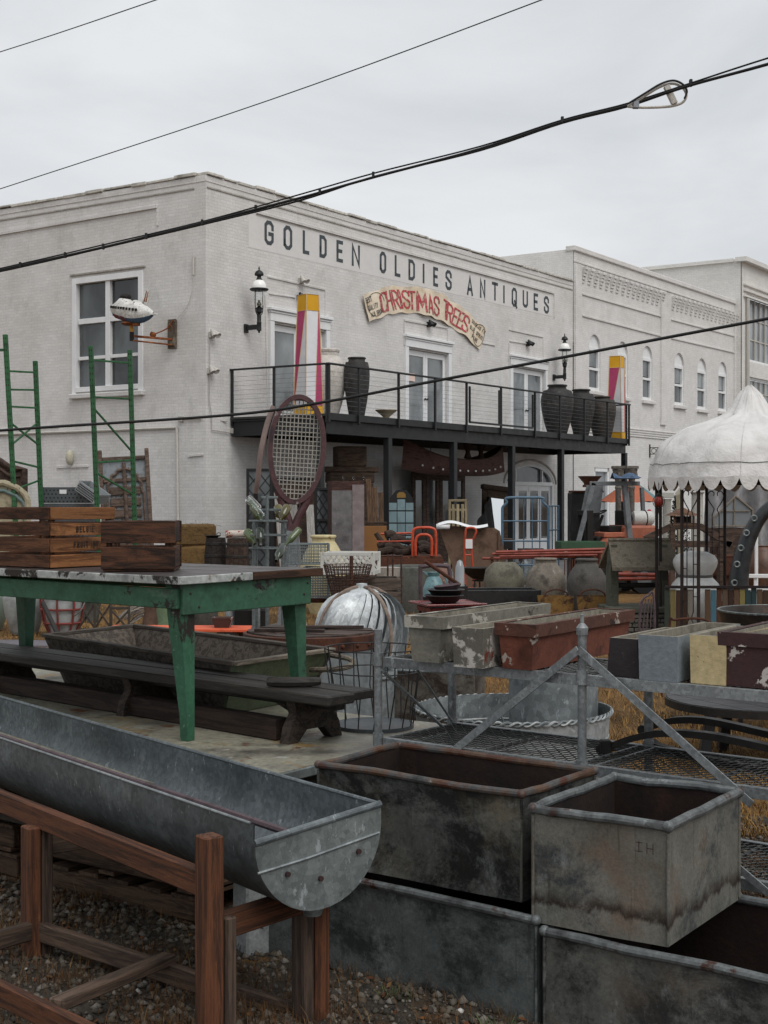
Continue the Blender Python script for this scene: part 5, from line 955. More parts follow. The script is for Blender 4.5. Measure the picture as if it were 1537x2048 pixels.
for nm, c, s in (('front_wall', (.35, 0, hb/2), (.72, .012, hb)), ('back_wall', (.35, .4, hb/2), (.72, .012, hb)), ('end_wall', (-.01, .2, hb/2), (.012, .38, hb)), ('end_wall', (.71, .2, hb/2), (.012, .38, hb)), ('bottom', (.35, .2, .03), (.70, .38, .02))): mesh(nm, boxg(c, s), tankmat('rust_box', ['55524d', '67635c', '4a4640'], '2d2019', '54392a') if 'rust_box' not in bpy.data.materials else bpy.data.materials['rust_box'], RB)
mesh('rim', tubeg([(-.01, 0, hb), (.71, 0, hb), (.71, .4, hb), (-.01, .4, hb)], .014, 6, True), m_galvl, RB)
RT = thing('round_table', 'low black round plank table on the straw behind the rack', 'table', (PX(1525, 9.6), 9.6, 0)); zt = H-395*9.6/F
m_bt = wood('black_plank', '1f1f20', '2c2c2d', '151516', 2, grain=10, rough=.45, spec=.5)
rr_ = .645
for k in range(7):
    x0 = -rr_+k*2*rr_/7+.003; x1 = x0+2*rr_/7-.006; ys = []; n = 4
    pt = [(x0+(x1-x0)*i/n) for i in range(n+1)]; lo = [(x, -math.sqrt(max(.0004, rr_**2-x*x))) for x in pt]; hi = [(x, math.sqrt(max(.0004, rr_**2-x*x))) for x in pt[::-1]]
    pts = lo+hi; N_ = len(pts); vs = [Vector((x, y, z)) for z in (zt-.05, zt) for x, y in pts]; vs = [Matrix.Rotation(R(25), 3, 'Z')@v for v in vs]
    mesh('top_plank', (vs, [list(range(N_))[::-1], [N_+i for i in range(N_)]]+[[i, (i+1) % N_, N_+(i+1) % N_, N_+i] for i in range(N_)]), m_bt, RT)
mesh('hoop', latheg([(rr_+.003, zt-.055), (rr_+.012, zt-.055), (rr_+.012, zt-.004), (rr_+.003, zt-.004)], 60), m_iron, RT)
for a in (20, 110, 200, 290): beam('leg', (.48*math.cos(R(a)), .48*math.sin(R(a)), 0), (.4*math.cos(R(a)), .4*math.sin(R(a)), zt-.052), .07, .07, m_bt, RT)
# ================================================================ the yard between the platform and the shop
m_grp = M('rack_green_paint', ['235030', '2b5d37', '1c4327'], 5, rough=.6, bump=.2, spots=(('3d2a1c', 8, .62, .03), ('5b6e5e', 6, .64, .06)))
def gpt(px, Y, py=None, z=None): return Vector((PX(px, Y), Y, PZ(py, Y) if py is not None else (z or 0)))
def upright(label, a, b, Ya, Yb, ys, diag):
    T = thing('rack_upright', label, 'rack', gpt(a[2], Ya)); L_ = lambda p: lw(T, p)
    ends = []
    for (pt, yt, pb), Y in ((a, Ya), (b, Yb)):
        top, bot = gpt(pt, Y, yt), gpt(pb, Y, z=0); ends.append((top, bot)); d = (bot-top).normalized()
        mesh('post', beamg(L_(top), L_(bot), .085, .085, .008), m_grp, T); n = int((top.z-.4)/.085)
        mesh('post_holes', [boxg(L_(top+d*(.08+.11*k))+Vector((sx, -.0435, 0)), (.014, .005, .03), 0, .001) for k in range(min(n, 34)) for sx in (-.02, .02)], m_dark if 'rackhole' else None, T, kind='stuff')
    at = lambda e, y, Y: e[0]+(e[1]-e[0])*((PZ(y, Y)-e[0].z)/(e[1].z-e[0].z))
    for y0, y1 in ys: mesh('brace', beamg(L_(at(ends[0], y0, Ya)), L_(at(ends[1], y1, Yb)), .036, .036), m_grp, T)
    for y0, y1 in diag: mesh('diagonal_brace', beamg(L_(at(ends[0], y0, Ya)), L_(at(ends[1], y1, Yb)), .034, .034), m_grp, T)
    return T
upright('tall green perforated rack upright at the left edge of the yard', (11, 669, 40), (71, 722, 90), 26.5, 27.1, [(742, 745), (779, 780), (813, 816), (922, 935)], [(890, 845), (845, 890), (980, 960)])
upright('green perforated rack upright standing beside the carved door', (182, 692, 202), (260, 700, 274), 26, 26.7, [(720, 726), (794, 798), (925, 920)], [(815, 905), (945, 990)])
tag(mesh('green_rail', beamg(gpt(-60, 26.5, 700), gpt(14, 26.5, 700), .05, .05), m_grp), 'green rail running off the left edge from the tall rack upright', 'rail')
# carved door
m_cdoor = wood('carved_door_wood', '5b4c43', '6d5d53', '473a33', 4, grain=5, spots=(('33261f', 6, .62, .08),)); m_cdblue = M('faded_blue_paint', ['7f8589', '8e9498', '6b6a68'], 4, bump=.4, spots=(('54443a', 7, .58, .06),)); m_ciron = M('stud_iron', ['3c3029', '4c3e35'], 8, bump=.3)
CD = thing('carved_door', 'weathered carved double door with a scalloped arch leaning behind the dark crate', 'door', gpt(262, 30, z=0), R(4)); KD = 30/13; cw, chh = .43, PZ(912, 30)/KD
tl = Matrix.Rotation(R(-3.2), 4, 'Y')@Matrix.Scale(KD, 4)
def cd(name, g_, m_): mesh(name, xf(g_, tl), m_, CD)
cd('back_panel', boxg((0, .02, chh/2), (cw, .04, chh)), m_cdblue)
for sg in (-1, 1): cd('stile', boxg((sg*cw/2, -.01, chh/2+.03), (.035, .05, chh+.07)), m_cdoor)
for z in (chh-.02, chh-.22, chh-.9, chh-1.4): cd('rail', boxg((0, -.012, z), (cw-.04, .03, .035)), m_cdoor)
cd('centre_bar', tubeg([(0, -.02, .3), (0, -.02, chh-.06)], .018, 8), m_cdoor)
ap_ = [(-.17, chh-.85), (-.17, chh-.36), (-.15, chh-.30), (-.16, chh-.26), (-.125, chh-.22), (-.12, chh-.18), (-.08, chh-.165), (-.06, chh-.13), (-.02, chh-.12), (0, chh-.09), (.02, chh-.12), (.06, chh-.13), (.08, chh-.165), (.12, chh-.18), (.125, chh-.22), (.16, chh-.26), (.15, chh-.30), (.17, chh-.36), (.17, chh-.85)]
cd('scalloped_arch', tubeg([(x, -.02, z) for x, z in ap_], .014, 6), m_cdoor)
for k in range(6):
    z = chh-.32-k*.105
    for sg in (-1, 1): cd('carved_panel', boxg((sg*.078, -.012, z), (.125, .02, .075), 0, .008), m_cdoor)
for k in range(5):
    for x in range(-3, 4):
        if x: cd('stud', sphg((x*.042, -.025, chh-.37-k*.105), .008, 6, 4), m_ciron)
# headboards at the left edge
m_hb = wood('brown_moulding', '4a3a33', '5c4a41', '382b26', 3, grain=5); m_hb2 = M('flaked_cream', ['8f866f', 'a39a82', '6f6754'], 4, bump=.4, spots=(('3f382d', 6, .6, .05, (3, 3, .5)),)); m_hbb = M('teal_flake', ['566a68', '687c79', '4a5a57'], 5, bump=.4, spots=(('7d7663', 7, .62, .05),))
def headboard(label, pts, Y, mt, mp, th=.05, ins=.035, inm=None, k=1):
    T = thing('carved_headboard', label, 'headboard', gpt(pts[0][0], Y, z=0)); p3 = [lw(T, gpt(px, Y, py)) for px, py in pts]; base = [(p.x, p.z) for p in p3]; x0, x1 = base[0][0], base[-1][0]
    out = [(x0, .0)]+base+[(x1, .0)]; mesh('panel', polyg(out, th), mp, T)
    mesh('moulding', tubeg([(x, -.012, z) for x, z in base]+[(x1, -.012, .1)], .03*k, 8), mt, T); mesh('moulding', tubeg([(x*.93+(x0+x1)*.035, -.016, z-.07*k) for x, z in base]+[(x1-.06*k, -.016, .1)], .018*k, 8), inm or mt, T); return T
headboard('dark brown moulded headboard at the left edge behind the stamped crate', [(-90, 950), (-70, 926), (-30, 918), (0, 921), (20, 935), (36, 938), (50, 938)], 27.5, m_hb, m_hb, k=2.1)
headboard('cream and teal arched headboard in front of the dark brown one', [(-60, 1000), (-45, 975), (-15, 966), (10, 966), (35, 976), (50, 988), (56, 1000)], 26.5, m_hb2, m_hb2, inm=m_hbb, k=2.1)
# grey plastic crates
m_pcr = M('grey_plastic', ['4b5053', '565b5e'], 5, rough=.5, fine=.08, bump=.05); m_pcl = M('light_grey_plastic', ['8c9194', '9a9fa1'], 5, rough=.5, fine=.06, bump=.05); m_hole = M('crate_hole', ['1d1f20', '242627'], 5, bump=0)
def pcrate(label, loc, rz, s, mt, tilt=0, q=1):
    T = thing('plastic_crate', label, 'crate', loc, rz, 'perforated plastic crates stacked behind the green table'); l, w, h = s; m = Matrix.Rotation(R(tilt), 4, 'Y')
    for nm, c, sz in (('side', (0, -w/2, h/2), (l, .012, h)), ('side', (0, w/2, h/2), (l, .012, h)), ('end', (-l/2, 0, h/2), (.012, w-.02, h)), ('end', (l/2, 0, h/2), (.012, w-.02, h)), ('base', (0, 0, .008), (l-.02, w-.02, .012))):
        mesh(nm, xf(boxg(c, sz, 0, .004), m), mt, T)
    mesh('rim', xf(tubeg([(-l/2, -w/2, h), (l/2, -w/2, h), (l/2, w/2, h), (-l/2, w/2, h)], .012, 6, True), m), mt, T); gs = []
    for i in range(12):
        for k in range(4):
            x = -l/2+.03+(l-.06)*(i+.5*(k % 2))/12; gs.append(xf(boxg((x, -w/2-.006, .03+(h-.06)*k/3.3), (.015*q, .004, .015*q), 0, .003), m))
            if i < 7: y = -w/2+.03+(w-.06)*i/7; gs.append(xf(boxg((l/2+.006, y, .03+(h-.06)*k/3.3), (.004, .015, .015), 0, .003), m))
    mesh('perforation', gs, m_hole, T, kind='stuff'); return T
zc0 = PZ(1006, 27.6)
for k in range(5): pcrate(('lower grey plastic crate, number hidden', 'bottom grey plastic crate hidden under its stack')[0] if False else ['bottom grey plastic crate of the stack behind the stamped crate', 'second grey plastic crate from the ground behind the stamped crate', 'third grey plastic crate from the ground behind the stamped crate', 'grey plastic crate showing only its top edge above the stamped crate', 'dark grey perforated crate with a white paper tag on top of its stack'][k], (PX(138, 27.6), 27.6, k*zc0/4 if k < 4 else zc0), R(-6), (.98, .6, zc0/4-.02 if k < 4 else .30), m_pcr, 0, 2)
T = bpy.data.objects['plastic_crate.004']; mesh('paper_tag', boxg((-.01, -.312, .22), (.14, .003, .08), 0, .0005), m_white, T)
pcrate('light grey perforated crate tipped over the dark grey crates', (PX(181, 27.2), 27.2, zc0+.12), R(-20), (.52, .4, .2), m_pcl, 32, 2)
# straw bales and barrels
m_straw = M('straw', ['5d4728', '775c36', '42331e'], 9, (1, 6, 6), rough=.95, bump=.9, bs=30, fine=.5, bd=.02)
def bale(label, px, py, Y, rz):
    o = gpt(px, Y, py); gs = [boxg((0, 0, .22), (.95, .45, .44), 0, .05)]
    for k in range(150):
        a = Vector((random.uniform(-.48, .48), random.choice((-.24, .24)) if k % 3 else random.uniform(-.24, .24), random.uniform(.0, .46))); gs.append(tubeg([a, a+Vector((random.uniform(-.12, .12), random.uniform(-.06, .06), random.uniform(-.05, .07)))], .004, 3))
    return tag(mesh('straw_bale', gs, m_straw, None, o, rz), label, 'bale', 'straw bales by the shop corner')
zb_ = PZ(1152, 24); bale('bottom straw bale at the shop corner behind the green table', 385, 1000+(H)*F/28, 28, R(30)); bale('middle straw bale at the shop corner', 388, 1000+(H-.45)*F/28, 28, R(24)); bale('top straw bale of the pile at the shop corner', 382, 1000+(H-.88)*F/28, 28, R(34))
m_brl = wood('barrel_stave', '241f1d', '352d2a', '191615', 3, grain=6); m_brb = wood('brown_barrel_stave', '3a2b23', '4c3a30', '2a1f1a', 3, grain=6)
def barrel(label, px, Y, r, h, mt):
    T = thing('wooden_barrel', label, 'barrel', gpt(px, Y), 0, 'old wooden barrels behind the green table')
    for k in range(14):
        a0, a1 = 2*math.pi*k/14+.01, 2*math.pi*(k+1)/14-.01; vs = []
        for j in range(7):
            z = h*j/6; rr = r*(.84+.16*math.sin(math.pi*j/6))
            for a in (a0, a1): vs.append(Vector((rr*math.cos(a), rr*math.sin(a), z)))
        mesh('stave', (vs, [[2*j, 2*j+1, 2*j+3, 2*j+2] for j in range(6)]), mt, T)
    for f in (.1, .3, .7, .9): rr = r*(.84+.16*math.sin(math.pi*f))+.004; mesh('hoop', latheg([(rr, h*f-.025), (rr+.004, h*f-.02), (rr+.004, h*f+.02), (rr, h*f+.025)], 28), m_iron, T)
    mesh('head', latheg([(0, h-.03), (r*.83, h-.03), (r*.83, h-.06)], 28), mt, T)
barrel('black barrel nearest the straw bales', 432, 26, .215, 1.1, m_brl); barrel('brown barrel beside the black barrel behind the bottle rack', 475, 25.6, .215, 1.1, m_brb)
m_redw = M('peeling_red_white', ['b3a79b', 'c4bab0'], 5, spots=(('7a2a20', 7, .53, .04),)); tag(mesh('painted_log', tubeg([gpt(452, 25.7, 1074)+Vector((0, 0, .05)), gpt(512, 25.8, 1072)+Vector((0, 0, .05))], .07, 14), m_redw), 'peeling red and white painted log lying across the barrels', 'log')
PN = thing('iron_pan', 'small black iron pan with ring handles on the black barrel', 'pan', (PX(425, 26), 26, 1.08)); mesh('bowl', latheg([(0, 0), (.09, .01), (.14, .06), (.15, .065), (.13, .06), (0, .03)], 20), m_iron, PN); mesh('ring_handle', tubeg(arc((.12, 0, .08), .035, 0, 350, 12), .007, 5), m_iron, PN)
# bottle rack
m_bg = M('green_bottle_glass', ['3d4a2c', '55633f', '2c3620'], 3, rough=.12, rv=.04, spec=.7, bump=0); m_bcl = glass('clear_bottle_glass', (.86, .90, .90, 1), .05); m_bdk = M('dark_bottle_glass', ['141a14', '25301f'], 3, rough=.12, rv=.04, spec=.7, bump=0); m_bam = M('olive_bottle_glass', ['3f3a18', '5a5226', '2c2810'], 3, rough=.12, rv=.04, spec=.7, bump=0); m_rkz = M('rack_dull_zinc', ['5a6162', '6f7677', '484d4e'], 8, metal=.3, rough=.5, bump=.3)
BR = thing('bottle_rack', 'grey zinc bottle drying rack standing behind the far edge of the green table', 'rack', gpt(545, 11)); bk = lambda px, py, dy=0: lw(BR, gpt(px, 11+dy, py))
for px, yt in ((508, 1040), (566, 1040), (535, 990), (512, 1045), (570, 1045)): mesh('post', tubeg([bk(px, yt, .15 if px > 567 or px == 512 else 0), Vector((bk(px, yt).x, .15 if px > 567 or px == 512 else 0, 0))], .014, 8), m_rkz, BR)
for y, xs in ((1042, (498, 575)), (1070, (505, 572)), (1096, (505, 572)), (1020, (520, 570)), (995, (522, 556))): mesh('cross_bar', beamg(bk(xs[0], y), bk(xs[1], y), .02, .02), m_rkz, BR); 
for y in (1042, 1070, 1096): mesh('hoop', tubeg([bk(537, y)+Vector((.15*math.cos(2*math.pi*k/20), .15*math.sin(2*math.pi*k/20), 0)) for k in range(20)], .006, 5, True), m_rkz, BR)
def bottle(label, base, tip, Y, mt, r=.034, bd=0):
    a, b = gpt(base[0], Y, base[1]), gpt(tip[0], Y-.08+bd, tip[1]); L_ = (b-a).length; k = r
    prof = [(0, .015), (k*.8, .0), (k, .01), (k, L_*.58), (k*.92, L_*.66), (k*.42, L_*.78), (k*.33, L_*.97), (k*.4, L_*.975), (k*.4, L_), (k*.28, L_), (k*.28, L_*.78), (k*.85, L_*.64), (k*.92, .02), (0, .025)]
    g_ = latheg(prof, 16); m = (b-a).to_track_quat('Z', 'Y').to_matrix().to_4x4(); o = mesh('glass_bottle', xf(g_, m), mt, None, a, sharp=50); return tag(o, label, 'bottle', 'glass bottles on the bottle rack')
bottle('clear glass bottle, uppermost on the rack, neck down', (496, 996), (529, 1030), 11, m_bcl); bottle('pale green bottle just below the clear bottle', (506, 1012), (526, 1046), 11.1, m_bg); bottle('dark green bottle upright in the middle of the bottle rack', (520, 1058), (522, 1092), 10.9, m_bdk); bottle('olive green bottle low on the left of the bottle rack', (494, 1062), (510, 1088), 11, m_bg)
bottle('amber olive bottle tilted right, upper right of the rack', (576, 1012), (560, 1044), 11, m_bam); bottle('olive bottle hanging under the top bar of the rack', (556, 1012), (562, 1042), 11.1, m_bam); bottle('long green bottle slanting in front of the racket handle', (600, 1058), (570, 1092), 10.8, m_bg, .028); bottle('blackish open bottle lowest on the right of the rack', (566, 1091), (553, 1122), 10.6, m_bdk, .032, -.1)
# giant tennis racket
m_rkt = M('maroon_racket_paint', ['3f2a2d', '523538', '2f2023'], 4, rough=.5, bump=.3, bs=20, spots=(('8a7f7c', 9, .63, .04),)); m_str = M('racket_string', ['8d8a83', 'a5a29b'], 9, bump=.1); m_wrap = M('plastic_wrap', ['5b5f64', '74787c', '484c50'], 6, rough=.25, bump=.6, bs=18, spec=.6)
TRk = thing('giant_tennis_racket', 'giant maroon tennis racket standing upright in front of the balcony', 'racket', gpt(597, 20)); rc = lw(TRk, gpt(594, 20, 899)); ra_, rb2 = 53*20/F, 105*20/F
mtl = Matrix.Translation(rc)@Matrix.Rotation(R(3.2), 4, 'Y')@Matrix.Rotation(R(8), 4, 'Z')
hd = [Vector((ra_*math.sin(t)*(1+.05*math.cos(t)), 0, rb2*math.cos(t))) for t in [2*math.pi*k/56 for k in range(56)]]
def oval(r1, r2, dy): 
    vs, fs = [], []; n = len(hd)
    for i, p in enumerate(hd):
        nrm = Vector((p.x/ra_**2, 0, p.z/rb2**2)).normalized()
        for s, y in ((-1, -1), (1, -1), (1.25, 0), (1, 1), (-1, 1)): vs.append(p+nrm*s*r1+Vector((0, y*r2, 0)))
    for i in range(n):
        for k in range(5): fs.append([i*5+k, i*5+(k+1) % 5, ((i+1) % n)*5+(k+1) % 5, ((i+1) % n)*5+k])
    return vs, fs
mesh('head_frame', xf(oval(.033, .075, 0), mtl), m_rkt, TRk, sharp=60)
for sg in (-1, 1): mesh('throat', xf(tubeg(smooth([(sg*ra_*.62, 0, -rb2*.80), (sg*ra_*.42, 0, -rb2*1.05), (sg*ra_*.2, 0, -rb2*1.3), (sg*.03, 0, -rb2*1.5)]), [.06]*12+[.065], 10), mtl), m_rkt, TRk)
mesh('handle', xf(tubeg([(0, 0, -rb2*1.42), (0, 0, -rb2*1.5), (.0, 0, -rb2*1.9)], [.085, .09, .09], 8), mtl), m_rkt, TRk); mesh('wrapped_grip', xf(tubeg([(0, 0, -rb2*1.55), (0, 0, -rb2*2.1), (-.03, 0, -(rc.z)-.0)], [.105, .11, .11], 8), mtl), m_wrap, TRk)
for k in range(-6, 7): x = k*ra_/6.8; z = rb2*math.sqrt(max(0, 1-(x/ra_)**2)); mesh('string', xf(tubeg([(x, .004*(k % 2), -z), (x*1.02, 0, 0), (x, -.004, z)], .0075, 5), mtl), m_str, TRk)
for k in range(-11, 12): z = k*rb2/11.8; x = ra_*math.sqrt(max(0, 1-(z/rb2)**2)); mesh('string', xf(tubeg([(-x, .006, z), (0, .004, z+.008*math.sin(k*3)), (x, .006, z)], .0075, 5), mtl), m_str, TRk)
PLk = thing('wooden_oar', 'bent pale wooden pole leaning beside the giant racket', 'pole', gpt(520, 21)); mesh('shaft', tubeg(smooth([lw(PLk, gpt(px, Y, py)) for px, py, Y in ((548, 812, 21), (534, 850, 21), (522, 905, 21), (516, 960, 21.1), (512, 985, 21.2))]), .04, 8), M('pinkish_wood', ['7b6a66', '8d7c77'], 5, bump=.2), PLk); mesh('lower_shaft', tubeg([lw(PLk, gpt(512, 21.2, 985)), lw(PLk, gpt(510, 21.3, z=0))], .035, 8), m_dark, PLk)
# jars on the ground
def gjar(label, px, Y, pytop, rpx, mat, prof=None, name='stone_jar', cat='jar', grp=None, z0=0):
    h = PZ(pytop, Y)-z0; r = rpx*Y/F; pr_ = prof or jprof(h, r*.55, r, r*.5, r*.56, .55, .08); o = lathe(name, pr_, mat, None, gpt(px, Y, z=z0), 40); return tag(o, label, cat, grp)
m_crm = M('cream_jar_paint', ['b3a67c', 'c3b78f', '9d9069'], 3, rough=.6, bump=.25, spots=(('6b5a33', 7, .62, .05), ('2f281c', 13, .69, .02))); m_st1 = M('olive_stone', ['58564b', '6a675a', '47453c'], 4, bump=.5, rough=.9); m_st2 = M('mottled_stone', ['5d574f', '746d63', '49443e'], 5, bump=.5, rough=.85, spots=(('8b8781', 5, .6, .1), ('57412f', 6, .6, .1))); m_st3 = M('dark_stone', ['44423f', '54514d', '37352f'], 4, bump=.5, rough=.85); m_st4 = M('lichen_stone', ['4a4b47', '5c5d58', '3b3c38'], 4, bump=.6, rough=.9)
gjar('big cream painted jar with a thick lip behind the wire cages', 647, 22, 1070, 46, m_crm); gjar('squat olive stone jar, leftmost of three behind the black chest', 1009, 22.5, 1124, 42, m_st1, [(0, 0), (.18, 0), (.3, .25), (.335, .5), (.3, .68), (.2, .78), (.17, .8), (.15, .79), (0, .7)]); gjar('mottled stone jar with open neck, middle of three', 1092, 22, 1116, 41, m_st2); gjar('dark grey stone jar, rightmost of three beside the little well', 1174, 21.5, 1117, 40, m_st3)
gjar('wide lichened stone pot left of the blue jug', 822, 22.5, 1131, 50, m_st4, [(0, 0), (.3, 0), (.36, .2), (.4, .5), (.39, .72), (.36, .75), (.32, .73), (.33, .4), (0, .3)]); gjar('clay pot with white lime stains behind the blue jug', 884, 24, 1127, 24, M('limed_clay', ['6b5148', '7d6156'], 4, bump=.4, spots=(('a8a4a0', 6, .54, .06),)))
# wire cages, white lattice crate, rusty basket
m_wire = M('grey_wire', ['5d6566', '727a7b'], 9, metal=.3, rough=.5, bump=.1); m_rwire = M('rusty_wire', ['33211b', '452d24', '261813'], 8, bump=.3)
def wcage(label, x0, x1, yt, yb, Y, dep, mt, nx, nz, zleg=True, rz=0):
    z1, z0 = PZ(yt, Y), PZ(yb, Y); w = (x1-x0)*Y/F; T = thing('wire_cage', label, 'cage', gpt(x0, Y, z=0), rz); 
    for y, nm in ((0, 'front_mesh'), (dep, 'back_mesh')):
        mesh(nm, [tubeg([(w*i/nx, y, z0), (w*i/nx, y, z1)], .0035, 4) for i in range(nx+1)]+[tubeg([(0, y, z0+(z1-z0)*k/nz), (w, y, z0+(z1-z0)*k/nz)], .0035, 4) for k in range(nz+1)], mt, T, kind='stuff')
    for x in (0, w): mesh('side_mesh', [tubeg([(x, dep*i/6, z0), (x, dep*i/6, z1)], .0035, 4) for i in range(7)]+[tubeg([(x, 0, z0+(z1-z0)*k/nz), (x, dep, z0+(z1-z0)*k/nz)], .0035, 4) for k in range(nz+1)], mt, T, kind='stuff')
    mesh('floor_mesh', [tubeg([(w*i/nx, 0, z0), (w*i/nx, dep, z0)], .0035, 4) for i in range(nx+1)], mt, T, kind='stuff')
    for z in (z0, z1): mesh('frame', tubeg([(0, 0, z), (w, 0, z), (w, dep, z), (0, dep, z)], .008, 5, True), mt, T)
    for x in (0, w):
        for y in (0, dep): mesh('leg', tubeg([(x, y, 0), (x, y, z1)], .009, 6), mt, T)
    return T
wcage('grey wire cage rising above the table edge in front of the cream jar', 570, 656, 1089, 1128, 13.4, .3, m_wire, 12, 6); wcage('lower grey wire cage with fine mesh right of the green table', 607, 668, 1136, 1196, 12.6, .3, m_wire, 12, 12)
m_wcr = M('white_plastic', ['b9b8b2', 'c8c7c1'], 6, bump=.05, fine=.08)
WC = thing('lattice_crate', 'white plastic lattice crate on top of the wooden boxes', 'crate', gpt(702, 12.6, 1148), R(-9)); w_, h_, d_ = .46, .20, .32
for nm, y in (('front_lattice', -d_/2), ('back_lattice', d_/2)):
    gs = [boxg((0, y, h_-.015), (w_, .012, .03)), boxg((0, y, .015), (w_, .012, .03)), boxg((-w_/2, y, h_/2), (.03, .012, h_)), boxg((w_/2, y, h_/2), (.03, .012, h_))]
    for k in range(9):
        x = -w_/2+.03+k*(w_-.06)/8
        for sg in (-1, 1): gs.append(beamg((max(-w_/2, min(w_/2, x-sg*.06)), y, .02), (max(-w_/2, min(w_/2, x+sg*.06)), y, h_-.02), .01, .014, .002))
    mesh(nm, gs, m_wcr, WC)
for x in (-w_/2, w_/2): mesh('end_panel', [boxg((x, 0, h_*.8), (.012, d_-.02, h_*.35)), boxg((x, 0, .02), (.012, d_-.02, .04))], m_wcr, WC)
mesh('base', boxg((0, 0, .006), (w_-.03, d_-.03, .01)), m_wcr, WC)
m_obx = wood('old_box_wood', '4a4038', '5c5047', '39312b', 3, grain=9)
for k, (x, Y, w_, z, lb) in enumerate(((732, 12.8, .62, 0, 'bottom weathered wooden box under the white lattice crate'), (728, 12.8, .58, .37, 'middle weathered wooden box under the white lattice crate'), (733, 12.8, .60, .74, 'top weathered wooden box directly under the white lattice crate'))):
    T = thing('wooden_box', lb, 'box', gpt(x, Y, z=z), R(-6+5*k), 'weathered wooden boxes behind the ventilator')
    for j in range(3):
        zz = .06+j*.12
        for y in (-.2, .2): beam('board', (-w_/2, y, zz), (w_/2, y, zz), .018, .105, m_obx, T)
        for xx in (-w_/2+.01, w_/2-.01): beam('board', (xx, -.18, zz), (xx, .18, zz), .018, .105, m_obx, T)
    mesh('floor_board', boxg((0, 0, .012), (w_-.04, .36, .02)), m_obx, T)
RBk = thing('rusty_basket', 'flared rusty wire basket with a stick handle in front of the white lattice crate', 'basket', gpt(696, 11.6)); zb0, zb1 = PZ(1192, 11.6), PZ(1130, 11.6)
gs = []
for k in range(34): a = 2*math.pi*k/34; gs.append(tubeg([(.13*math.cos(a), .13*math.sin(a), zb0), (.2*math.cos(a+.08), .2*math.sin(a+.08), zb1)], .0035, 4))
for k in range(10): r = .13+.07*k/9; z = zb0+(zb1-zb0)*k/9; gs.append(tubeg([((r+.004*(i % 2))*math.cos(2*math.pi*i/32), (r+.004*(i % 2))*math.sin(2*math.pi*i/32), z) for i in range(32)], .004, 4, True))
mesh('woven_wire', gs, m_rwire, RBk, kind='stuff'); mesh('base', latheg([(0, zb0), (.13, zb0), (.13, zb0-.015), (0, zb0-.015)], 24), m_rwire, RBk); mesh('stick_handle', tubeg([(.03, 0, zb0), (.03, 0, zb1+.075)], .016, 8), m_rust, RBk)
for a in (90, 210, 330): mesh('leg', tubeg([(.12*math.cos(R(a)), .12*math.sin(R(a)), zb0-.01), (.17*math.cos(R(a)), .17*math.sin(R(a)), 0)], .01, 6), m_rwire, RBk)
RS = thing('rusty_stand', 'rusty open iron grid stand between the lattice crate and the stone pot', 'stand', gpt(775, 16))
for px in (752, 776, 786, 803): mesh('upright', tubeg([lw(RS, gpt(px, 16, 1108)), lw(RS, gpt(px, 16, z=0))], .012, 6), m_rwire, RS)
for py in (1112, 1155, 1172, 1205): mesh('cross_bar', tubeg([lw(RS, gpt(748, 16, py)), lw(RS, gpt(806, 16, py))], .012, 6), m_rwire, RS)
gjar('white enamel bucket behind the rusty stand', 775, 18.5, 1138, 26, M('white_enamel', ['a09a92', 'b5b0a8'], 4, bump=.2, spots=(('4a352a', 6, .62, .05),)), [(0, 0), (.13, 0), (.17, .9), (.175, .91), (.165, .9), (.125, .05), (0, .05)], 'bucket', 'bucket')
# red tray table with bowls and jug
m_redt = M('red_enamel', ['6a1f24', '7c272c', '551a1e'], 4, rough=.25, bump=.1, spec=.6); TT = thing('tray_table', 'glossy red tray table with stacked dark bowls on it', 'table', gpt(895, 14), R(18)); zt_ = PZ(1207, 14)
mesh('tray', [boxg((0, 0, zt_), (.62, .56, .012), 0, .004)], m_redt, TT); mesh('tray_lip', tubeg([(-.31, -.28, zt_+.008), (.31, -.28, zt_+.008), (.31, .28, zt_+.008), (-.31, .28, zt_+.008)], .008, 6, True), m_redt, TT); mesh('under_frame', boxg((0, 0, zt_-.05), (.5, .42, .05)), m_redt, TT)
for x in (-.22, .22):
    for y in (-.18, .18): mesh('leg', tubeg([(x, y, zt_-.05), (x*1.15, y*1.15, 0)], .016, 8), m_rust, TT)
for k, (r, dz, lb, mt) in enumerate(((.20, 0, 'bottom dark wooden bowl of the stack on the red tray', m_iron), (.19, .058, 'middle black rimmed bowl of the stack on the red tray', m_bt), (.14, .10, 'small tilted brown bowl on top of the stack', m_rod))):
    o = lathe('bowl', [(0, 0), (r*.6, 0), (r*.72, .02), (r*.95, .07), (r, .075), (r*.96, .082), (r*.9, .07), (r*.5, .03), (0, .025)], mt, None, gpt(888+4*k, 13.98, z=zt_+.008+dz)); tag(o, lb, 'bowl')
    if k == 2: o.rotation_euler = (0, R(-7), 0)
m_blue = M('pale_blue_enamel', ['55757a', '688a8f', '486367'], 4, rough=.4, bump=.2, spots=(('3a4444', 8, .6, .05),)); BJ = thing('enamel_jug', 'pale blue enamel jug with a flared spout behind the stacked bowls', 'jug', gpt(868, 15.2, z=0)); zj = PZ(1193, 15.2)
mesh('body', latheg([(0, zj), (.13, zj), (.12, zj+.08), (.08, zj+.19), (.055, zj+.22), (.075, zj+.265), (.07, zj+.265), (.05, zj+.22), (0, zj+.1)], 24), m_blue, BJ); mesh('spout', polyg([(-.07, zj+.26), (-.12, zj+.275), (-.05, zj+.21)], .05, -.025), m_blue, BJ); mesh('handle', tubeg(arc((.09, 0, zj+.15), .05, -80, 80, 10, 'xz', .08), .009, 6), m_blue, BJ); mesh('stand', latheg([(.14, 0), (.12, zj-.004), (0, zj-.003)], 20), m_dark, BJ)
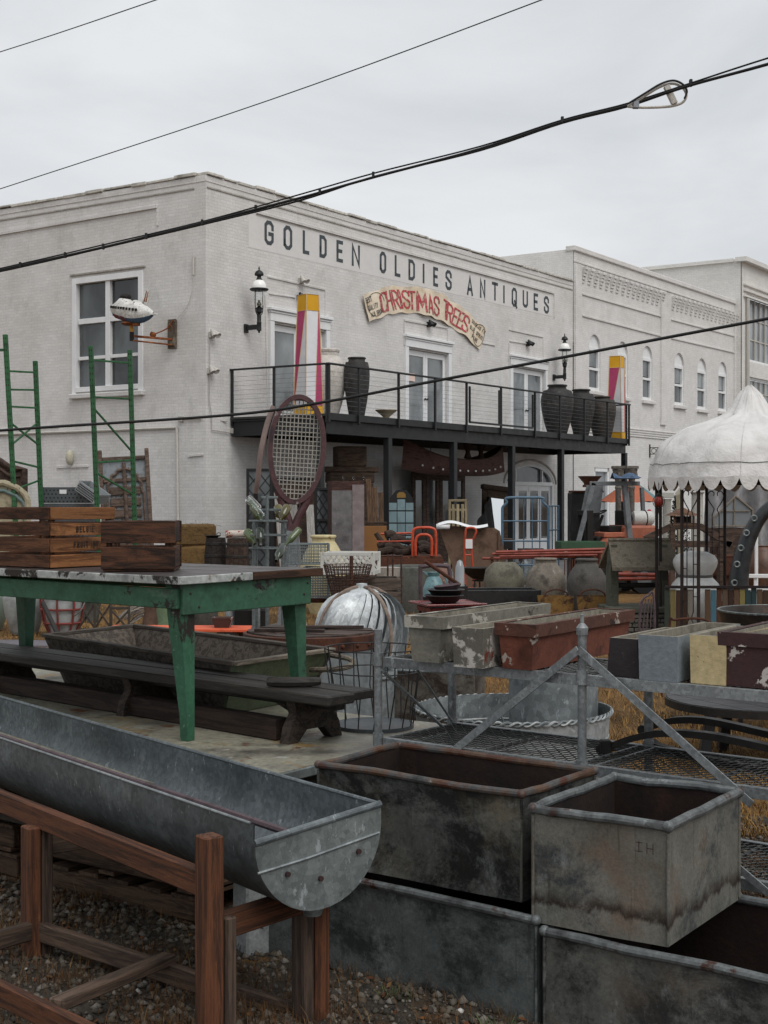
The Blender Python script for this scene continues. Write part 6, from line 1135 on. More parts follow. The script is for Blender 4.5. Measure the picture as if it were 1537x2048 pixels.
tag(mesh('iron_hoop', tubeg(smooth([gpt(844, 14.8, 1240), gpt(841, 14.8, 1145), gpt(848, 14.8, 1133), gpt(890, 14.8, 1132), gpt(900, 14.8, 1145), gpt(904, 14.8, 1240), gpt(905, 14.8, z=0)], 6), .022, 8), m_rod), 'brown iron pipe hoop arching over the blue jug', 'hoop'); tag(mesh('iron_rod', tubeg([gpt(850, 14.4, 1122), gpt(920, 14.6, 1170)], .02, 8), m_rust), 'rusty straight rod slanting across the blue jug', 'rod')
tag(lathe('glass_cloche', [(.0, .32), (.03, .30), (.055, .22), (.06, 0), (.055, 0), (.05, .2), (0, .28)], m_pane3, None, gpt(920, 17, 1172), 20), 'tall clear glass cloche above the black chest', 'cloche'); tag(mesh('cloche_stand', [latheg([(0, 0), (.11, 0), (.10, PZ(1172, 17)), (0, PZ(1172, 17))], 16)], m_dark, None, gpt(920, 17)), 'dark stump under the glass cloche', 'stump')
# black chest trough
m_blk = M('black_gloss_paint', ['131415', '1d1e1f', '0d0e0e'], 4, rough=.3, bump=.25, bs=14, spec=.55, spots=(('3c3f40', 4, .63, .08),)); BK = thing('black_trough', 'long black painted trough in front of the stone jars', 'trough', gpt(910, 20.6), R(5)); hk = PZ(1186, 20.6); lk = 175*20.6/F
for nm, c, s in (('front_wall', (lk/2, 0, hk/2+.04), (lk, .05, hk)), ('back_wall', (lk/2, .6, hk/2+.04), (lk, .05, hk)), ('end_wall', (.02, .3, hk/2+.04), (.05, .55, hk)), ('end_wall', (lk-.02, .3, hk/2+.04), (.05, .55, hk)), ('bottom', (lk/2, .3, .06), (lk-.06, .55, .05))): mesh(nm, boxg(c, s, 0, .012), m_blk, BK)
tag(lathe('iron_wok', [(0, 0), (.12, .02), (.24, .1), (.3, .2), (.32, .21), (.3, .19), (.1, .04), (0, .03)], m_iron, None, gpt(960, 23.5, 1160), 24), 'black iron wok on a stand left of the stone jars', 'wok'); IT = thing('iron_trestle', 'thin black iron legs under the wok', 'trestle', gpt(960, 23.5))
for i in range(3): mesh('leg', tubeg([lw(IT, gpt(950+i*10, 23.4+.2*(i % 2), 1160)), lw(IT, gpt(946+i*14, 23.35+.3*(i % 2), z=0))], .014, 6), m_iron, IT)
mesh('ring', tubeg([(.12*math.cos(2*math.pi*k/16), .12*math.sin(2*math.pi*k/16), PZ(1161, 23.5)) for k in range(16)], .012, 5, True), m_iron, IT)
# yellow rusty seats
m_yr = M('rusty_yellow', ['6d4f26', '7d5d2e', '4b321b'], 4, bump=.5, spots=(('2e1c13', 5, .50, .08),))
for px, Y, lb, rz in ((1113, 19.5, 'rusty yellow tractor seat bucket, left one in front of the jars', 10), (1186, 19.3, 'rusty yellow tractor seat bucket, right one in front of the jars', -8)):
    T = thing('yellow_bucket', lb, 'bucket', gpt(px, Y), R(rz), 'rusty yellow buckets in front of the stone jars'); h = PZ(1192, Y); gs = [(-.22, h), (.2, h), (.16, h-.28), (-.1, h-.3), (-.2, h-.18)]
    mesh('side_plate', polyg(gs, .012, -.18), m_yr, T); mesh('side_plate', polyg(gs, .012, .18), m_yr, T); mesh('back_plate', boxg((.19, 0, h-.13), (.012, .35, .27)), m_yr, T); mesh('base_plate', boxg((.03, 0, h-.29), (.27, .35, .012)), m_yr, T)
    mesh('handle', tubeg(arc((0, 0, h), .17, 0, 180, 12, 'xz', .09), .012, 6), m_rust, T); mesh('pedestal', tubeg([(.03, 0, 0), (.03, 0, h-.29)], .05, 10), m_rust, T)
# little stone well
m_well = M('pebbly_concrete', ['5f594e', '716a5d', '4e4940'], 7, rough=.95, bump=.9, bs=45, spots=(('332f28', 26, .63, .04), ('8e887c', 30, .67, .03)), bd=.012); m_moss = M('mossy_concrete', ['44463a', '54564a', '383a30'], 5, rough=.95, bump=.7, bs=40)
WL = thing('wishing_well', 'small concrete wishing well with a pebbly gabled roof', 'well', gpt(1275, 18.8), R(6)); zr0, zr1, zk = PZ(1132, 18.8), PZ(1080, 18.8), PZ(1212, 18.8); hw = .44
for sg, nm in ((-1, 'roof_slope'), (1, 'roof_slope')):
    g_ = [(-hw*1.0, sg*.36, zr0), (hw*1.1, sg*.36, zr0), (hw*1.0, 0, zr1), (-hw*.9, 0, zr1)]; vs = [Vector(v) for v in g_]+[Vector(v)+Vector((0, 0, -.045)) for v in g_]; mesh(nm, (vs, [[0, 1, 2, 3], [7, 6, 5, 4], [0, 4, 5, 1], [1, 5, 6, 2], [2, 6, 7, 3], [3, 7, 4, 0]]), m_well, WL)
mesh('ridge', tubeg([(-hw*.9, 0, zr1), (hw, 0, zr1)], .03, 6), m_well, WL)
for sg in (-1, 1): mesh('post', [boxg((sg*hw*.78, 0, (zr0+zk)/2), (.11, .24, zr0-zk-.01)), polyg([(sg*hw*.78-.05, zr0-.02), (sg*hw*.78+.05, zr0-.02), (sg*hw*.78+.04, zr1-.06), (sg*hw*.78-.04, zr1-.06)], .2, -.1)], m_moss, WL)
mesh('coping', boxg((0, 0, zk-.03), (hw*2.05, .78, .08), 0, .02), m_moss, WL); mesh('windlass', tubeg([(-hw*.7, 0, zk+.28), (hw*.7, 0, zk+.28)], .035, 10), m_dark, WL)
m_wbr = M('small_grey_brick', ['56524b', '68645c', '47433d'], 6, bump=.5, rough=.9, rnd=.25)
bm_ = None
for r_ in range(5):
    for side in range(4):
        n = 7 if side % 2 == 0 else 5; L_ = .82 if side % 2 == 0 else .64
        for k in range(n):
            x = -L_/2+L_*(k+.5+(.25 if r_ % 2 else 0))/n
            if x > L_/2-.02: continue
            z = (zk-.08)*(r_+.5)/5; p = (x, -.33, z) if side == 0 else (x, .33, z) if side == 2 else (-.40, x, z) if side == 1 else (.40, x, z); s_ = (L_/n-.012, .08, (zk-.08)/5-.01); s_ = s_ if side % 2 == 0 else (s_[1], s_[0], s_[2])
            if bm_ is None or True:
                mesh('brick', boxg((0, 0, 0), s_, 0, .006), m_wbr, WL, p)
mesh('well_core', boxg((0, 0, (zk-.08)/2), (.72, .58, zk-.09)), m_moss, WL)
# ================================================================ right side of the yard
m_wj = M('white_jar_glaze', ['cfd0ce', 'dcdddb', 'bdbebc'], 3, rough=.4, bump=.15, fine=.1, spots=(('8aa0ac', 4, .66, .08), ('4f4a44', 18, .73, .02))); WJ = thing('lidded_jar', 'large white jar with a bulging round lid inside the gazebo', 'jar', gpt(1391, 18.3)); hj = PZ(1152, 18.3); rj = 53*18.3/F
mesh('body', latheg([(0, 0), (rj*.6, 0), (rj*.72, .1), (rj*.9, hj*.5), (rj, hj*.62), (rj*.98, hj*.75), (rj*.86, hj*.88), (rj*.62, hj*.985), (rj*.6, hj), (0, hj)], 40), m_wj, WJ); mesh('collar', latheg([(rj*.64, hj-.015), (rj*.66, hj+.0), (rj*.64, hj+.02)], 36), M('jar_band', ['5d5a55'], bump=.1), WJ)
zl = hj+.015; mesh('lid', latheg([(rj*.62, zl), (rj*.70, zl+.04), (rj*.80, zl+.11), (rj*.83, zl+.16), (rj*.82, zl+.20), (rj*.72, zl+.255), (rj*.45, zl+.30), (0, zl+.32)], 40), m_wj, WJ)
# gazebo
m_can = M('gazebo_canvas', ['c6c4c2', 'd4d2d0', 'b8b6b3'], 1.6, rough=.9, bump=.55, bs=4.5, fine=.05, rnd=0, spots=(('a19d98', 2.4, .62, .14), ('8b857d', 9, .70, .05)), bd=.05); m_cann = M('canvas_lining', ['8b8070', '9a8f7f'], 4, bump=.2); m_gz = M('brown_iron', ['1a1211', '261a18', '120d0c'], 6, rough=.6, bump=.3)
GZ = thing('garden_gazebo', 'wrought iron gazebo with a scalloped white canvas canopy', 'gazebo', gpt(1500, 18)); kk = 18/F
cp = [(3, 770), (12, 778), (24, 792), (36, 812), (52, 832), (92, 845), (136, 860), (166, 879), (184, 902), (195, 929), (201, 956)]
def cprof(v):
    x = v*(len(cp)-1); i = min(int(x), len(cp)-2); f = x-i; return cp[i][0]+(cp[i+1][0]-cp[i][0])*f, cp[i][1]+(cp[i+1][1]-cp[i][1])*f
def canopy(u, v, k=1.0, dz=0):
    r, y = cprof(v); a = 2*math.pi*u; rib = math.cos(6*a); r2 = r*kk*k*(1-.055*(1-abs(math.cos(3*a)))*min(1, v*1.4))
    wr = .007*math.sin(23*a+9*v)*v+.016*math.sin(9*a-7*v+math.sin(5*a))*v*(1-v)*2+.006*math.sin(37*a)*max(0, .5-v)+.010*math.sin(30*v+5*math.sin(3*a))*math.sin(7*a+2)*v
    return (r2*math.cos(a)+wr*math.cos(a), r2*math.sin(a)+wr*math.sin(a), PZ(y, 18)+wr+.02*rib*v*(1-v)*2+dz)
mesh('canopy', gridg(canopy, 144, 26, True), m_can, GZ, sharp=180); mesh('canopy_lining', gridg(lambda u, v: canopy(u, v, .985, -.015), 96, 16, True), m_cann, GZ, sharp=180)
nsc = 36
def val(u, v):
    a = 2*math.pi*u; b = canopy(u, 1.0); ph = abs(math.sin(nsc/2*a)); dpt = .03+.135*ph**.7; return (b[0]*1.004, b[1]*1.004, b[2]-dpt*v)
mesh('valance', gridg(val, nsc*8, 3, True), m_can, GZ, sharp=180); zv = canopy(0, 1)[2]
for k in range(6): mesh('seam', tubeg([Vector(canopy(k/6+.03, i/20, 1.004)) for i in range(1, 21)], .0035, 4), m_can, GZ)
mesh('valance_cord', tubeg([Vector(canopy(i/72, .9, 1.006)) for i in range(72)], .004, 4, True), m_ink, GZ)
rg = 196*kk*.93; hexp = [(rg*math.cos(R(30+60*k+8)), rg*math.sin(R(30+60*k+8))) for k in range(6)]
for k in range(6): a, b = hexp[k], hexp[(k+1) % 6]; mesh('ring_beam', beamg((*a, zv-.05), (*b, zv-.05), .035, .05), m_gz, GZ)
for k in range(6):
    cx, cy = hexp[k]; a = math.atan2(cy, cx); tx, ty = -math.sin(a), math.cos(a); hwid = .13
    def gp(s, z): return (cx+tx*s, cy+ty*s, z)
    for s in (-hwid, hwid): mesh('post', tubeg([gp(s, 0), gp(s, zv-.06)], .022, 8), m_gz, GZ)
    for s in (-1, 1):
        mesh('scroll', tubeg(smooth([gp(s*.02, zv-.40), gp(s*.1, zv-.28), gp(s*.11, zv-.2), gp(s*.07, zv-.155), gp(s*.025, zv-.18), gp(s*.03, zv-.22)]), .007, 5), m_gz, GZ)
        mesh('infill_bar', tubeg([gp(s*.02, zv-.40), gp(s*.05, zv-.48), gp(s*.05, .42), gp(s*.015, .34), gp(s*.09, .2)], .007, 5), m_gz, GZ)
    for z in (.55, .95, 1.3): mesh('rung', tubeg([gp(-hwid, z), gp(-.05, z)], .006, 5), m_gz, GZ); mesh('rung', tubeg([gp(.05, z+.06), gp(hwid, z+.06)], .006, 5), m_gz, GZ)
    mesh('roof_rib', tubeg([(cx, cy, zv-.03), (cx*.6, cy*.6, PZ(868, 18)-.06), (cx*.1, cy*.1, PZ(800, 18)-.05)], .012, 5), m_gz, GZ)
# patchwork slat panel
PS = thing('slat_panel', 'low panel of mismatched painted boards in front of the gazebo', 'panel', gpt(1330, 17.6), R(1)); zp = PZ(1174, 17.6)
sc_ = ['3b4038', '7d7048', '4a3629', '43301f', '8a8479', None, None, '55412f', '50798a', '55392b', '6b5848', '3f2d24', '634c3b', '8b7f4e', '2e4244', '33474a', '5a4636', '4b3a2d', '6d5a45', '3d3029']
for i, c in enumerate(sc_):
    if c is None: continue
    x = i*.073; beam('board', (x+.03, 0, .04), (x+.03, 0, zp-.02-.01*(i % 3)), .02, .067, wood('board_'+c, c, c, c, 4, grain=8) if 'board_'+c not in bpy.data.materials else bpy.data.materials['board_'+c], PS, up=(1, 0, 0))
mesh('top_rail', boxg((.73, -.02, zp), (1.46, .04, .035)), m_gz, PS); mesh('bottom_rail', boxg((.73, .03, .08), (1.46, .03, .05)), m_gz, PS)
# cauldron, tentacle
m_cop = M('blackened_copper', ['26221f', '38312c', '1b1816'], 4, rough=.45, metal=.4, bump=.3, spots=(('4a3226', 4, .58, .1),)); CK = thing('big_cauldron', 'wide blackened cauldron with ring handles behind the maroon planter', 'cauldron', gpt(1578, 10.8)); rk_ = 138*10.8/F; zk_ = PZ(1222, 10.8)
mesh('bowl', latheg([(0, zk_-.42), (rk_*.6, zk_-.40), (rk_*.86, zk_-.28), (rk_*.95, zk_-.1), (rk_, zk_), (rk_*1.02, zk_+.008), (rk_*.985, zk_+.008), (rk_*.93, zk_-.1), (rk_*.8, zk_-.27), (0, zk_-.36)], 56), m_cop, CK); mesh('rim', tubeg([(rk_*math.cos(2*math.pi*k/56), rk_*math.sin(2*math.pi*k/56), zk_+.004) for k in range(56)], .009, 6, True), m_galvd, CK)
for a in (232, 52): cx, cy = rk_*.98*math.cos(R(a)), rk_*.98*math.sin(R(a)); mesh('ring_handle', tubeg([(cx-.05*math.sin(R(a))*math.cos(t)*1.2, cy+.05*math.cos(R(a))*math.cos(t)*1.2-.03, zk_-.13+.055*math.sin(t)) for t in [2*math.pi*k/18 for k in range(18)]], .009, 6, True), m_cop, CK); mesh('handle_lug', sphg((cx, cy, zk_-.07), .025, 8, 6), m_cop, CK)
for a in (30, 150, 270): mesh('leg', tubeg([(rk_*.6*math.cos(R(a)), rk_*.6*math.sin(R(a)), zk_-.40), (rk_*.72*math.cos(R(a)), rk_*.72*math.sin(R(a)), 0)], .022, 8), m_cop, CK)
TE = thing('iron_tentacle', 'huge black curved tentacle sculpture with suckers behind the gazebo posts', 'sculpture', gpt(1475, 20.5)); q_ = smooth([lw(TE, gpt(px, 20.5, py)) for px, py in ((1478, 1246), (1476, 1190), (1482, 1130), (1496, 1080), (1520, 1035), (1556, 1005), (1600, 990))], 5)
mesh('arm', tubeg(q_, [.165-.003*i for i in range(len(q_))], 18), M('tentacle_black', ['17191b', '25282b', '0f1112'], 4, rough=.4, bump=.5, bs=12, spec=.5), TE)
for i, k in enumerate(range(4, 22, 3)):
    p = q_[k]; t = (q_[k+1]-q_[k-1]).normalized(); nn = Vector((-t.z, 0, t.x)); nn = nn if nn.x < 0 else -nn; c = p+nn*.09+Vector((0, -.125, 0)); mesh('sucker', tubeg([c+Vector((.04*math.cos(a), 0, .04*math.sin(a))) for a in [2*math.pi*j/12 for j in range(12)]], .014, 6, True), m_galvd, TE)
# forklift
m_org = M('faded_orange_paint', ['98553f', 'a9664f', '7d4331'], 3, rough=.5, bump=.2, spots=(('5a4a42', 6, .64, .05),)); m_fgr = M('forklift_grey', ['5d6164', '6d7174', '4c5053'], 4, rough=.6, bump=.2, spots=(('3a2f28', 7, .64, .05),)); m_tyre = M('tyre_rubber', ['17181a', '222325'], 6, rough=.8, bump=.3); m_tnk = M('white_tank_paint', ['b9b8b4', 'c9c8c4'], 4, rough=.45, bump=.1, spots=(('6a625a', 8, .64, .05),))
FK = thing('forklift', 'old faded orange forklift with a grey overhead guard and white gas tank', 'forklift', gpt(1240, 27), R(14)); f_ = lambda px, py, y=0: lw(FK, gpt(px, 27+y, py))
x0_, x1_ = f_(1195, 1100).x, f_(1316, 1100).x
mesh('body', [boxg(((x0_+x1_)/2, .3, .68), (x1_-x0_, .95, .84), 0, .1)], m_org, FK); mesh('rear_cowl', boxg((x1_-.33, .3, 1.16), (.66, .9, .30), 0, .14), m_org, FK); mesh('hood', boxg((x0_+.3, .3, 1.13), (.5, .85, .1), 0, .05), m_org, FK); mesh('seat', [boxg((x0_+.4, .3, 1.24), (.36, .5, .12), 0, .04), boxg((x0_+.6, .3, 1.42), (.1, .5, .36), 0, .04)], m_dark, FK)
for y in (-.1, .7):
    mesh('guard_post', beamg(f_(1188, 966, y), f_(1156, 1088, y), .07, .09), m_fgr, FK); mesh('guard_post', beamg(f_(1250, 970, y), f_(1260, 1085, y), .1, .11), m_fgr, FK); mesh('guard_rail', beamg(f_(1180, 967, y), f_(1280, 967, y), .07, .08), m_fgr, FK)
mesh('rear_post', beamg(f_(1284, 975, .7), f_(1288, 1050, .7), .07, .08), m_fgr, FK); mesh('side_shield', polyg([(f_(1185, 970).x, f_(1185, 970).z), (f_(1222, 970).x, f_(1222, 970).z), (f_(1215, 1025).x, f_(1215, 1025).z), (f_(1172, 1030).x, f_(1172, 1030).z)], .03, .4), m_fgr, FK)
for k in range(4): mesh('guard_bar', beamg(f_(1190+k*28, 967, -.08), f_(1190+k*28, 967, .7), .04, .03), m_fgr, FK)
mesh('steering_wheel', tubeg([f_(1205, 1028)+Vector((.2*math.cos(t), .3+.2*math.sin(t)*.8, .07*math.cos(t))) for t in [2*math.pi*k/24 for k in range(24)]], .016, 6, True), m_dark, FK); mesh('steering_column', tubeg([f_(1206, 1030, .3), f_(1192, 1070, .3)], .03, 8), m_dark, FK)
tk0, tk1 = f_(1264, 1037, .2), f_(1306, 1037, .2); mesh('gas_tank', [tubeg([tk0, tk0+Vector((.04, 0, 0)), tk1-Vector((.04, 0, 0)), tk1], [.1, .15, .15, .1], 20)], m_tnk, FK); mesh('tank_strap', tubeg([tk0.lerp(tk1, .6)+Vector((0, .155*math.cos(t), .155*math.sin(t))) for t in [2*math.pi*k/24 for k in range(24)]], .012, 5, True), m_dark, FK); mesh('tank_valve', tubeg([tk0-Vector((.16, 0, 0)), tk0], .05, 8), m_dark, FK)
mesh('red_cap', sphg(f_(1299, 1023, .2), .045, 10, 6), M('red_plastic', ['a3263a'], bump=0), FK)
for x in (x0_+.15, x1_-.3):
    for y in (-.12, .72):
        w_ = mesh('wheel', tubeg([(x, y-.1, .28), (x, y+.1, .28)], .28, 24), m_tyre, FK); mesh('rim', tubeg([(x, y-.11, .28), (x, y+.11, .28)], .15, 16), m_fgr, w_)
mesh('mast', [boxg((x0_-.18, .05, 1.05), (.12, .1, 1.1)), boxg((x0_-.18, .55, 1.05), (.12, .1, 1.1)), boxg((x0_-.18, .3, 1.55), (.1, .5, .1)), boxg((x0_-.2, .3, .5), (.08, .6, .5))], m_dark, FK); mesh('engine_parts', [boxg((x0_+.05, .2, .95), (.3, .4, .3), R(15), .03), boxg((x0_+.0, .5, 1.05), (.25, .25, .35), R(-12), .03)], m_dark, FK)
tag(mesh('denim_bundle', gridg(lambda u, v: gpt(1224+u*54, 26.9, 960)+Vector((0, -.3+.55*v, .05+.06*math.sin(u*9+v*4)*math.sin(math.pi*v)+.05*math.sin(math.pi*v)-.02)), 24, 14), M('blue_denim', ['3b4f68', '4c627d', '2d3d52'], 6, bump=.3), sharp=180), 'crumpled blue denim cloth on top of the forklift guard', 'cloth')
FT = thing('footed_basin', 'dark square flared basin on top of the black screen beside the forklift', 'basin', gpt(1180, 28.5, 968)); mesh('bowl', ([Vector((x*s, y*s, z)) for s, z in ((.1, -.02), (.11, .02), (.2, .14), (.215, .16), (.17, .14)) for x, y in ((-1, -1), (1, -1), (1, 1), (-1, 1))], [[i*4+k, i*4+(k+1) % 4, i*4+4+(k+1) % 4, i*4+4+k] for i in range(4) for k in range(4)]), m_rust, FT)
mesh('foot', boxg((0, 0, -.04), (.26, .26, .05)), m_rust, FT)
m_scr = M('black_screen', ['121314', '1d1e20'], 4, rough=.4, bump=.5, bs=8, spots=(('55585a', 9, .67, .03),)); SCR = thing('black_screen', 'tall black wrapped screen left of the forklift', 'screen', gpt(1168, 29), R(8)); zs_ = PZ(985, 29)+.0
mesh('panel', boxg((0, 0, zs_/2), (.62, .3, zs_), 0, .02), m_scr, SCR); mesh('top_board', boxg((.05, 0, zs_+.02), (.66, .34, .04)), m_rust, SCR)
# stone columns
m_colm = M('carved_stone', ['55504a', '6b655e', '423e39'], 5, rough=.9, bump=.9, bs=25, fine=.4, spots=(('2f2b27', 8, .6, .06), ('8b857c', 9, .64, .05)))
for px, Y, lb in ((1237, 29.5, 'weathered stone column with leafy capital, left of the pair'), (1264, 30, 'weathered stone column with leafy capital, right of the pair by the balcony post')):
    T = thing('stone_column', lb, 'column', gpt(px, Y), 0, 'pair of stone columns'); z = PZ(932, Y); mesh('shaft', latheg([(.1, 0), (.1, .12), (.085, .16), (.068, .5), (.06, z-.5), (.075, z-.46), (.06, z-.42)], 18), m_colm, T)
    mesh('capital', latheg([(.06, z-.42), (.07, z-.3), (.105, z-.2), (.1, z-.17), (.13, z-.08), (.12, z-.06)], 18), m_colm, T); mesh('abacus', boxg((0, 0, z-.03), (.26, .26, .06)), m_colm, T)
    for k in range(8): a = 2*math.pi*k/8; mesh('leaf', sphg((.1*math.cos(a), .1*math.sin(a), z-.2), (.03, .03, .08), 8, 6), m_colm, T)
# blue cage cart
m_bcg = M('blue_cage_paint', ['41596b', '4d687c', '374b5a'], 4, rough=.5, bump=.15, spots=(('5a463a', 8, .66, .03),)); BC_ = thing('blue_cage_cart', 'tall blue tubular cage cart in front of the arched doorway', 'cart', gpt(1060, 27.5)); b_ = lambda px, py, y=0: lw(BC_, gpt(px, 27.5+y, py))
zlo = .2
for y in (0, .7):
    mesh('hoop', tubeg(smooth([b_(1005, 1020, y)*1, b_(1006, 1014, y), b_(1014, 1005, y), b_(1014, 996, y), b_(1055, 995, y), b_(1086, 996, y), b_(1086, 1004, y), b_(1096, 1014, y), b_(1097, 1022, y)], 4), .026, 8), m_bcg, BC_)
    for px in (1005, 1097): p = b_(px, 1020, y); mesh('corner_tube', tubeg([p, Vector((p.x, p.y, .12))], .026, 8), m_bcg, BC_)
    for py in (1042, 1082, 1130): mesh('rail', tubeg([b_(1005, py, y), b_(1097, py, y)], .018, 6), m_bcg, BC_)
    for px in (1028, 1048, 1065, 1080): p = b_(px, 997, y); mesh('bar', tubeg([p, Vector((p.x, p.y, .15))], .012, 6), m_bcg, BC_)
for px in (1005, 1097):
    for py in (1022, 1060, 1100): mesh('side_rail', tubeg([b_(px, py, 0), b_(px, py, .7)], .018, 6), m_bcg, BC_)
pr0 = [b_(1099, 1012, .3), b_(1118, 1012, .9)]
for f in (0, .33, .66, 1): p = pr0[0].lerp(pr0[1], f); mesh('side_bar', tubeg([p, Vector((p.x, p.y, .15))], .012, 6), m_bcg, BC_)
for z in (pr0[0].z, 1.2, .7): mesh('side_rail', tubeg([Vector((pr0[0].x, pr0[0].y, z)), Vector((pr0[1].x, pr0[1].y, z))], .016, 6), m_bcg, BC_)
mesh('deck', boxg((0, .35, .16), (.92, .74, .05)), m_dark, BC_)
for px in (1010, 1092):
    for y in (.05, .65): p = b_(px, 1100, y); mesh('caster', tubeg([Vector((p.x, p.y-.03, .065)), Vector((p.x, p.y+.03, .065))], .065, 12), m_tyre, BC_)
tag(mesh('milk_can', [latheg([(0, .0), (.14, 0), (.14, .35), (.08, .43), (.085, .47), (0, .48)], 20)], m_galvl, None, gpt(1050, 27.85, z=.19)), 'grey zinc churn inside the blue cage cart', 'churn')
# red rods on trestles
m_rrd = M('red_rod_paint', ['7a3022', '8b3b2b', '5a251b'], 5, rough=.5, bump=.2); RR = thing('rod_trestle', 'rusty slatted trestle carrying long red rods beside the jars', 'trestle', gpt(1090, 24.8))
for px in (985, 1085, 1190): 
    for sg in (-.3, .3): mesh('leg', beamg(lw(RR, gpt(px, 24.8+sg, z=0)), lw(RR, gpt(px, 24.8+sg, 1118)), .05, .05), m_rust, RR)
    mesh('cross_bar', beamg(lw(RR, gpt(px, 24.45, 1116)), lw(RR, gpt(px, 25.15, 1116)), .05, .06), m_rust, RR)
for k in range(16): mesh('slat', boxg(lw(RR, gpt(1130+k*5, 24.5, 1150)), (.02, .015, .55)), m_rust, RR)
for k, (y0, y1, xa, xb, lb) in enumerate(((1104, 1098, 992, 1210, 'bright red rod, topmost of the bundle on the trestle'), (1108, 1105, 985, 1205, 'dull red rod just below the topmost one'), (1113, 1110, 1000, 1195, 'rusty red rod near the bottom of the bundle'), (1117, 1113, 965, 1150, 'red rod reaching furthest left on the trestle'))):
    tag(mesh('red_rod', tubeg([gpt(xa, 24.6+.12*k, y0), gpt(xb, 24.7+.12*k, y1)], .024, 8), m_rrd), lb, 'rod', 'red rods on the trestle')
tag(mesh('red_rail', [tubeg([gpt(1225, 23, 1148), gpt(1340, 23.2, 1150)], .03, 8), tubeg([gpt(1225, 23, 1158), gpt(1340, 23.2, 1156)], .03, 8), tubeg([gpt(1226, 23, 1145), gpt(1226, 23, z=0)], .025, 8), tubeg([gpt(1338, 23.2, 1145), gpt(1338, 23.2, z=0)], .025, 8)], m_rrd), 'double red rail seen through the wishing well', 'rail')
# plywood sheet, paper, hand truck, log cart
m_ply = M('brown_board', ['5f4a3c', '6d5646', '513e32'], 4, rough=.85, bump=.2, fine=.15); PW = thing('board_sheet', 'large brown board leaning under the balcony behind the orange hand truck', 'board', gpt(935, 27))
pts = [(lw(PW, gpt(px, 27, py)).x, lw(PW, gpt(px, 27, py)).z) for px, py in ((880, 1060), (900, 1052), (990, 1056), (1000, 1062), (1012, 1115))]; mesh('sheet', polyg(pts+[(pts[-1][0], 0), (pts[0][0]+.3, 0), (pts[0][0]+.25, .5)], .03), m_ply, PW); mesh('edge_batten', beamg((pts[3][0]-.02, -.02, pts[3][1]), (pts[3][0]-.02, -.02, .1), .02, .05), m_ply, PW)
tag(mesh('paper_roll', [gridg(lambda u, v: gpt(876+u*100, 26.85, 1052-3*math.sin(u*5))+Vector((0, .25*v-.05, .05*math.sin(math.pi*v)+.03*math.sin(u*7))), 20, 8), tubeg([gpt(873, 26.85, 1053), gpt(900, 26.85, 1053)], .05, 12)], m_white, sharp=180), 'white paper sheet lying along the top of the brown board', 'paper')
m_or = M('orange_tube_paint', ['a83c22', 'bd4a2c', '8b2f1a'], 5, rough=.45, bump=.1, spots=(('4a2c20', 8, .66, .04),)); HT = thing('hand_truck', 'orange tubular hand truck with a white label leaning on the brown board', 'hand truck', gpt(941, 26.3)); h_ = lambda px, py, y=0: lw(HT, gpt(px, 26.3+y, py))
mesh('frame', tubeg(smooth([h_(931, 1150), h_(930, 1100), h_(932, 1062), h_(936, 1056), h_(948, 1056), h_(953, 1062), h_(950, 1072), h_(946, 1082), h_(944, 1110), h_(948, 1150)], 4), .02, 8), m_or, HT)
for py in (1079, 1098, 1110): mesh('rung', tubeg([h_(931, py), h_(946, py)], .016, 6), m_or, HT)
mesh('label_plate', boxg(h_(938.5, 1088, -.03), (.13, .008, .17)), m_white, HT); mesh('toe_plate', boxg(h_(940, 1180, -.1)+Vector((0, 0, .04)), (.3, .25, .015)), m_or, HT); mesh('side_tube', tubeg([h_(931, 1150), Vector((h_(931, 1150).x, 0, .05))], .02, 6), m_or, HT); mesh('side_tube', tubeg([h_(948, 1150), Vector((h_(948, 1150).x, 0, .05))], .02, 6), m_or, HT)
for px in (929, 950): p = h_(px, 1170); mesh('wheel', tubeg([Vector((p.x-.03, .05, .12)), Vector((p.x+.03, .05, .12))], .12, 14), m_tyre, HT)
m_bark = M('dark_bark', ['2a211c', '3f322a', '1c1613'], 6, rough=.95, bump=.9, bs=20, fine=.4); LC = thing('log_cart', 'orange steel cart with a rusty bed loaded with logs', 'cart', gpt(812, 24)); l_ = lambda px, py, y=0: lw(LC, gpt(px, 24+y, py)); zc_ = PZ(1112, 24)
mesh('bed', boxg((0, .35, zc_-.06), (1.25, .8, .12), 0, .01), m_rust, LC); mesh('skirt', boxg((.0, -.06, zc_-.2), (1.3, .02, .3)), m_rust, LC)
for pxs, yt, y in (((826, 872), 1055, 0), ((826, 872), 1055, .6), ((832, 864), 1069, -.05)): mesh('hoop', tubeg(smooth([l_(pxs[0], 1112, y), l_(pxs[0], yt+12, y), l_(pxs[0]+6, yt+2, y), l_((pxs[0]+pxs[1])/2, yt, y), l_(pxs[1]-6, yt+2, y), l_(pxs[1], yt+12, y), l_(pxs[1], 1112, y)], 4), .024, 8), m_or, LC)
mesh('rail', tubeg([l_(754, 1083), l_(830, 1082)], .014, 6), m_or, LC); mesh('rail', tubeg([l_(762, 1068, .6), l_(826, 1066, .6)], .022, 6), m_or, LC)
for px in (757, 868):
    for y in (0, .7): p = l_(px, 1112, y); mesh('leg', beamg(Vector((p.x, p.y, 0)), Vector((p.x, p.y, zc_)), .05, .05), m_rust, LC)
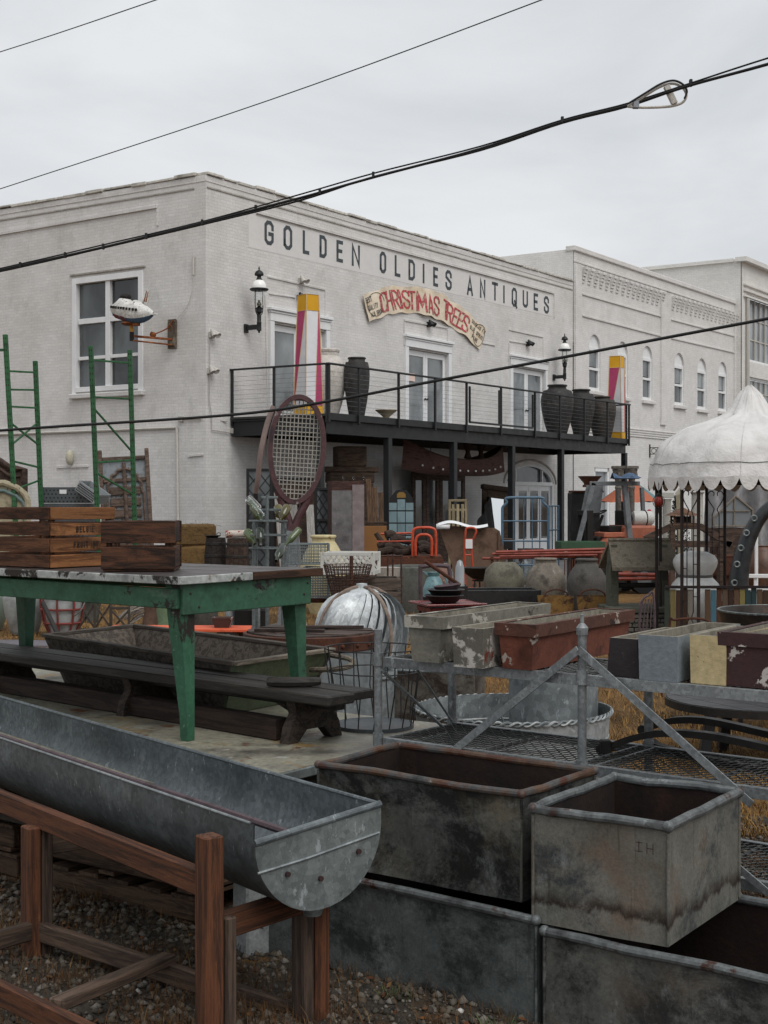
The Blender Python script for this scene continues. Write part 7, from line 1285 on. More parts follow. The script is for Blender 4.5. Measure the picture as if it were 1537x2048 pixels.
for k, (xa, xb, py, y, r, lb) in enumerate(((758, 818, 1104, .1, .06, 'straight dark log at the bottom front of the cart'), (765, 835, 1103, .35, .07, 'thick dark log at the back bottom of the cart'), (770, 826, 1093, .2, .07, 'rough log lying in the second layer on the cart'), (756, 800, 1092, .4, .06, 'short log in the second layer at the back of the cart'), (782, 826, 1080, .25, .065, 'curved log on top of the pile on the cart'), (772, 800, 1070, .35, .07, 'topmost knotty log on the cart'), (838, 866, 1100, .2, .07, 'log end inside the orange hoops of the cart'), (836, 868, 1090, .3, .065, 'upper log inside the orange hoops of the cart'))):
    a, b = gpt(xa, 24+y, py), gpt(xb, 24+y+.1, py-2+3*(k % 3)); tag(mesh('log', tubeg(smooth([a, a.lerp(b, .4)+Vector((0, 0, .03)), a.lerp(b, .7)+Vector((0, 0, -.02)), b], 4), [r*random.uniform(.8, 1.1) for _ in range(13)], 10), m_bark), lb, 'log', 'logs on the orange cart')
tag(mesh('branch_stub', tubeg([gpt(752, 24.1, 1066), gpt(764, 24.1, 1084)], [.04, .05], 8), m_bark), 'short upright branch at the left end of the log cart', 'branch')
# things under the balcony
m_dwd = wood('old_brown_door', '40322b', '534238', '30251f', 3, grain=7); m_dwd2 = wood('dark_pine', '3a2c22', '4a392c', '2a2019', 3, grain=8)
DS = thing('door_set', 'tall four-leaf brown wooden doors with narrow glass standing under the canoe', 'door', onB(873, 0, .45)*1 if False else COR+U*RF(873, off=.45)-V*.45, BROT); ztop = RF(873, 945, .45)[1]; s0, s1 = RF(824, off=.45)-RF(873, off=.45), RF(930, off=.45)-RF(873, off=.45); lw_ = (s1-s0)/4
for k in range(4):
    a = s0+k*lw_; d_ = mesh('leaf', [boxg((a+.09, 0, ztop/2), (.16, .05, ztop)), boxg((a+lw_-.09, 0, ztop/2), (.16, .05, ztop)), boxg((a+lw_/2, 0, ztop-.12), (lw_-.34, .048, .22)), boxg((a+lw_/2, 0, .45), (lw_-.34, .048, .85))], m_dwd, DS); mesh('pane', boxg((a+lw_/2, .01, ztop/2+.32), (lw_-.32, .01, ztop-1.05), 0, .002), m_pane, d_)
CN = thing('birch_canoe', 'brown bark canoe with white bulbs hung under the balcony', 'canoe', COR+U*RF(905, off=1.6)-V*1.6+Vector((0, 0, RF(905, 925, 1.6)[1])), BROT); cs0, cs1 = RF(808, off=1.6)-RF(905, off=1.6), RF(1006, off=1.6)-RF(905, off=1.6); LN = (cs1-cs0)
def hullc(u, v):
    x = cs0+LN*u; t = abs(2*u-1); wd = .36*(1-t**2.6); top = .08+.50*t**2.6; bot = -.36+.16*t**4; a = math.pi*v
    return (x+(.12*(1 if u > .5 else -1)*math.sin(a)*t**6), -wd*math.cos(a), top+(bot-top)*math.sin(a)**.8)
m_bch = M('birch_bark', ['3d2620', '573a32', '2a1a15'], 4, (1, 1, 5), rough=.8, bump=.5, spots=(('6a5a50', 8, .64, .06),)); mesh('hull', gridg(hullc, 40, 16), m_bch, CN, sharp=180)
for sg in (0, 1): mesh('gunwale', tubeg([Vector(hullc(i/40, sg)) for i in range(41)], .02, 6), m_dwd2, CN)
for k in range(11): p = Vector(hullc(.12+.08*k, .22)); mesh('bulb', sphg(p+Vector((0, -.04, 0)), .03, 8, 6), m_milk, CN)
for k in (0.3, .7): mesh('thwart', boxg((cs0+LN*k, 0, .12), (.08, .6, .03)), m_dwd2, CN)
mesh('hanger', tubeg([(cs0+LN*.25, 0, .1), (cs0+LN*.25, 0, DECK-.35-CN.location.z)], .012, 5), m_iron, CN); mesh('hanger', tubeg([(cs0+LN*.75, 0, .1), (cs0+LN*.75, 0, DECK-.35-CN.location.z)], .012, 5), m_iron, CN)
for f, lb in ((.62, 'dark carved wooden bust in the canoe, left one'), (.76, 'dark carved wooden bust in the canoe, right one')):
    T = thing('wooden_bust', lb, 'bust', COR+U*(RF(905, off=1.6)+cs0+LN*f)-V*1.6+Vector((0, 0, CN.location.z)), BROT, 'wooden busts in the canoe'); mesh('head', [latheg([(0, .12), (.12, .14), (.09, .2), (.06, .3), (.07, .34), (.11, .42), (.125, .5), (.11, .6), (.06, .66), (0, .68)], 18), sphg((0, -.12, .48), (.025, .04, .04), 8, 6), sphg((.0, -.1, .40), (.05, .03, .02), 8, 6), sphg((-.12, 0, .49), (.02, .03, .04), 8, 6), sphg((.12, 0, .49), (.02, .03, .04), 8, 6)], m_dwd2, T)
m_latb = M('black_lattice', ['161617', '202021'], 5, bump=.2)
def lattice(label, x0, x1, yt, Y):
    T = thing('diamond_lattice', label, 'window', gpt((x0+x1)/2, Y), R(8)); w = (x1-x0)*Y/F; z1 = PZ(yt, Y); 
    for x in (-w/2, w/2): mesh('stile', boxg((x, 0, z1/2), (.06, .05, z1)), m_latb, T)
    for z in (.05, z1*.33, z1*.66, z1-.03): mesh('rail', boxg((0, 0, z), (w-.06, .045, .06)), m_latb, T)
    n = 7
    for k in range(n):
        z0_ = .1+(z1-.2)*k/n; z1_ = .1+(z1-.2)*(k+1)/n
        for sg in (-1, 1):
            mesh('lattice_bar', beamg((-w/2*sg, 0, z0_), (0, 0, z1_), .012, .018, .002), m_latb, T); mesh('lattice_bar', beamg((0, 0, z0_), (w/2*sg, 0, z1_), .012, .018, .002), m_latb, T)
    mesh('pane', boxg((0, .015, z1/2), (w-.06, .008, z1-.1), 0, .001), m_pane, T); return T
lattice('black diamond lattice window leaning left of the giant racket', 496, 543, 937, 31); lattice('black diamond lattice window leaning right of the giant racket', 632, 662, 975, 30)
m_wpl = wood('white_plank', '8d8a86', '9d9a96', '7d7a76', 4, grain=8)
for xa, xb, yt, lb in ((556, 572, 985, 'white plank leaning just behind the racket throat'), (586, 600, 1000, 'grey white plank leaning right of the racket throat'), (620, 628, 1010, 'narrow white plank beside the plastic-wrapped wardrobe')): tag(beam('white_plank', gpt(xb, 27, z=0), gpt(xa, 27.4, yt), .15, .04, m_wpl), lb, 'plank', 'white planks leaning under the balcony')
WD = thing('dark_filler', 'tall dark panelled wardrobe in shadow behind the giant racket', 'wardrobe', gpt(590, 32), R(20)); mesh('carcass', boxg((0, 0, 1.15), (1.1, .5, 2.3)), M('near_black_shade', ['171311', '221c19'], 4, bump=.3), WD)  # added block; its near-black colour stands for shadow and dark goods there
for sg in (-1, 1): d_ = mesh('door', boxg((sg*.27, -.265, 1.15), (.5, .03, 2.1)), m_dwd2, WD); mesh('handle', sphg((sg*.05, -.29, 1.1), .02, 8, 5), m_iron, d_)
# plastic-wrapped wardrobe, pediment cabinet, boards
m_film = M('clear_film_over_wood', ['5a5657', '6d696a', '4a4647'], 3, rough=.2, bump=.5, bs=7, spec=.7, coat=.5, spots=(('a3a5a8', 8, .66, .02, (4, 1, .6)),)); PWd = thing('wrapped_wardrobe', 'brown wardrobe wrapped in clear plastic film under the balcony', 'wardrobe', gpt(692, 29), R(12)); zw = PZ(963, 29)
mesh('carcass', boxg((0, 0, zw/2), (.68, .5, zw)), wood('red_brown_wood', '3b2622', '4b322c', '2c1c19', 3, grain=8), PWd); mesh('plastic_film', [boxg((-.13, -.262, zw/2-.09), (.42, .02, zw-.2), 0, .008)], m_film, PWd); mesh('side_film', boxg((.21, -.264, zw/2-.03), (.25, .024, zw-.08), 0, .008), M('dusty_film', ['6f6362', '7f7372'], 3, rough=.35, bump=.3, bs=8, spec=.6), PWd)
PC = thing('pediment_cabinet', 'dark carved cabinet with a stepped top behind the wrapped wardrobe', 'cabinet', gpt(700, 33.5), R(15)); zc2 = PZ(945, 33.5)
for nm, z0_, z1_, w_ in (('body', 0, zc2-.25, 1.05), ('frieze', zc2-.25, zc2, 1.1), ('cornice', zc2, zc2+.14, 1.3), ('crest', zc2+.14, PZ(893, 33.5), .72)): mesh(nm, boxg((0, 0, (z0_+z1_)/2), (w_, .5, z1_-z0_-.004), 0, .02), m_dwd2, PC)
for k in range(3): mesh('hanging_drop', latheg([(0, -.1), (.025, -.06), (.03, -.02), (.01, 0)], 8, (-.25+k*.25, -.4, zc2-.1)), m_bcl, PC)
for xb, xt, yt, lb in ((747, 737, 958, 'tall pine board leaning beside the pediment cabinet'), (757, 749, 975, 'second pine board leaning beside the pediment cabinet'), (765, 762, 985, 'short pine board just left of the balcony post')): tag(beam('pine_board', gpt(xb, 31, z=0), gpt(xt, 31.4, yt), .12, .05, wood('pine_'+lb[0], '4b3828', '5d4633', '3a2b1f', 3, grain=8)), lb, 'board', 'pine boards leaning by the cabinet')
tag(mesh('cardboard_sheet', [boxg((0, 0, .8), (.5, .05, 1.5))], M('orange_brown_card', ['7d552e', '8b6036'], 3, bump=.1, fine=.1), None, gpt(750, 30, z=PZ(1052, 30)-1.55), R(6)), 'orange-brown flat board standing left of the balcony post', 'board'); tag(mesh('board_stack', [boxg((0, 0, .2), (.52, .3, .05)), boxg((0, 0, .1), (.52, .28, .12)), boxg((0, .02, -.6), (.5, .25, 1.25))], m_dwd2, None, gpt(750, 30.4, z=PZ(1046, 30.4)-.2), R(6)), 'dark boxes stacked behind the orange-brown board', 'box')
AW = thing('arched_window', 'black arched window frame with pale blue panes leaning by the balcony post', 'window', gpt(803, 32)); wa, za = .30, PZ(978, 32)
op = [(-wa*1.0, 0), (-wa*1.0, za-.45), (-wa*.85, za-.2), (-wa*.45, za-.04), (0, za), (wa*.45, za-.04), (wa*.85, za-.2), (wa, za-.45), (wa, 0)]; mesh('frame', polyg(op, .04), m_latb, AW)
m_bp = M('pale_blue_pane', ['71868b', '7d9297'], 3, rough=.3, fine=.06, bump=.05)
for r_ in range(5):
    for c in range(3): x = -.19+c*.19; zt2 = za-.34-r_*.28; mesh('pane', boxg((x, -.004, zt2-.02 if not (r_ == 0 and c != 1) else zt2-.06), (.175, .008, .25 if not (r_ == 0 and c != 1) else .17), 0, .002), m_bp, AW)
mesh('amber_pane', polyg([(-.1, za-.2), (.1, za-.2), (.1, za-.12), (.05, za-.07), (-.05, za-.07), (-.1, za-.12)], .008, -.008), M('amber_glass', ['8a6a34'], bump=0), AW)
SD = thing('wooden_sled', 'cream slatted wooden sled standing on end under the balcony', 'sled', gpt(917, 29.5), R(4)); zt2 = PZ(999, 29.5); m_sl = wood('cream_sled_wood', '8b7d60', '9b8d70', '756850', 3, grain=8)
for sg in (-1, 1): beam('runner', (sg*.19, 0, .05), (sg*.17, .1, zt2), .05, .05, m_sl, SD)
for k in range(3): beam('slat', (-.1+.1*k, -.02, .3), (-.1+.1*k, .08, zt2-.1), .06, .02, m_sl, SD)
for z in (.5, zt2-.22, zt2-.02): beam('cross_bar', (-.2, .02+.04*z, z), (.2, .02+.04*z, z), .04, .05, m_sl, SD)
MR = thing('framed_mirror', 'big wood-framed mirror leaning under the balcony beside the blue cage', 'mirror', COR+U*RF(988, off=1.0)-V*1.0, R(30)); zm = RF(988, 972, 1.0)[1]; tlm = Matrix.Rotation(R(6), 4, 'Y')@Matrix.Rotation(R(-7), 4, 'X')
mm = NB('mirror_glass'); mm.b.inputs['Metallic'].default_value = 1; mm.b.inputs['Roughness'].default_value = .03; mm.b.inputs['Base Color'].default_value = (.85, .87, .88, 1)
mesh('mirror_pane', xf(boxg((0, -.02, zm/2), (.62, .02, zm-.4), 0, .002), tlm), mm.m, MR)
for c, s in (((-.38, -.01, zm/2), (.16, .06, zm-.1)), ((.38, -.01, zm/2), (.16, .06, zm-.1)), ((0, -.012, .2), (.6, .06, .2)), ((0, -.014, zm-.22), (.6, .06, .24))): mesh('frame_bar', xf(boxg(c, s, 0, .015), tlm), m_dwd2, MR)
mesh('crest', xf(boxg((0, -.05, zm-.04), (1.02, .16, .14), 0, .03), tlm), m_dwd2, MR)
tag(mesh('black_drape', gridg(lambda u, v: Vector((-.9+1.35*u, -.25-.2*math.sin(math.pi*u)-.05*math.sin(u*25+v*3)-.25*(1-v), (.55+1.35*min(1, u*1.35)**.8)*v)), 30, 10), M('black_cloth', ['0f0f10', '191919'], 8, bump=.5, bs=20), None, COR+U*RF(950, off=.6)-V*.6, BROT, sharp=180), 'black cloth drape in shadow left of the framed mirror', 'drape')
# table under the arch, iron bracket, tent
m_teal = M('teal_canvas', ['4a6b70', '5a7c80'], 3, bump=.2); m_ort = M('orange_canvas', ['a0573c', 'b2664a'], 3, bump=.2); TN_ = thing('market_umbrella', 'orange and teal market umbrella behind the stone columns', 'umbrella', gpt(1262, 36)); zu = PZ(957, 36)
for k in range(8):
    a0, a1 = 2*math.pi*k/8, 2*math.pi*(k+1)/8; r_ = .85; mesh('panel', ([Vector((0, 0, zu)), Vector((r_*math.cos(a0), r_*math.sin(a0), zu-.62)), Vector((r_*.97*math.cos((a0+a1)/2), r_*.97*math.sin((a0+a1)/2), zu-.58)), Vector((r_*math.cos(a1), r_*math.sin(a1), zu-.62))], [[0, 1, 2], [0, 2, 3]]), (m_ort, m_teal)[k % 2 if k not in (4, 5) else 0], TN_)
mesh('pole', tubeg([(0, 0, 0), (0, 0, zu)], .03, 8), m_dwd, TN_)
BKt = thing('iron_bracket', 'black openwork iron bracket on the wall above the canopy', 'bracket', COR+U*RF(1298)+Vector((0, 0, RF(1298, 902)[1])), BROT)
mesh('plate', boxg((0, -.04, 0), (.08, .04, .5)), m_iron, BKt)
for z in (.12, -.12): mesh('bar', boxg((0, -.5, z), (.03, .95, .03)), m_iron, BKt)
for k in range(4): mesh('ring', tubeg([(0, -.2-.2*k+.09*math.cos(t), .09*math.sin(t)) for t in [2*math.pi*j/16 for j in range(16)]], .012, 5, True), m_iron, BKt)
# behind the gazebo
tag(mesh('white_tarp', gridg(lambda u, v: gpt(1404+u*150, 29, 0)*1+Vector((0, .12*math.sin(u*22+3*v)-.5*v, -gpt(1404, 29, 0).z+PZ(962, 29)-.25*math.sin(math.pi*u)*v-(PZ(962, 29)-.2)*(1-v)**1.1 if False else (PZ(960, 29)*v+.05)+.06*math.sin(u*14)-gpt(1404+u*150, 29, 0).z)), 40, 12), M('tarp_white', ['96979a', 'a8a9ac'], 2, bump=.3, bs=6), sharp=180), 'draped white tarpaulin behind the gazebo', 'tarp')
GH = thing('glass_greenhouse', 'small house-shaped glass cloche frame behind the tentacle', 'greenhouse', gpt(1468, 25)); g_ = lambda px, py, y=0: lw(GH, gpt(px, 25+y, py))
for y in (0, .7): mesh('gable_frame', [beamg(g_(1428, 1050, y), g_(1428, 1035, y), .03, .03), beamg(g_(1428, 1035, y), g_(1472, 992, y), .03, .03), beamg(g_(1472, 992, y), g_(1506, 1020, y), .03, .03), beamg(g_(1506, 1020, y), g_(1506, 1052, y), .03, .03), beamg(g_(1428, 1052, y), g_(1506, 1052, y), .03, .03), beamg(g_(1440, 1022, y), g_(1500, 1022, y), .02, .02), beamg(g_(1468, 1052, y), g_(1470, 995, y), .02, .02)], M('grey_glaze_bar', ['6b6258', '7b7268'], 5), GH)
for a, b in (((1428, 1035), (1472, 992)), ((1472, 992), (1506, 1020))): mesh('roof_pane', ([g_(*a), g_(*b), g_(*b, .7), g_(*a, .7)], [[0, 1, 2, 3]]), m_pane3, GH)
mesh('gable_pane', ([g_(1428, 1052, .02), g_(1506, 1052, .02), g_(1506, 1020, .02), g_(1472, 992, .02), g_(1428, 1035, .02)], [[0, 1, 2, 3, 4]]), m_pane3, GH); mesh('base_box', boxg(g_(1467, 1052, .35)*1-Vector((0, 0, g_(1467, 1052).z/2+.02)), (.7, .68, g_(1467, 1052).z-.03)), m_dwd, GH)
TF = thing('timber_frame', 'dark brown timber trestle behind the white lidded jar', 'trestle', gpt(1385, 22)); t_ = lambda px, py, y=0: lw(TF, gpt(px, 22+y, py))
for p, q2, y in (((1290, 1078), (1345, 1052), 0), ((1345, 1052), (1400, 1052), 0), ((1400, 1052), (1462, 1090), 0), ((1330, 1088), (1465, 1088), 0), ((1345, 1052), (1345, 1180), 0), ((1440, 1085), (1440, 1180), 0), ((1345, 1052), (1345, 1180), .8), ((1440, 1085), (1440, 1180), .8)): mesh('timber', beamg(t_(*p, y), t_(*q2, y) if q2[1] != 1180 else Vector((t_(*q2, y).x, t_(*q2, y).y, 0)), .08, .1), m_dwd, TF)
BH = thing('bird_house', 'small brown wooden bird house on the timber trestle', 'bird house', gpt(1368, 22, 1051)); m_bh = wood('birdhouse_wood', '5a4030', '6d503d', '463124', 3, grain=8)
for a in range(4): x, y = (-.15, .15, .15, -.15)[a], (-.12, -.12, .12, .12)[a]; mesh('post', boxg((x, y+.1, .08), (.03, .03, .15)), m_bh, BH)
mesh('roof', ([Vector((x, y+.1, z)) for x, y, z in ((-.24, -.2, .155), (.24, -.2, .155), (.24, .2, .155), (-.24, .2, .155), (0, 0, .29))], [[3, 2, 1, 0], [0, 1, 4], [1, 2, 4], [2, 3, 4], [3, 0, 4]]), m_bh, BH); mesh('floor', boxg((0, .1, .008), (.36, .3, .015)), m_bh, BH); mesh('core', boxg((0, .1, .08), (.2, .16, .13)), m_dark, BH)
tag(lathe('rusty_tub', [(0, 0), (.28, 0), (.3, .55), (.38, .56), (.4, .86), (.41, .87), (.38, .86), (.3, .6), (0, .5)], m_rust, None, gpt(1440, 23.4, z=0), 30), 'rust brown round tub on a pedestal left of the tentacle', 'tub')
CH = thing('iron_chair', 'curved rusty iron chair back beside the wishing well', 'chair', gpt(1292, 13.6)); c_ = lambda px, py, y=0: lw(CH, gpt(px, 13.6+y, py)); arcp = smooth([Vector((c_(1278, 1240).x, 0, 0)), c_(1280, 1225), c_(1286, 1200), c_(1297, 1191), c_(1308, 1193), Vector((c_(1310, 1240).x, 0, .3))], 5); mesh('back_hoop', tubeg(arcp, .012, 6), m_rod, CH)
for k in range(4): a = c_(1286+k*6, 1198); mesh('back_rod', tubeg([a, Vector((a.x-.05+.01*k, 0, .42))], .007, 5), m_rod, CH)
mesh('seat', latheg([(0, .42), (.2, .42), (.21, .43), (.2, .44), (0, .44)], 24, (.0, .2, 0)), m_rod, CH)
for x, y in ((-.15, .05), (.15, .05), (-.15, .35), (.15, .35)): mesh('leg', tubeg([(x, y, .42), (x*1.15, y, 0)], .01, 6), m_rod, CH)
TBn = thing('iron_bench', 'low rusty hoop-backed iron bench behind the black planter', 'bench', gpt(1390, 12.5)); p_ = lambda px, py: lw(TBn, gpt(px, 12.5, py)); mesh('back_hoop', tubeg(smooth([Vector((p_(1338, 1250).x, 0, 0)), p_(1340, 1250), p_(1350, 1240), p_(1395, 1237), p_(1425, 1246), p_(1434, 1262), Vector((p_(1436, 1262).x, 0, 0))], 5), .012, 6), m_rust, TBn); mesh('seat_bar', tubeg([(p_(1338, 1250).x, .3, .4), (p_(1436, 1250).x, .3, .4)], .012, 6), m_rust, TBn)
for px in (1338, 1436): mesh('leg', tubeg([(p_(px, 1250).x, 0, .4), (p_(px, 1250).x, .3, .4), (p_(px, 1250).x, .32, 0)], .012, 6), m_rust, TBn)
# ================================================================ under and beyond the green table, left side
m_fro = M('frosted_glass', ['8b8f8e', 'a0a4a3', '757877'], 3, rough=.35, bump=.1, fine=.08, spec=.5, spots=(('5d5b58', 3, .6, .15),)); m_gdm = M('green_frosted_glass', ['66736a', '78857b'], 3, rough=.3, bump=.1, fine=.08)
dmp = lambda r, h: [(0, 0), (r*.55, 0), (r*.62, .03*h), (r*.9, .35*h), (r, .6*h), (r*.93, .75*h), (r*.6, .86*h), (r*.2, .9*h), (r*.18, .98*h), (r*.24, h), (r*.15, h)]
tag(lathe('demijohn', dmp(.29, .78), m_fro, None, gpt(50, 18.6, z=.02), 36), 'frosted clear demijohn behind the left table leg', 'demijohn'); tag(lathe('demijohn', dmp(.26, .72), m_gdm, None, gpt(-18, 19.2, z=.02), 36), 'greenish demijohn cut off by the left edge under the table', 'demijohn')
PD = thing('basket_demijohn', 'demijohn in a red strap basket under the green table', 'demijohn', gpt(125, 18.3)); mesh('glass', latheg(dmp(.25, .74), 32), m_fro, PD); m_rst = M('red_strap', ['6a2f2a', '7b3a34'], 6, bump=.2)
for z, r in ((.2, .235), (.38, .27), (.55, .275)): mesh('hoop', tubeg([(r*math.cos(2*math.pi*k/28), r*math.sin(2*math.pi*k/28), z) for k in range(28)], .016, 6, True), m_rst, PD)
for k in range(8): a = 2*math.pi*k/8; mesh('strap', tubeg([(.16*math.cos(a), .16*math.sin(a), .03), (.245*math.cos(a), .245*math.sin(a), .22), (.285*math.cos(a), .285*math.sin(a), .42), (.28*math.cos(a), .28*math.sin(a), .6)], .015, 5), m_rst, PD)
mesh('wire_handle', tubeg(smooth([(.2, -.2, .3), (.3, -.25, .38), (.34, -.1, .55), (.25, .1, .6)]), .008, 5), m_wire, PD)
tag(mesh('grey_slab', boxg((0, 0, .02), (1.3, .6, .04)), M('purple_grey_slab', ['5d5a60', '6b686e'], 3), None, gpt(55, 17.3, z=.0), R(-8)), 'flat purple-grey slab on the ground in front of the demijohns', 'slab'); tag(mesh('black_pole', tubeg([gpt(86, 16.5, 1205), gpt(126, 16.2, 1290)], .028, 10), m_iron), 'black pipe leaning against the red strap demijohn', 'pipe')
m_gate = M('grey_brown_gate', ['3c352f', '4a423b'], 5, bump=.3)
def xgate(label, x0, x1, yt, Y, n):
    T = thing('folding_gate', label, 'gate', gpt(x0, Y), R(4)); w = (x1-x0)*Y/F; z1 = PZ(yt, Y); cw_ = w/n
    for k in range(n+1): mesh('upright', beamg((k*cw_, 0, 0), (k*cw_, 0, z1), .03, .03), m_gate, T)
    for z in (.04, z1-.03): mesh('rail', beamg((0, .02, z), (w, .02, z), .025, .035), m_gate, T)
    for k in range(n):
        for sg in (0, 1): mesh('diagonal', beamg((k*cw_, .03*sg, .06 if sg else z1-.06), ((k+1)*cw_, .03*sg, z1-.06 if sg else .06), .02, .025), m_gate, T)
xgate('brown crossed gate section under the green table, taller one', 158, 221, 1199, 19, 2); xgate('short brown crossed gate section beside the taller one', 223, 258, 1212, 18.8, 1)
gjar('grey-blue planter tub behind the crossed gates', 180, 20.5, 1199, 22, m_st4, [(0, 0), (.12, 0), (.17, .34), (.18, .35), (.16, .34), (0, .3)], 'planter_tub', 'tub'); gjar('brown clay jar with a narrow neck under the green table', 301, 18.6, 1206, 18, M('brown_clay', ['4a362c', '5b4538', '3a2a22'], 5, bump=.4, spots=(('7a6a5c', 7, .64, .08),)), [(0, 0), (.115, 0), (.118, .03), (.10, .2), (.075, .33), (.085, .37), (.08, .40), (.06, .39), (0, .3)], 'clay_jar'); gjar('pale green planter half hidden behind the table leg', 331, 19.5, 1190, 22, M('pale_green_paint', ['6d8264', '7d9273'], 4, bump=.2), [(0, 0), (.14, 0), (.16, .42), (.165, .43), (.15, .42), (0, .4)], 'planter_tub', 'planter')
m_twig = M('whitewashed_twig', ['7d7670', '948d86', '635d57'], 6, bump=.3); TG = thing('twig_bundle', 'bundle of whitewashed twigs on the straw beside the clay jar', 'twigs', gpt(265, 19.8))
for k in range(22): a = Vector((random.uniform(-.2, .0), random.uniform(-.12, .12), random.uniform(.03, .2))); mesh('twig', tubeg(smooth([a, a+Vector((.12, random.uniform(-.05, .05), .06+random.uniform(0, .05))), a+Vector((.3, random.uniform(-.08, .08), .12+random.uniform(0, .08)))], 3), .009, 5), m_twig, TG)
m_orb = M('coral_orange_paint', ['c2502f', 'd05f3d', 'ad4527'], 4, rough=.55, bump=.15, fine=.1); OB = thing('orange_bench', 'low coral orange plank bench seen under the green table', 'bench', gpt(355, 16.4), R(-3)); zo = PZ(1259, 16.4)
beam('plank', (-.86, 0, zo), (.86, 0, zo), .24, .035, m_orb, OB); beam('plank', (-.84, .26, zo), (.84, .26, zo), .24, .035, m_orb, OB)
for x in (-.7, .7): beam('leg', (x, -.05, 0), (x, -.05, zo-.02), .06, .06, m_dwd, OB); beam('leg', (x, .3, 0), (x, .3, zo-.02), .06, .06, m_dwd, OB)
gjar('big dark round pot behind the orange bench', 403, 19.5, 1213, 34, m_st3, [(0, 0), (.18, 0), (.24, .15), (.23, .3), (.2, .33), (.17, .32), (0, .25)], 'dark_pot', 'pot'); SP = thing('square_pot', 'small square brown pot with flaked white paint on the orange bench', 'pot', gpt(446, 16.5, z=zo+.02)); mesh('body', ([Vector((x*s, y*s, z)) for s, z in ((.085, 0), (.12, .115), (.105, .115), (.08, .03)) for x, y in ((-1, -1), (1, -1), (1, 1), (-1, 1))], [[3, 2, 1, 0]]+[[i*4+k, i*4+(k+1) % 4, i*4+4+(k+1) % 4, i*4+4+k] for i in range(3) for k in range(4)]+[[12, 13, 14, 15]]), M('flaked_brown_pot', ['44302b', '553d36'], 4, bump=.3, spots=(('a8a4a0', 6, .56, .04),)), SP)
MT = thing('metal_table', 'grey steel table standing behind the green table, its legs showing beneath', 'table', gpt(490, 17.8)); zmt = PZ(1165, 17.8); mesh('top', boxg((.0, .3, zmt), (.75, .8, .04)), m_rkz, MT)
for px in (457, 514): x = gpt(px, 17.8).x-gpt(490, 17.8).x; mesh('leg', tubeg([(x, 0, 0), (x, 0, zmt-.02)], .045, 10), m_galvl, MT); mesh('leg', tubeg([(x, .6, 0), (x, .6, zmt-.02)], .045, 10), m_galvl, MT)
mesh('shelf', boxg((0, .3, .12), (.7, .7, .03)), m_dark, MT); mesh('shelf_box', boxg((.05, .35, .26), (.4, .4, .24)), m_dark, MT)
tag(mesh('stone_ball', sphg((0, 0, .17), (.19, .19, .18), 24, 14), m_st3, None, gpt(556, 16.5)), 'rough grey stone ball behind the right table leg', 'ball'); tag(beam('white_stake', gpt(612, 13.5, z=0)+Vector((.05, 0, 0)), gpt(605, 13.6, 1197), .03, .03, m_white), 'thin white stake just right of the table leg', 'stake')
RSh = thing('rusty_shelf', 'flat rusty iron shelf under the lower wire cage', 'shelf', gpt(640, 12.9)); mesh('plate', boxg((0, .1, PZ(1203, 12.7)), (.42, .4, .04)), m_rust, RSh)
for x in (-.18, .18): mesh('leg', boxg((x, .1, PZ(1203, 12.7)/2-.01), (.04, .3, PZ(1203, 12.7)-.05)), m_rust, RSh)
# ================================================================ more of the yard
tag(mesh('green_trough', [boxg((0, 0, .0), (.8, .5, .04)), boxg((0, -.24, .06), (.8, .03, .12)), boxg((0, .24, .06), (.8, .03, .12)), boxg((-.39, 0, .06), (.03, .45, .12)), boxg((.39, 0, .06), (.03, .45, .12))], M('dull_green_paint', ['2f4a35', '3a5840'], 4, bump=.2), None, gpt(1160, 25.2, 1096), R(6)), 'shallow dull green tray lying on the red rods', 'tray')
gjar('round brown glazed jar at the right edge behind the tentacle', 1524, 24, 1092, 34, M('brown_glaze', ['4a3226', '5d4030', '38261d'], 4, rough=.4, bump=.2), [(0, 0), (.18, 0), (.28, .3), (.29, .6), (.2, .95), (.15, 1.0), (.16, 1.02), (0, .98)], 'glazed_jar')
WBn = thing('white_bench', 'white painted slatted bench far behind the gazebo at the right edge', 'bench', gpt(1512, 21.5))
for z in (.42, PZ(1152, 21.5)): mesh('rail', boxg((0, 0, z), (.62, .05, .06)), m_white, WBn)
for x in (-.28, 0, .28): mesh('slat', boxg((x, .02, PZ(1152, 21.5)/2), (.05, .03, PZ(1152, 21.5)-.02)), m_white, WBn)
tag(mesh('white_post', [boxg((0, 0, PZ(1068, 22.5)/2), (.05, .05, PZ(1068, 22.5))), boxg((0, 0, .03), (.2, .2, .06))], m_white, None, gpt(1513, 22.5)), 'thin white post standing behind the white bench', 'post')
m_ped = M('chalky_white', ['a3a19a', 'b5b3ac'], 4, bump=.3, spots=(('6a665f', 6, .63, .05),))
for px, Y, yt, w, lb in ((1334, 26, 985, .09, 'slim chalky white pedestal column at the left side of the gazebo'), (1395, 27, 972, .13, 'beige tapering column seen between the gazebo posts')):
    z = PZ(yt, Y); T = thing('pedestal_column', lb, 'column', gpt(px, Y)); mesh('shaft', latheg([(w*1.2, 0), (w*1.2, .1), (w, .14), (w*.85, z-.16), (w*1.1, z-.12)], 16), m_ped, T); mesh('cap', boxg((0, 0, z-.05), (w*2.6, w*2.6, .1)), m_ped, T)
SB = thing('small_conifer', 'small dark green conifer behind the left gazebo posts', 'shrub', gpt(1356, 25)); zt_ = PZ(992, 25)
mesh('trunk', tubeg([(0, 0, 0), (0, 0, zt_)], [.04, .01], 6), m_bark, SB); vs, fs = [], []
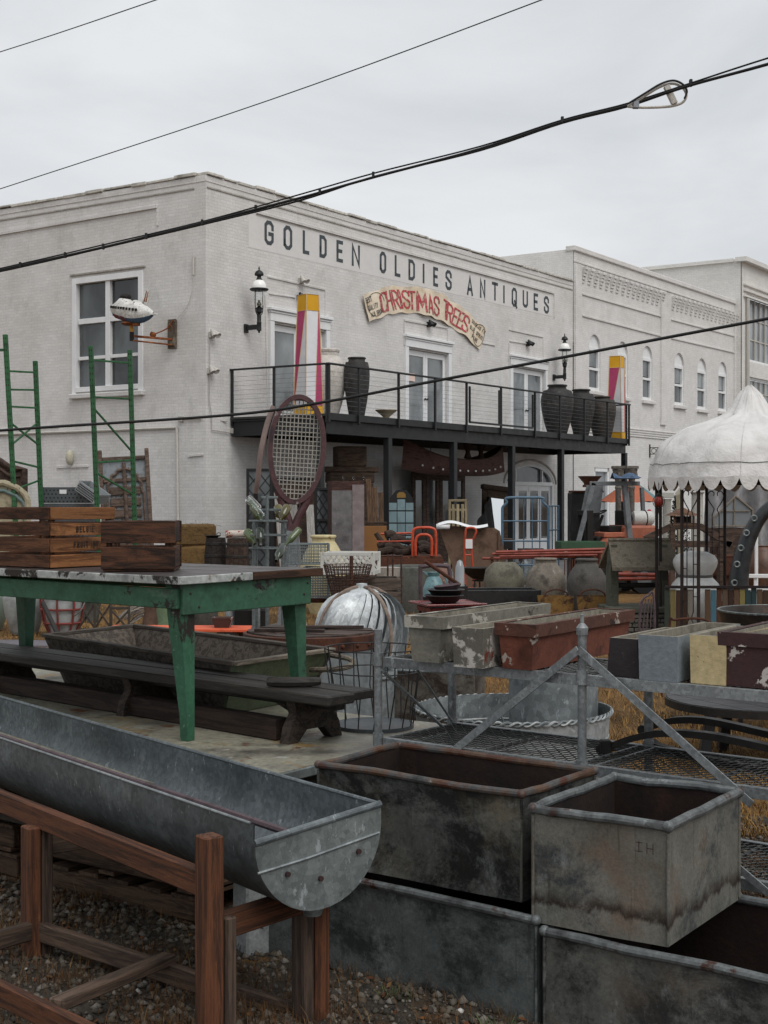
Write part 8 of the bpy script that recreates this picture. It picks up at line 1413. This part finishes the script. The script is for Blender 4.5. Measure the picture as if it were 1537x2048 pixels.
for k in range(1400):
    f = random.random()**.7; z = .35+(zt_-.35)*f; r = .34*(1-f)**.8*math.sqrt(random.random())+.02; a = random.uniform(0, 6.28); c = Vector((r*math.cos(a), r*math.sin(a), z)); d = Vector((random.uniform(-1, 1), random.uniform(-1, 1), random.uniform(-.3, .9)))*.05; e_ = Vector((random.uniform(-1, 1), random.uniform(-1, 1), random.uniform(-1, 1)))*.02
    b = len(vs); vs += [c-e_, c+d, c+e_]; fs.append([b, b+1, b+2])
mesh('foliage', (vs, fs), M('conifer_green', ['151f14', '223020', '0f170f'], 8, bump=0, fine=.3), SB, sharp=1)
tag(mesh('reed_bundle', [tubeg([gpt(1357+i, 24.3, 1060), gpt(1352+i*2.2, 24.3+.03*i, 985-3*i)], .008, 5) for i in range(7)]+[tubeg([gpt(1360, 24.3, 1055), gpt(1360, 24.3, z=0)], .035, 8)], M('pale_reed', ['8f8670', 'a49b85'], 6, bump=.1)), 'fan of pale reeds in front of the small conifer', 'reeds')
RL = thing('red_lantern', 'small red wire-caged lantern hanging inside the left gazebo posts', 'lantern', gpt(1318, 17.6, 1003)); mesh('globe', sphg((0, 0, 0), (.06, .06, .07), 14, 10), M('lantern_red', ['8a2a20', '9b382c'], 5, rough=.4, bump=.1), RL); mesh('cap', latheg([(.03, .06), (.035, .09), (0, .11)], 10), m_iron, RL); mesh('chain', tubeg([(0, 0, .1), (0, 0, PZ(965, 17.6)-PZ(1003, 17.6))], .004, 4), m_iron, RL)
for k in range(6): a = math.pi*k/6; mesh('cage_wire', tubeg([(.075*math.cos(a)*math.cos(t), .075*math.sin(a)*math.cos(t), .085*math.sin(t)) for t in [2*math.pi*j/16 for j in range(16)]], .003, 4, True), m_iron, RL)
YS = thing('work_stool', 'dark stool with a yellow strap inside the blue cage cart', 'stool', gpt(1062, 27.9, z=.19)); mesh('seat', boxg((0, 0, .62), (.5, .34, .05)), m_dwd, YS); mesh('yellow_strap', boxg((-.02, -.18, .56), (.46, .012, .05)), m_yel, YS)
for x in (-.2, .2):
    for y in (-.13, .13): mesh('leg', boxg((x, y, .3), (.05, .05, .59)), m_dwd, YS)
DT = thing('side_table', 'dark wooden side table standing between the blue cage and the mirror', 'table', gpt(1000, 30)); mesh('top', boxg((0, 0, .95), (.55, .45, .05)), m_dwd2, DT); mesh('drawer', boxg((0, -.01, .84), (.5, .42, .16)), m_dark, DT)
for x in (-.23, .23):
    for y in (-.18, .18): mesh('leg', boxg((x, y, .38), (.05, .05, .76)), m_dwd2, DT)
for px, Y, w, h, lb, c in ((716, 26.5, .5, .62, 'brown cardboard box on the ground below the wrapped wardrobe', '5f4a37'), (770, 27.5, .7, .5, 'low grey chest behind the log cart', '4a4845'), (690, 24.5, .45, .5, 'dark box behind the cream jar', '2e2926')):
    T = thing('storage_box', lb, 'box', gpt(px, Y), R(random.uniform(-15, 15))); mt = M('box_'+c, [c, c], 4, bump=.2, fine=.25); mesh('body', boxg((0, 0, h/2), (w, w*.7, h), 0, .01), mt, T); mesh('lid', boxg((0, 0, h+.02), (w+.03, w*.7+.03, .04), 0, .008), mt, T)
# ================================================================ ground cover
rng = np.random.default_rng(3)
def scatter(name, mat, V_, F_, label, cat):
    me = bpy.data.meshes.new(name); me.vertices.add(len(V_)); me.vertices.foreach_set('co', V_.astype(np.float32).ravel()); n = F_.shape[1]
    me.loops.add(F_.size); me.loops.foreach_set('vertex_index', F_.astype(np.int32).ravel()); me.polygons.add(len(F_)); me.polygons.foreach_set('loop_start', np.arange(0, F_.size, n, dtype=np.int32)); me.update(calc_edges=True); me.validate()
    me.materials.append(mat); o = link(name, me, None); o['kind'] = 'stuff'; o['label'] = label; o['category'] = cat; return o
def stones(n, xr, yr, smin, smax, pw=1.0):
    base = np.array([(1, 0, 0), (-1, 0, 0), (0, 1, 0), (0, -1, 0), (0, 0, 1), (0, 0, -1), (.6, .6, .5), (-.6, .6, -.4), (.6, -.6, -.4), (-.6, -.6, .5)], float)[:6]; f = np.array([(0, 2, 4), (2, 1, 4), (1, 3, 4), (3, 0, 4), (2, 0, 5), (1, 2, 5), (3, 1, 5), (0, 3, 5)])
    x = rng.uniform(*xr, n); y = rng.uniform(*yr, n); s = smin+(smax-smin)*rng.random(n)**2.5; a = rng.uniform(0, 6.28, n); jit = rng.uniform(.6, 1.3, (n, 6, 3)); v = base[None]*jit*s[:, None, None]; v[:, :, 2] *= .7
    ca, sa = np.cos(a)[:, None], np.sin(a)[:, None]; vx = v[:, :, 0]*ca-v[:, :, 1]*sa; vy = v[:, :, 0]*sa+v[:, :, 1]*ca; z = .018*np.sin(x*1.3+y*.7)+.014*np.sin(x*2.9-y*2.3)
    V_ = np.stack([vx+x[:, None], vy+y[:, None], v[:, :, 2]+z[:, None]+s[:, None]*.25+.007], -1).reshape(-1, 3); return V_, (f[None]+6*np.arange(n)[:, None, None]).reshape(-1, 3)
def rndmat(name, cols, rough=.85):
    s = NB(name); g_ = s.n('NewGeometry'); c = s.ramp(g_.outputs['Random Per Island'], [(i/(len(cols)-1), hx(q)) for i, q in enumerate(cols)]); s.l(c, s.b.inputs['Base Color']); s.b.inputs['Roughness'].default_value = rough; s.b.inputs['Specular IOR Level'].default_value = .3; return s.m
m_grv = rndmat('gravel_stones', ['33302a', '4a453d', '645f55', '443a2f', '554c41', '76716a', '2c2721'])
def gsheet():
    n_ = 50; return gridg(lambda u, v: (-3+6*u, 3.6+4.0*v+.25*math.sin(u*17)*v, gz(-3+6*u, 3.6+4.0*v)+.006), n_, n_)
m_gsh = M('gravel_bed', ['2a2621', '3f3a33', '524b41', '38301f'], 14, rough=.9, bump=.9, bs=120, fine=.5, bd=.02, rnd=0, spots=(('4d3a26', 3, .55, .1),))
struct(mesh('gravel_path', gsheet(), m_gsh, sharp=180))
V_, F_ = stones(36000, (-2.6, 2.6), (4.2, 7.6), .004, .024); scatter('gravel', m_grv, V_, F_, 'grey gravel covering the ground in the foreground', 'gravel')
V_, F_ = stones(60, (-2.2, 2.2), (4.3, 7.4), .012, .022); scatter('white_pebbles', rndmat('white_pebble', ['9d9a94', 'c0bdb8']), V_, F_, 'few pale pebbles among the gravel', 'pebbles')
def grass(n, cx, cy, hmin, hmax, w, lean=1.0):
    a = rng.uniform(0, 6.28, n); h = rng.uniform(hmin, hmax, n); ln = rng.uniform(.2, 1.0, n)*h*lean; dx, dy = np.cos(a), np.sin(a); px, py = -dy, dx; z = .018*np.sin(cx*1.3+cy*.7)+.014*np.sin(cx*2.9-cy*2.3)
    ww = w*rng.uniform(.6, 1.2, n); p = lambda ox, oy, oz: np.stack([cx+ox, cy+oy, z+oz], -1)
    V_ = np.stack([p(-px*ww, -py*ww, -.01), p(px*ww, py*ww, -.01), p(dx*ln*.4+px*ww*.7, dy*ln*.4+py*ww*.7, h*.6), p(dx*ln*.4-px*ww*.7, dy*ln*.4-py*ww*.7, h*.6), p(dx*ln, dy*ln, h), p(dx*ln+px*.0005, dy*ln, h*.99)], 1).reshape(-1, 3)
    F_ = (np.array([(0, 1, 2, 3), (3, 2, 5, 4)])[None]+6*np.arange(n)[:, None, None]).reshape(-1, 4); return V_, F_
m_dry = rndmat('dry_grass', ['3f2b1c', '5a3d25', '745533', '4c3421', '664727', '33241a', '83683f'], .9); m_dry2 = rndmat('straw_grass', ['7a5c32', '94713f', '6a4e2b', 'a8854e', '5b4326', '8a6739'], .9)
cxs, cys = [], []
for k in range(480):
    x, y = rng.uniform(-2.3, 2.3), rng.uniform(4.3, 7.4); m = rng.integers(30, 90); sp = rng.uniform(.03, .12); cxs.append(x+rng.normal(0, sp, m)); cys.append(y+rng.normal(0, sp, m))
V_, F_ = grass(sum(map(len, cxs)), np.concatenate(cxs), np.concatenate(cys), .02, .075, .0014, 1.2); scatter('dry_grass', m_dry, V_, F_, 'tufts of dry brown grass growing through the gravel', 'grass')
n = 90000; yy = 7.3+17*rng.random(n)**1.5; xx = rng.uniform(-.34, .34, n)*yy*1.05
V_, F_ = grass(n, xx, yy, .015, .07, .0035, 1.8); scatter('straw_grass', m_dry2, V_, F_, 'flattened straw-coloured grass over the yard', 'grass')
for (x, y, lb) in ((PX(478, 5.7), 5.62, 'small green weed at the foot of the white platform post'), (PX(792, 5.0), 5.02, 'small green weed in front of the low mottled tank'), (PX(1000, 4.75), 4.72, 'tiny yellow-green weed near the bottom edge')):
    m = 60; V_, F_ = grass(m, x+rng.normal(0, .03, m), y+rng.normal(0, .02, m), .02, .055, .003, 1.3)
    o = scatter('green_weed', rndmat('weed_'+lb[:4], ['2c3520', '3d4728', '55603a', '262f1c']), V_, F_, lb, 'weed'); del o['kind']
n = 900; yy = rng.uniform(4.3, 7.5, n); xx = rng.uniform(-2.3, 2.3, n); a = rng.uniform(0, 6.28, n); L_ = rng.uniform(.008, .022, n); zz = .018*np.sin(xx*1.3+yy*.7)+.014*np.sin(xx*2.9-yy*2.3)+.022
dx, dy = np.cos(a)*L_, np.sin(a)*L_; t = rng.uniform(-.008, .008, (n, 2)); V_ = np.stack([np.stack([xx-dx, yy-dy, zz+t[:, 0]], -1), np.stack([xx-dy*.45, yy+dx*.45, zz+t[:, 1]], -1), np.stack([xx+dx, yy+dy, zz-t[:, 0]], -1), np.stack([xx+dy*.45, yy-dx*.45, zz+.004], -1)], 1).reshape(-1, 3)
scatter('fallen_leaves', rndmat('dead_leaf', ['3a2519', '5a3520', '6b4526', '2c1d15', '7d5a35']), V_, np.arange(4*n).reshape(-1, 4), 'small dead brown leaves scattered over the gravel', 'leaves')
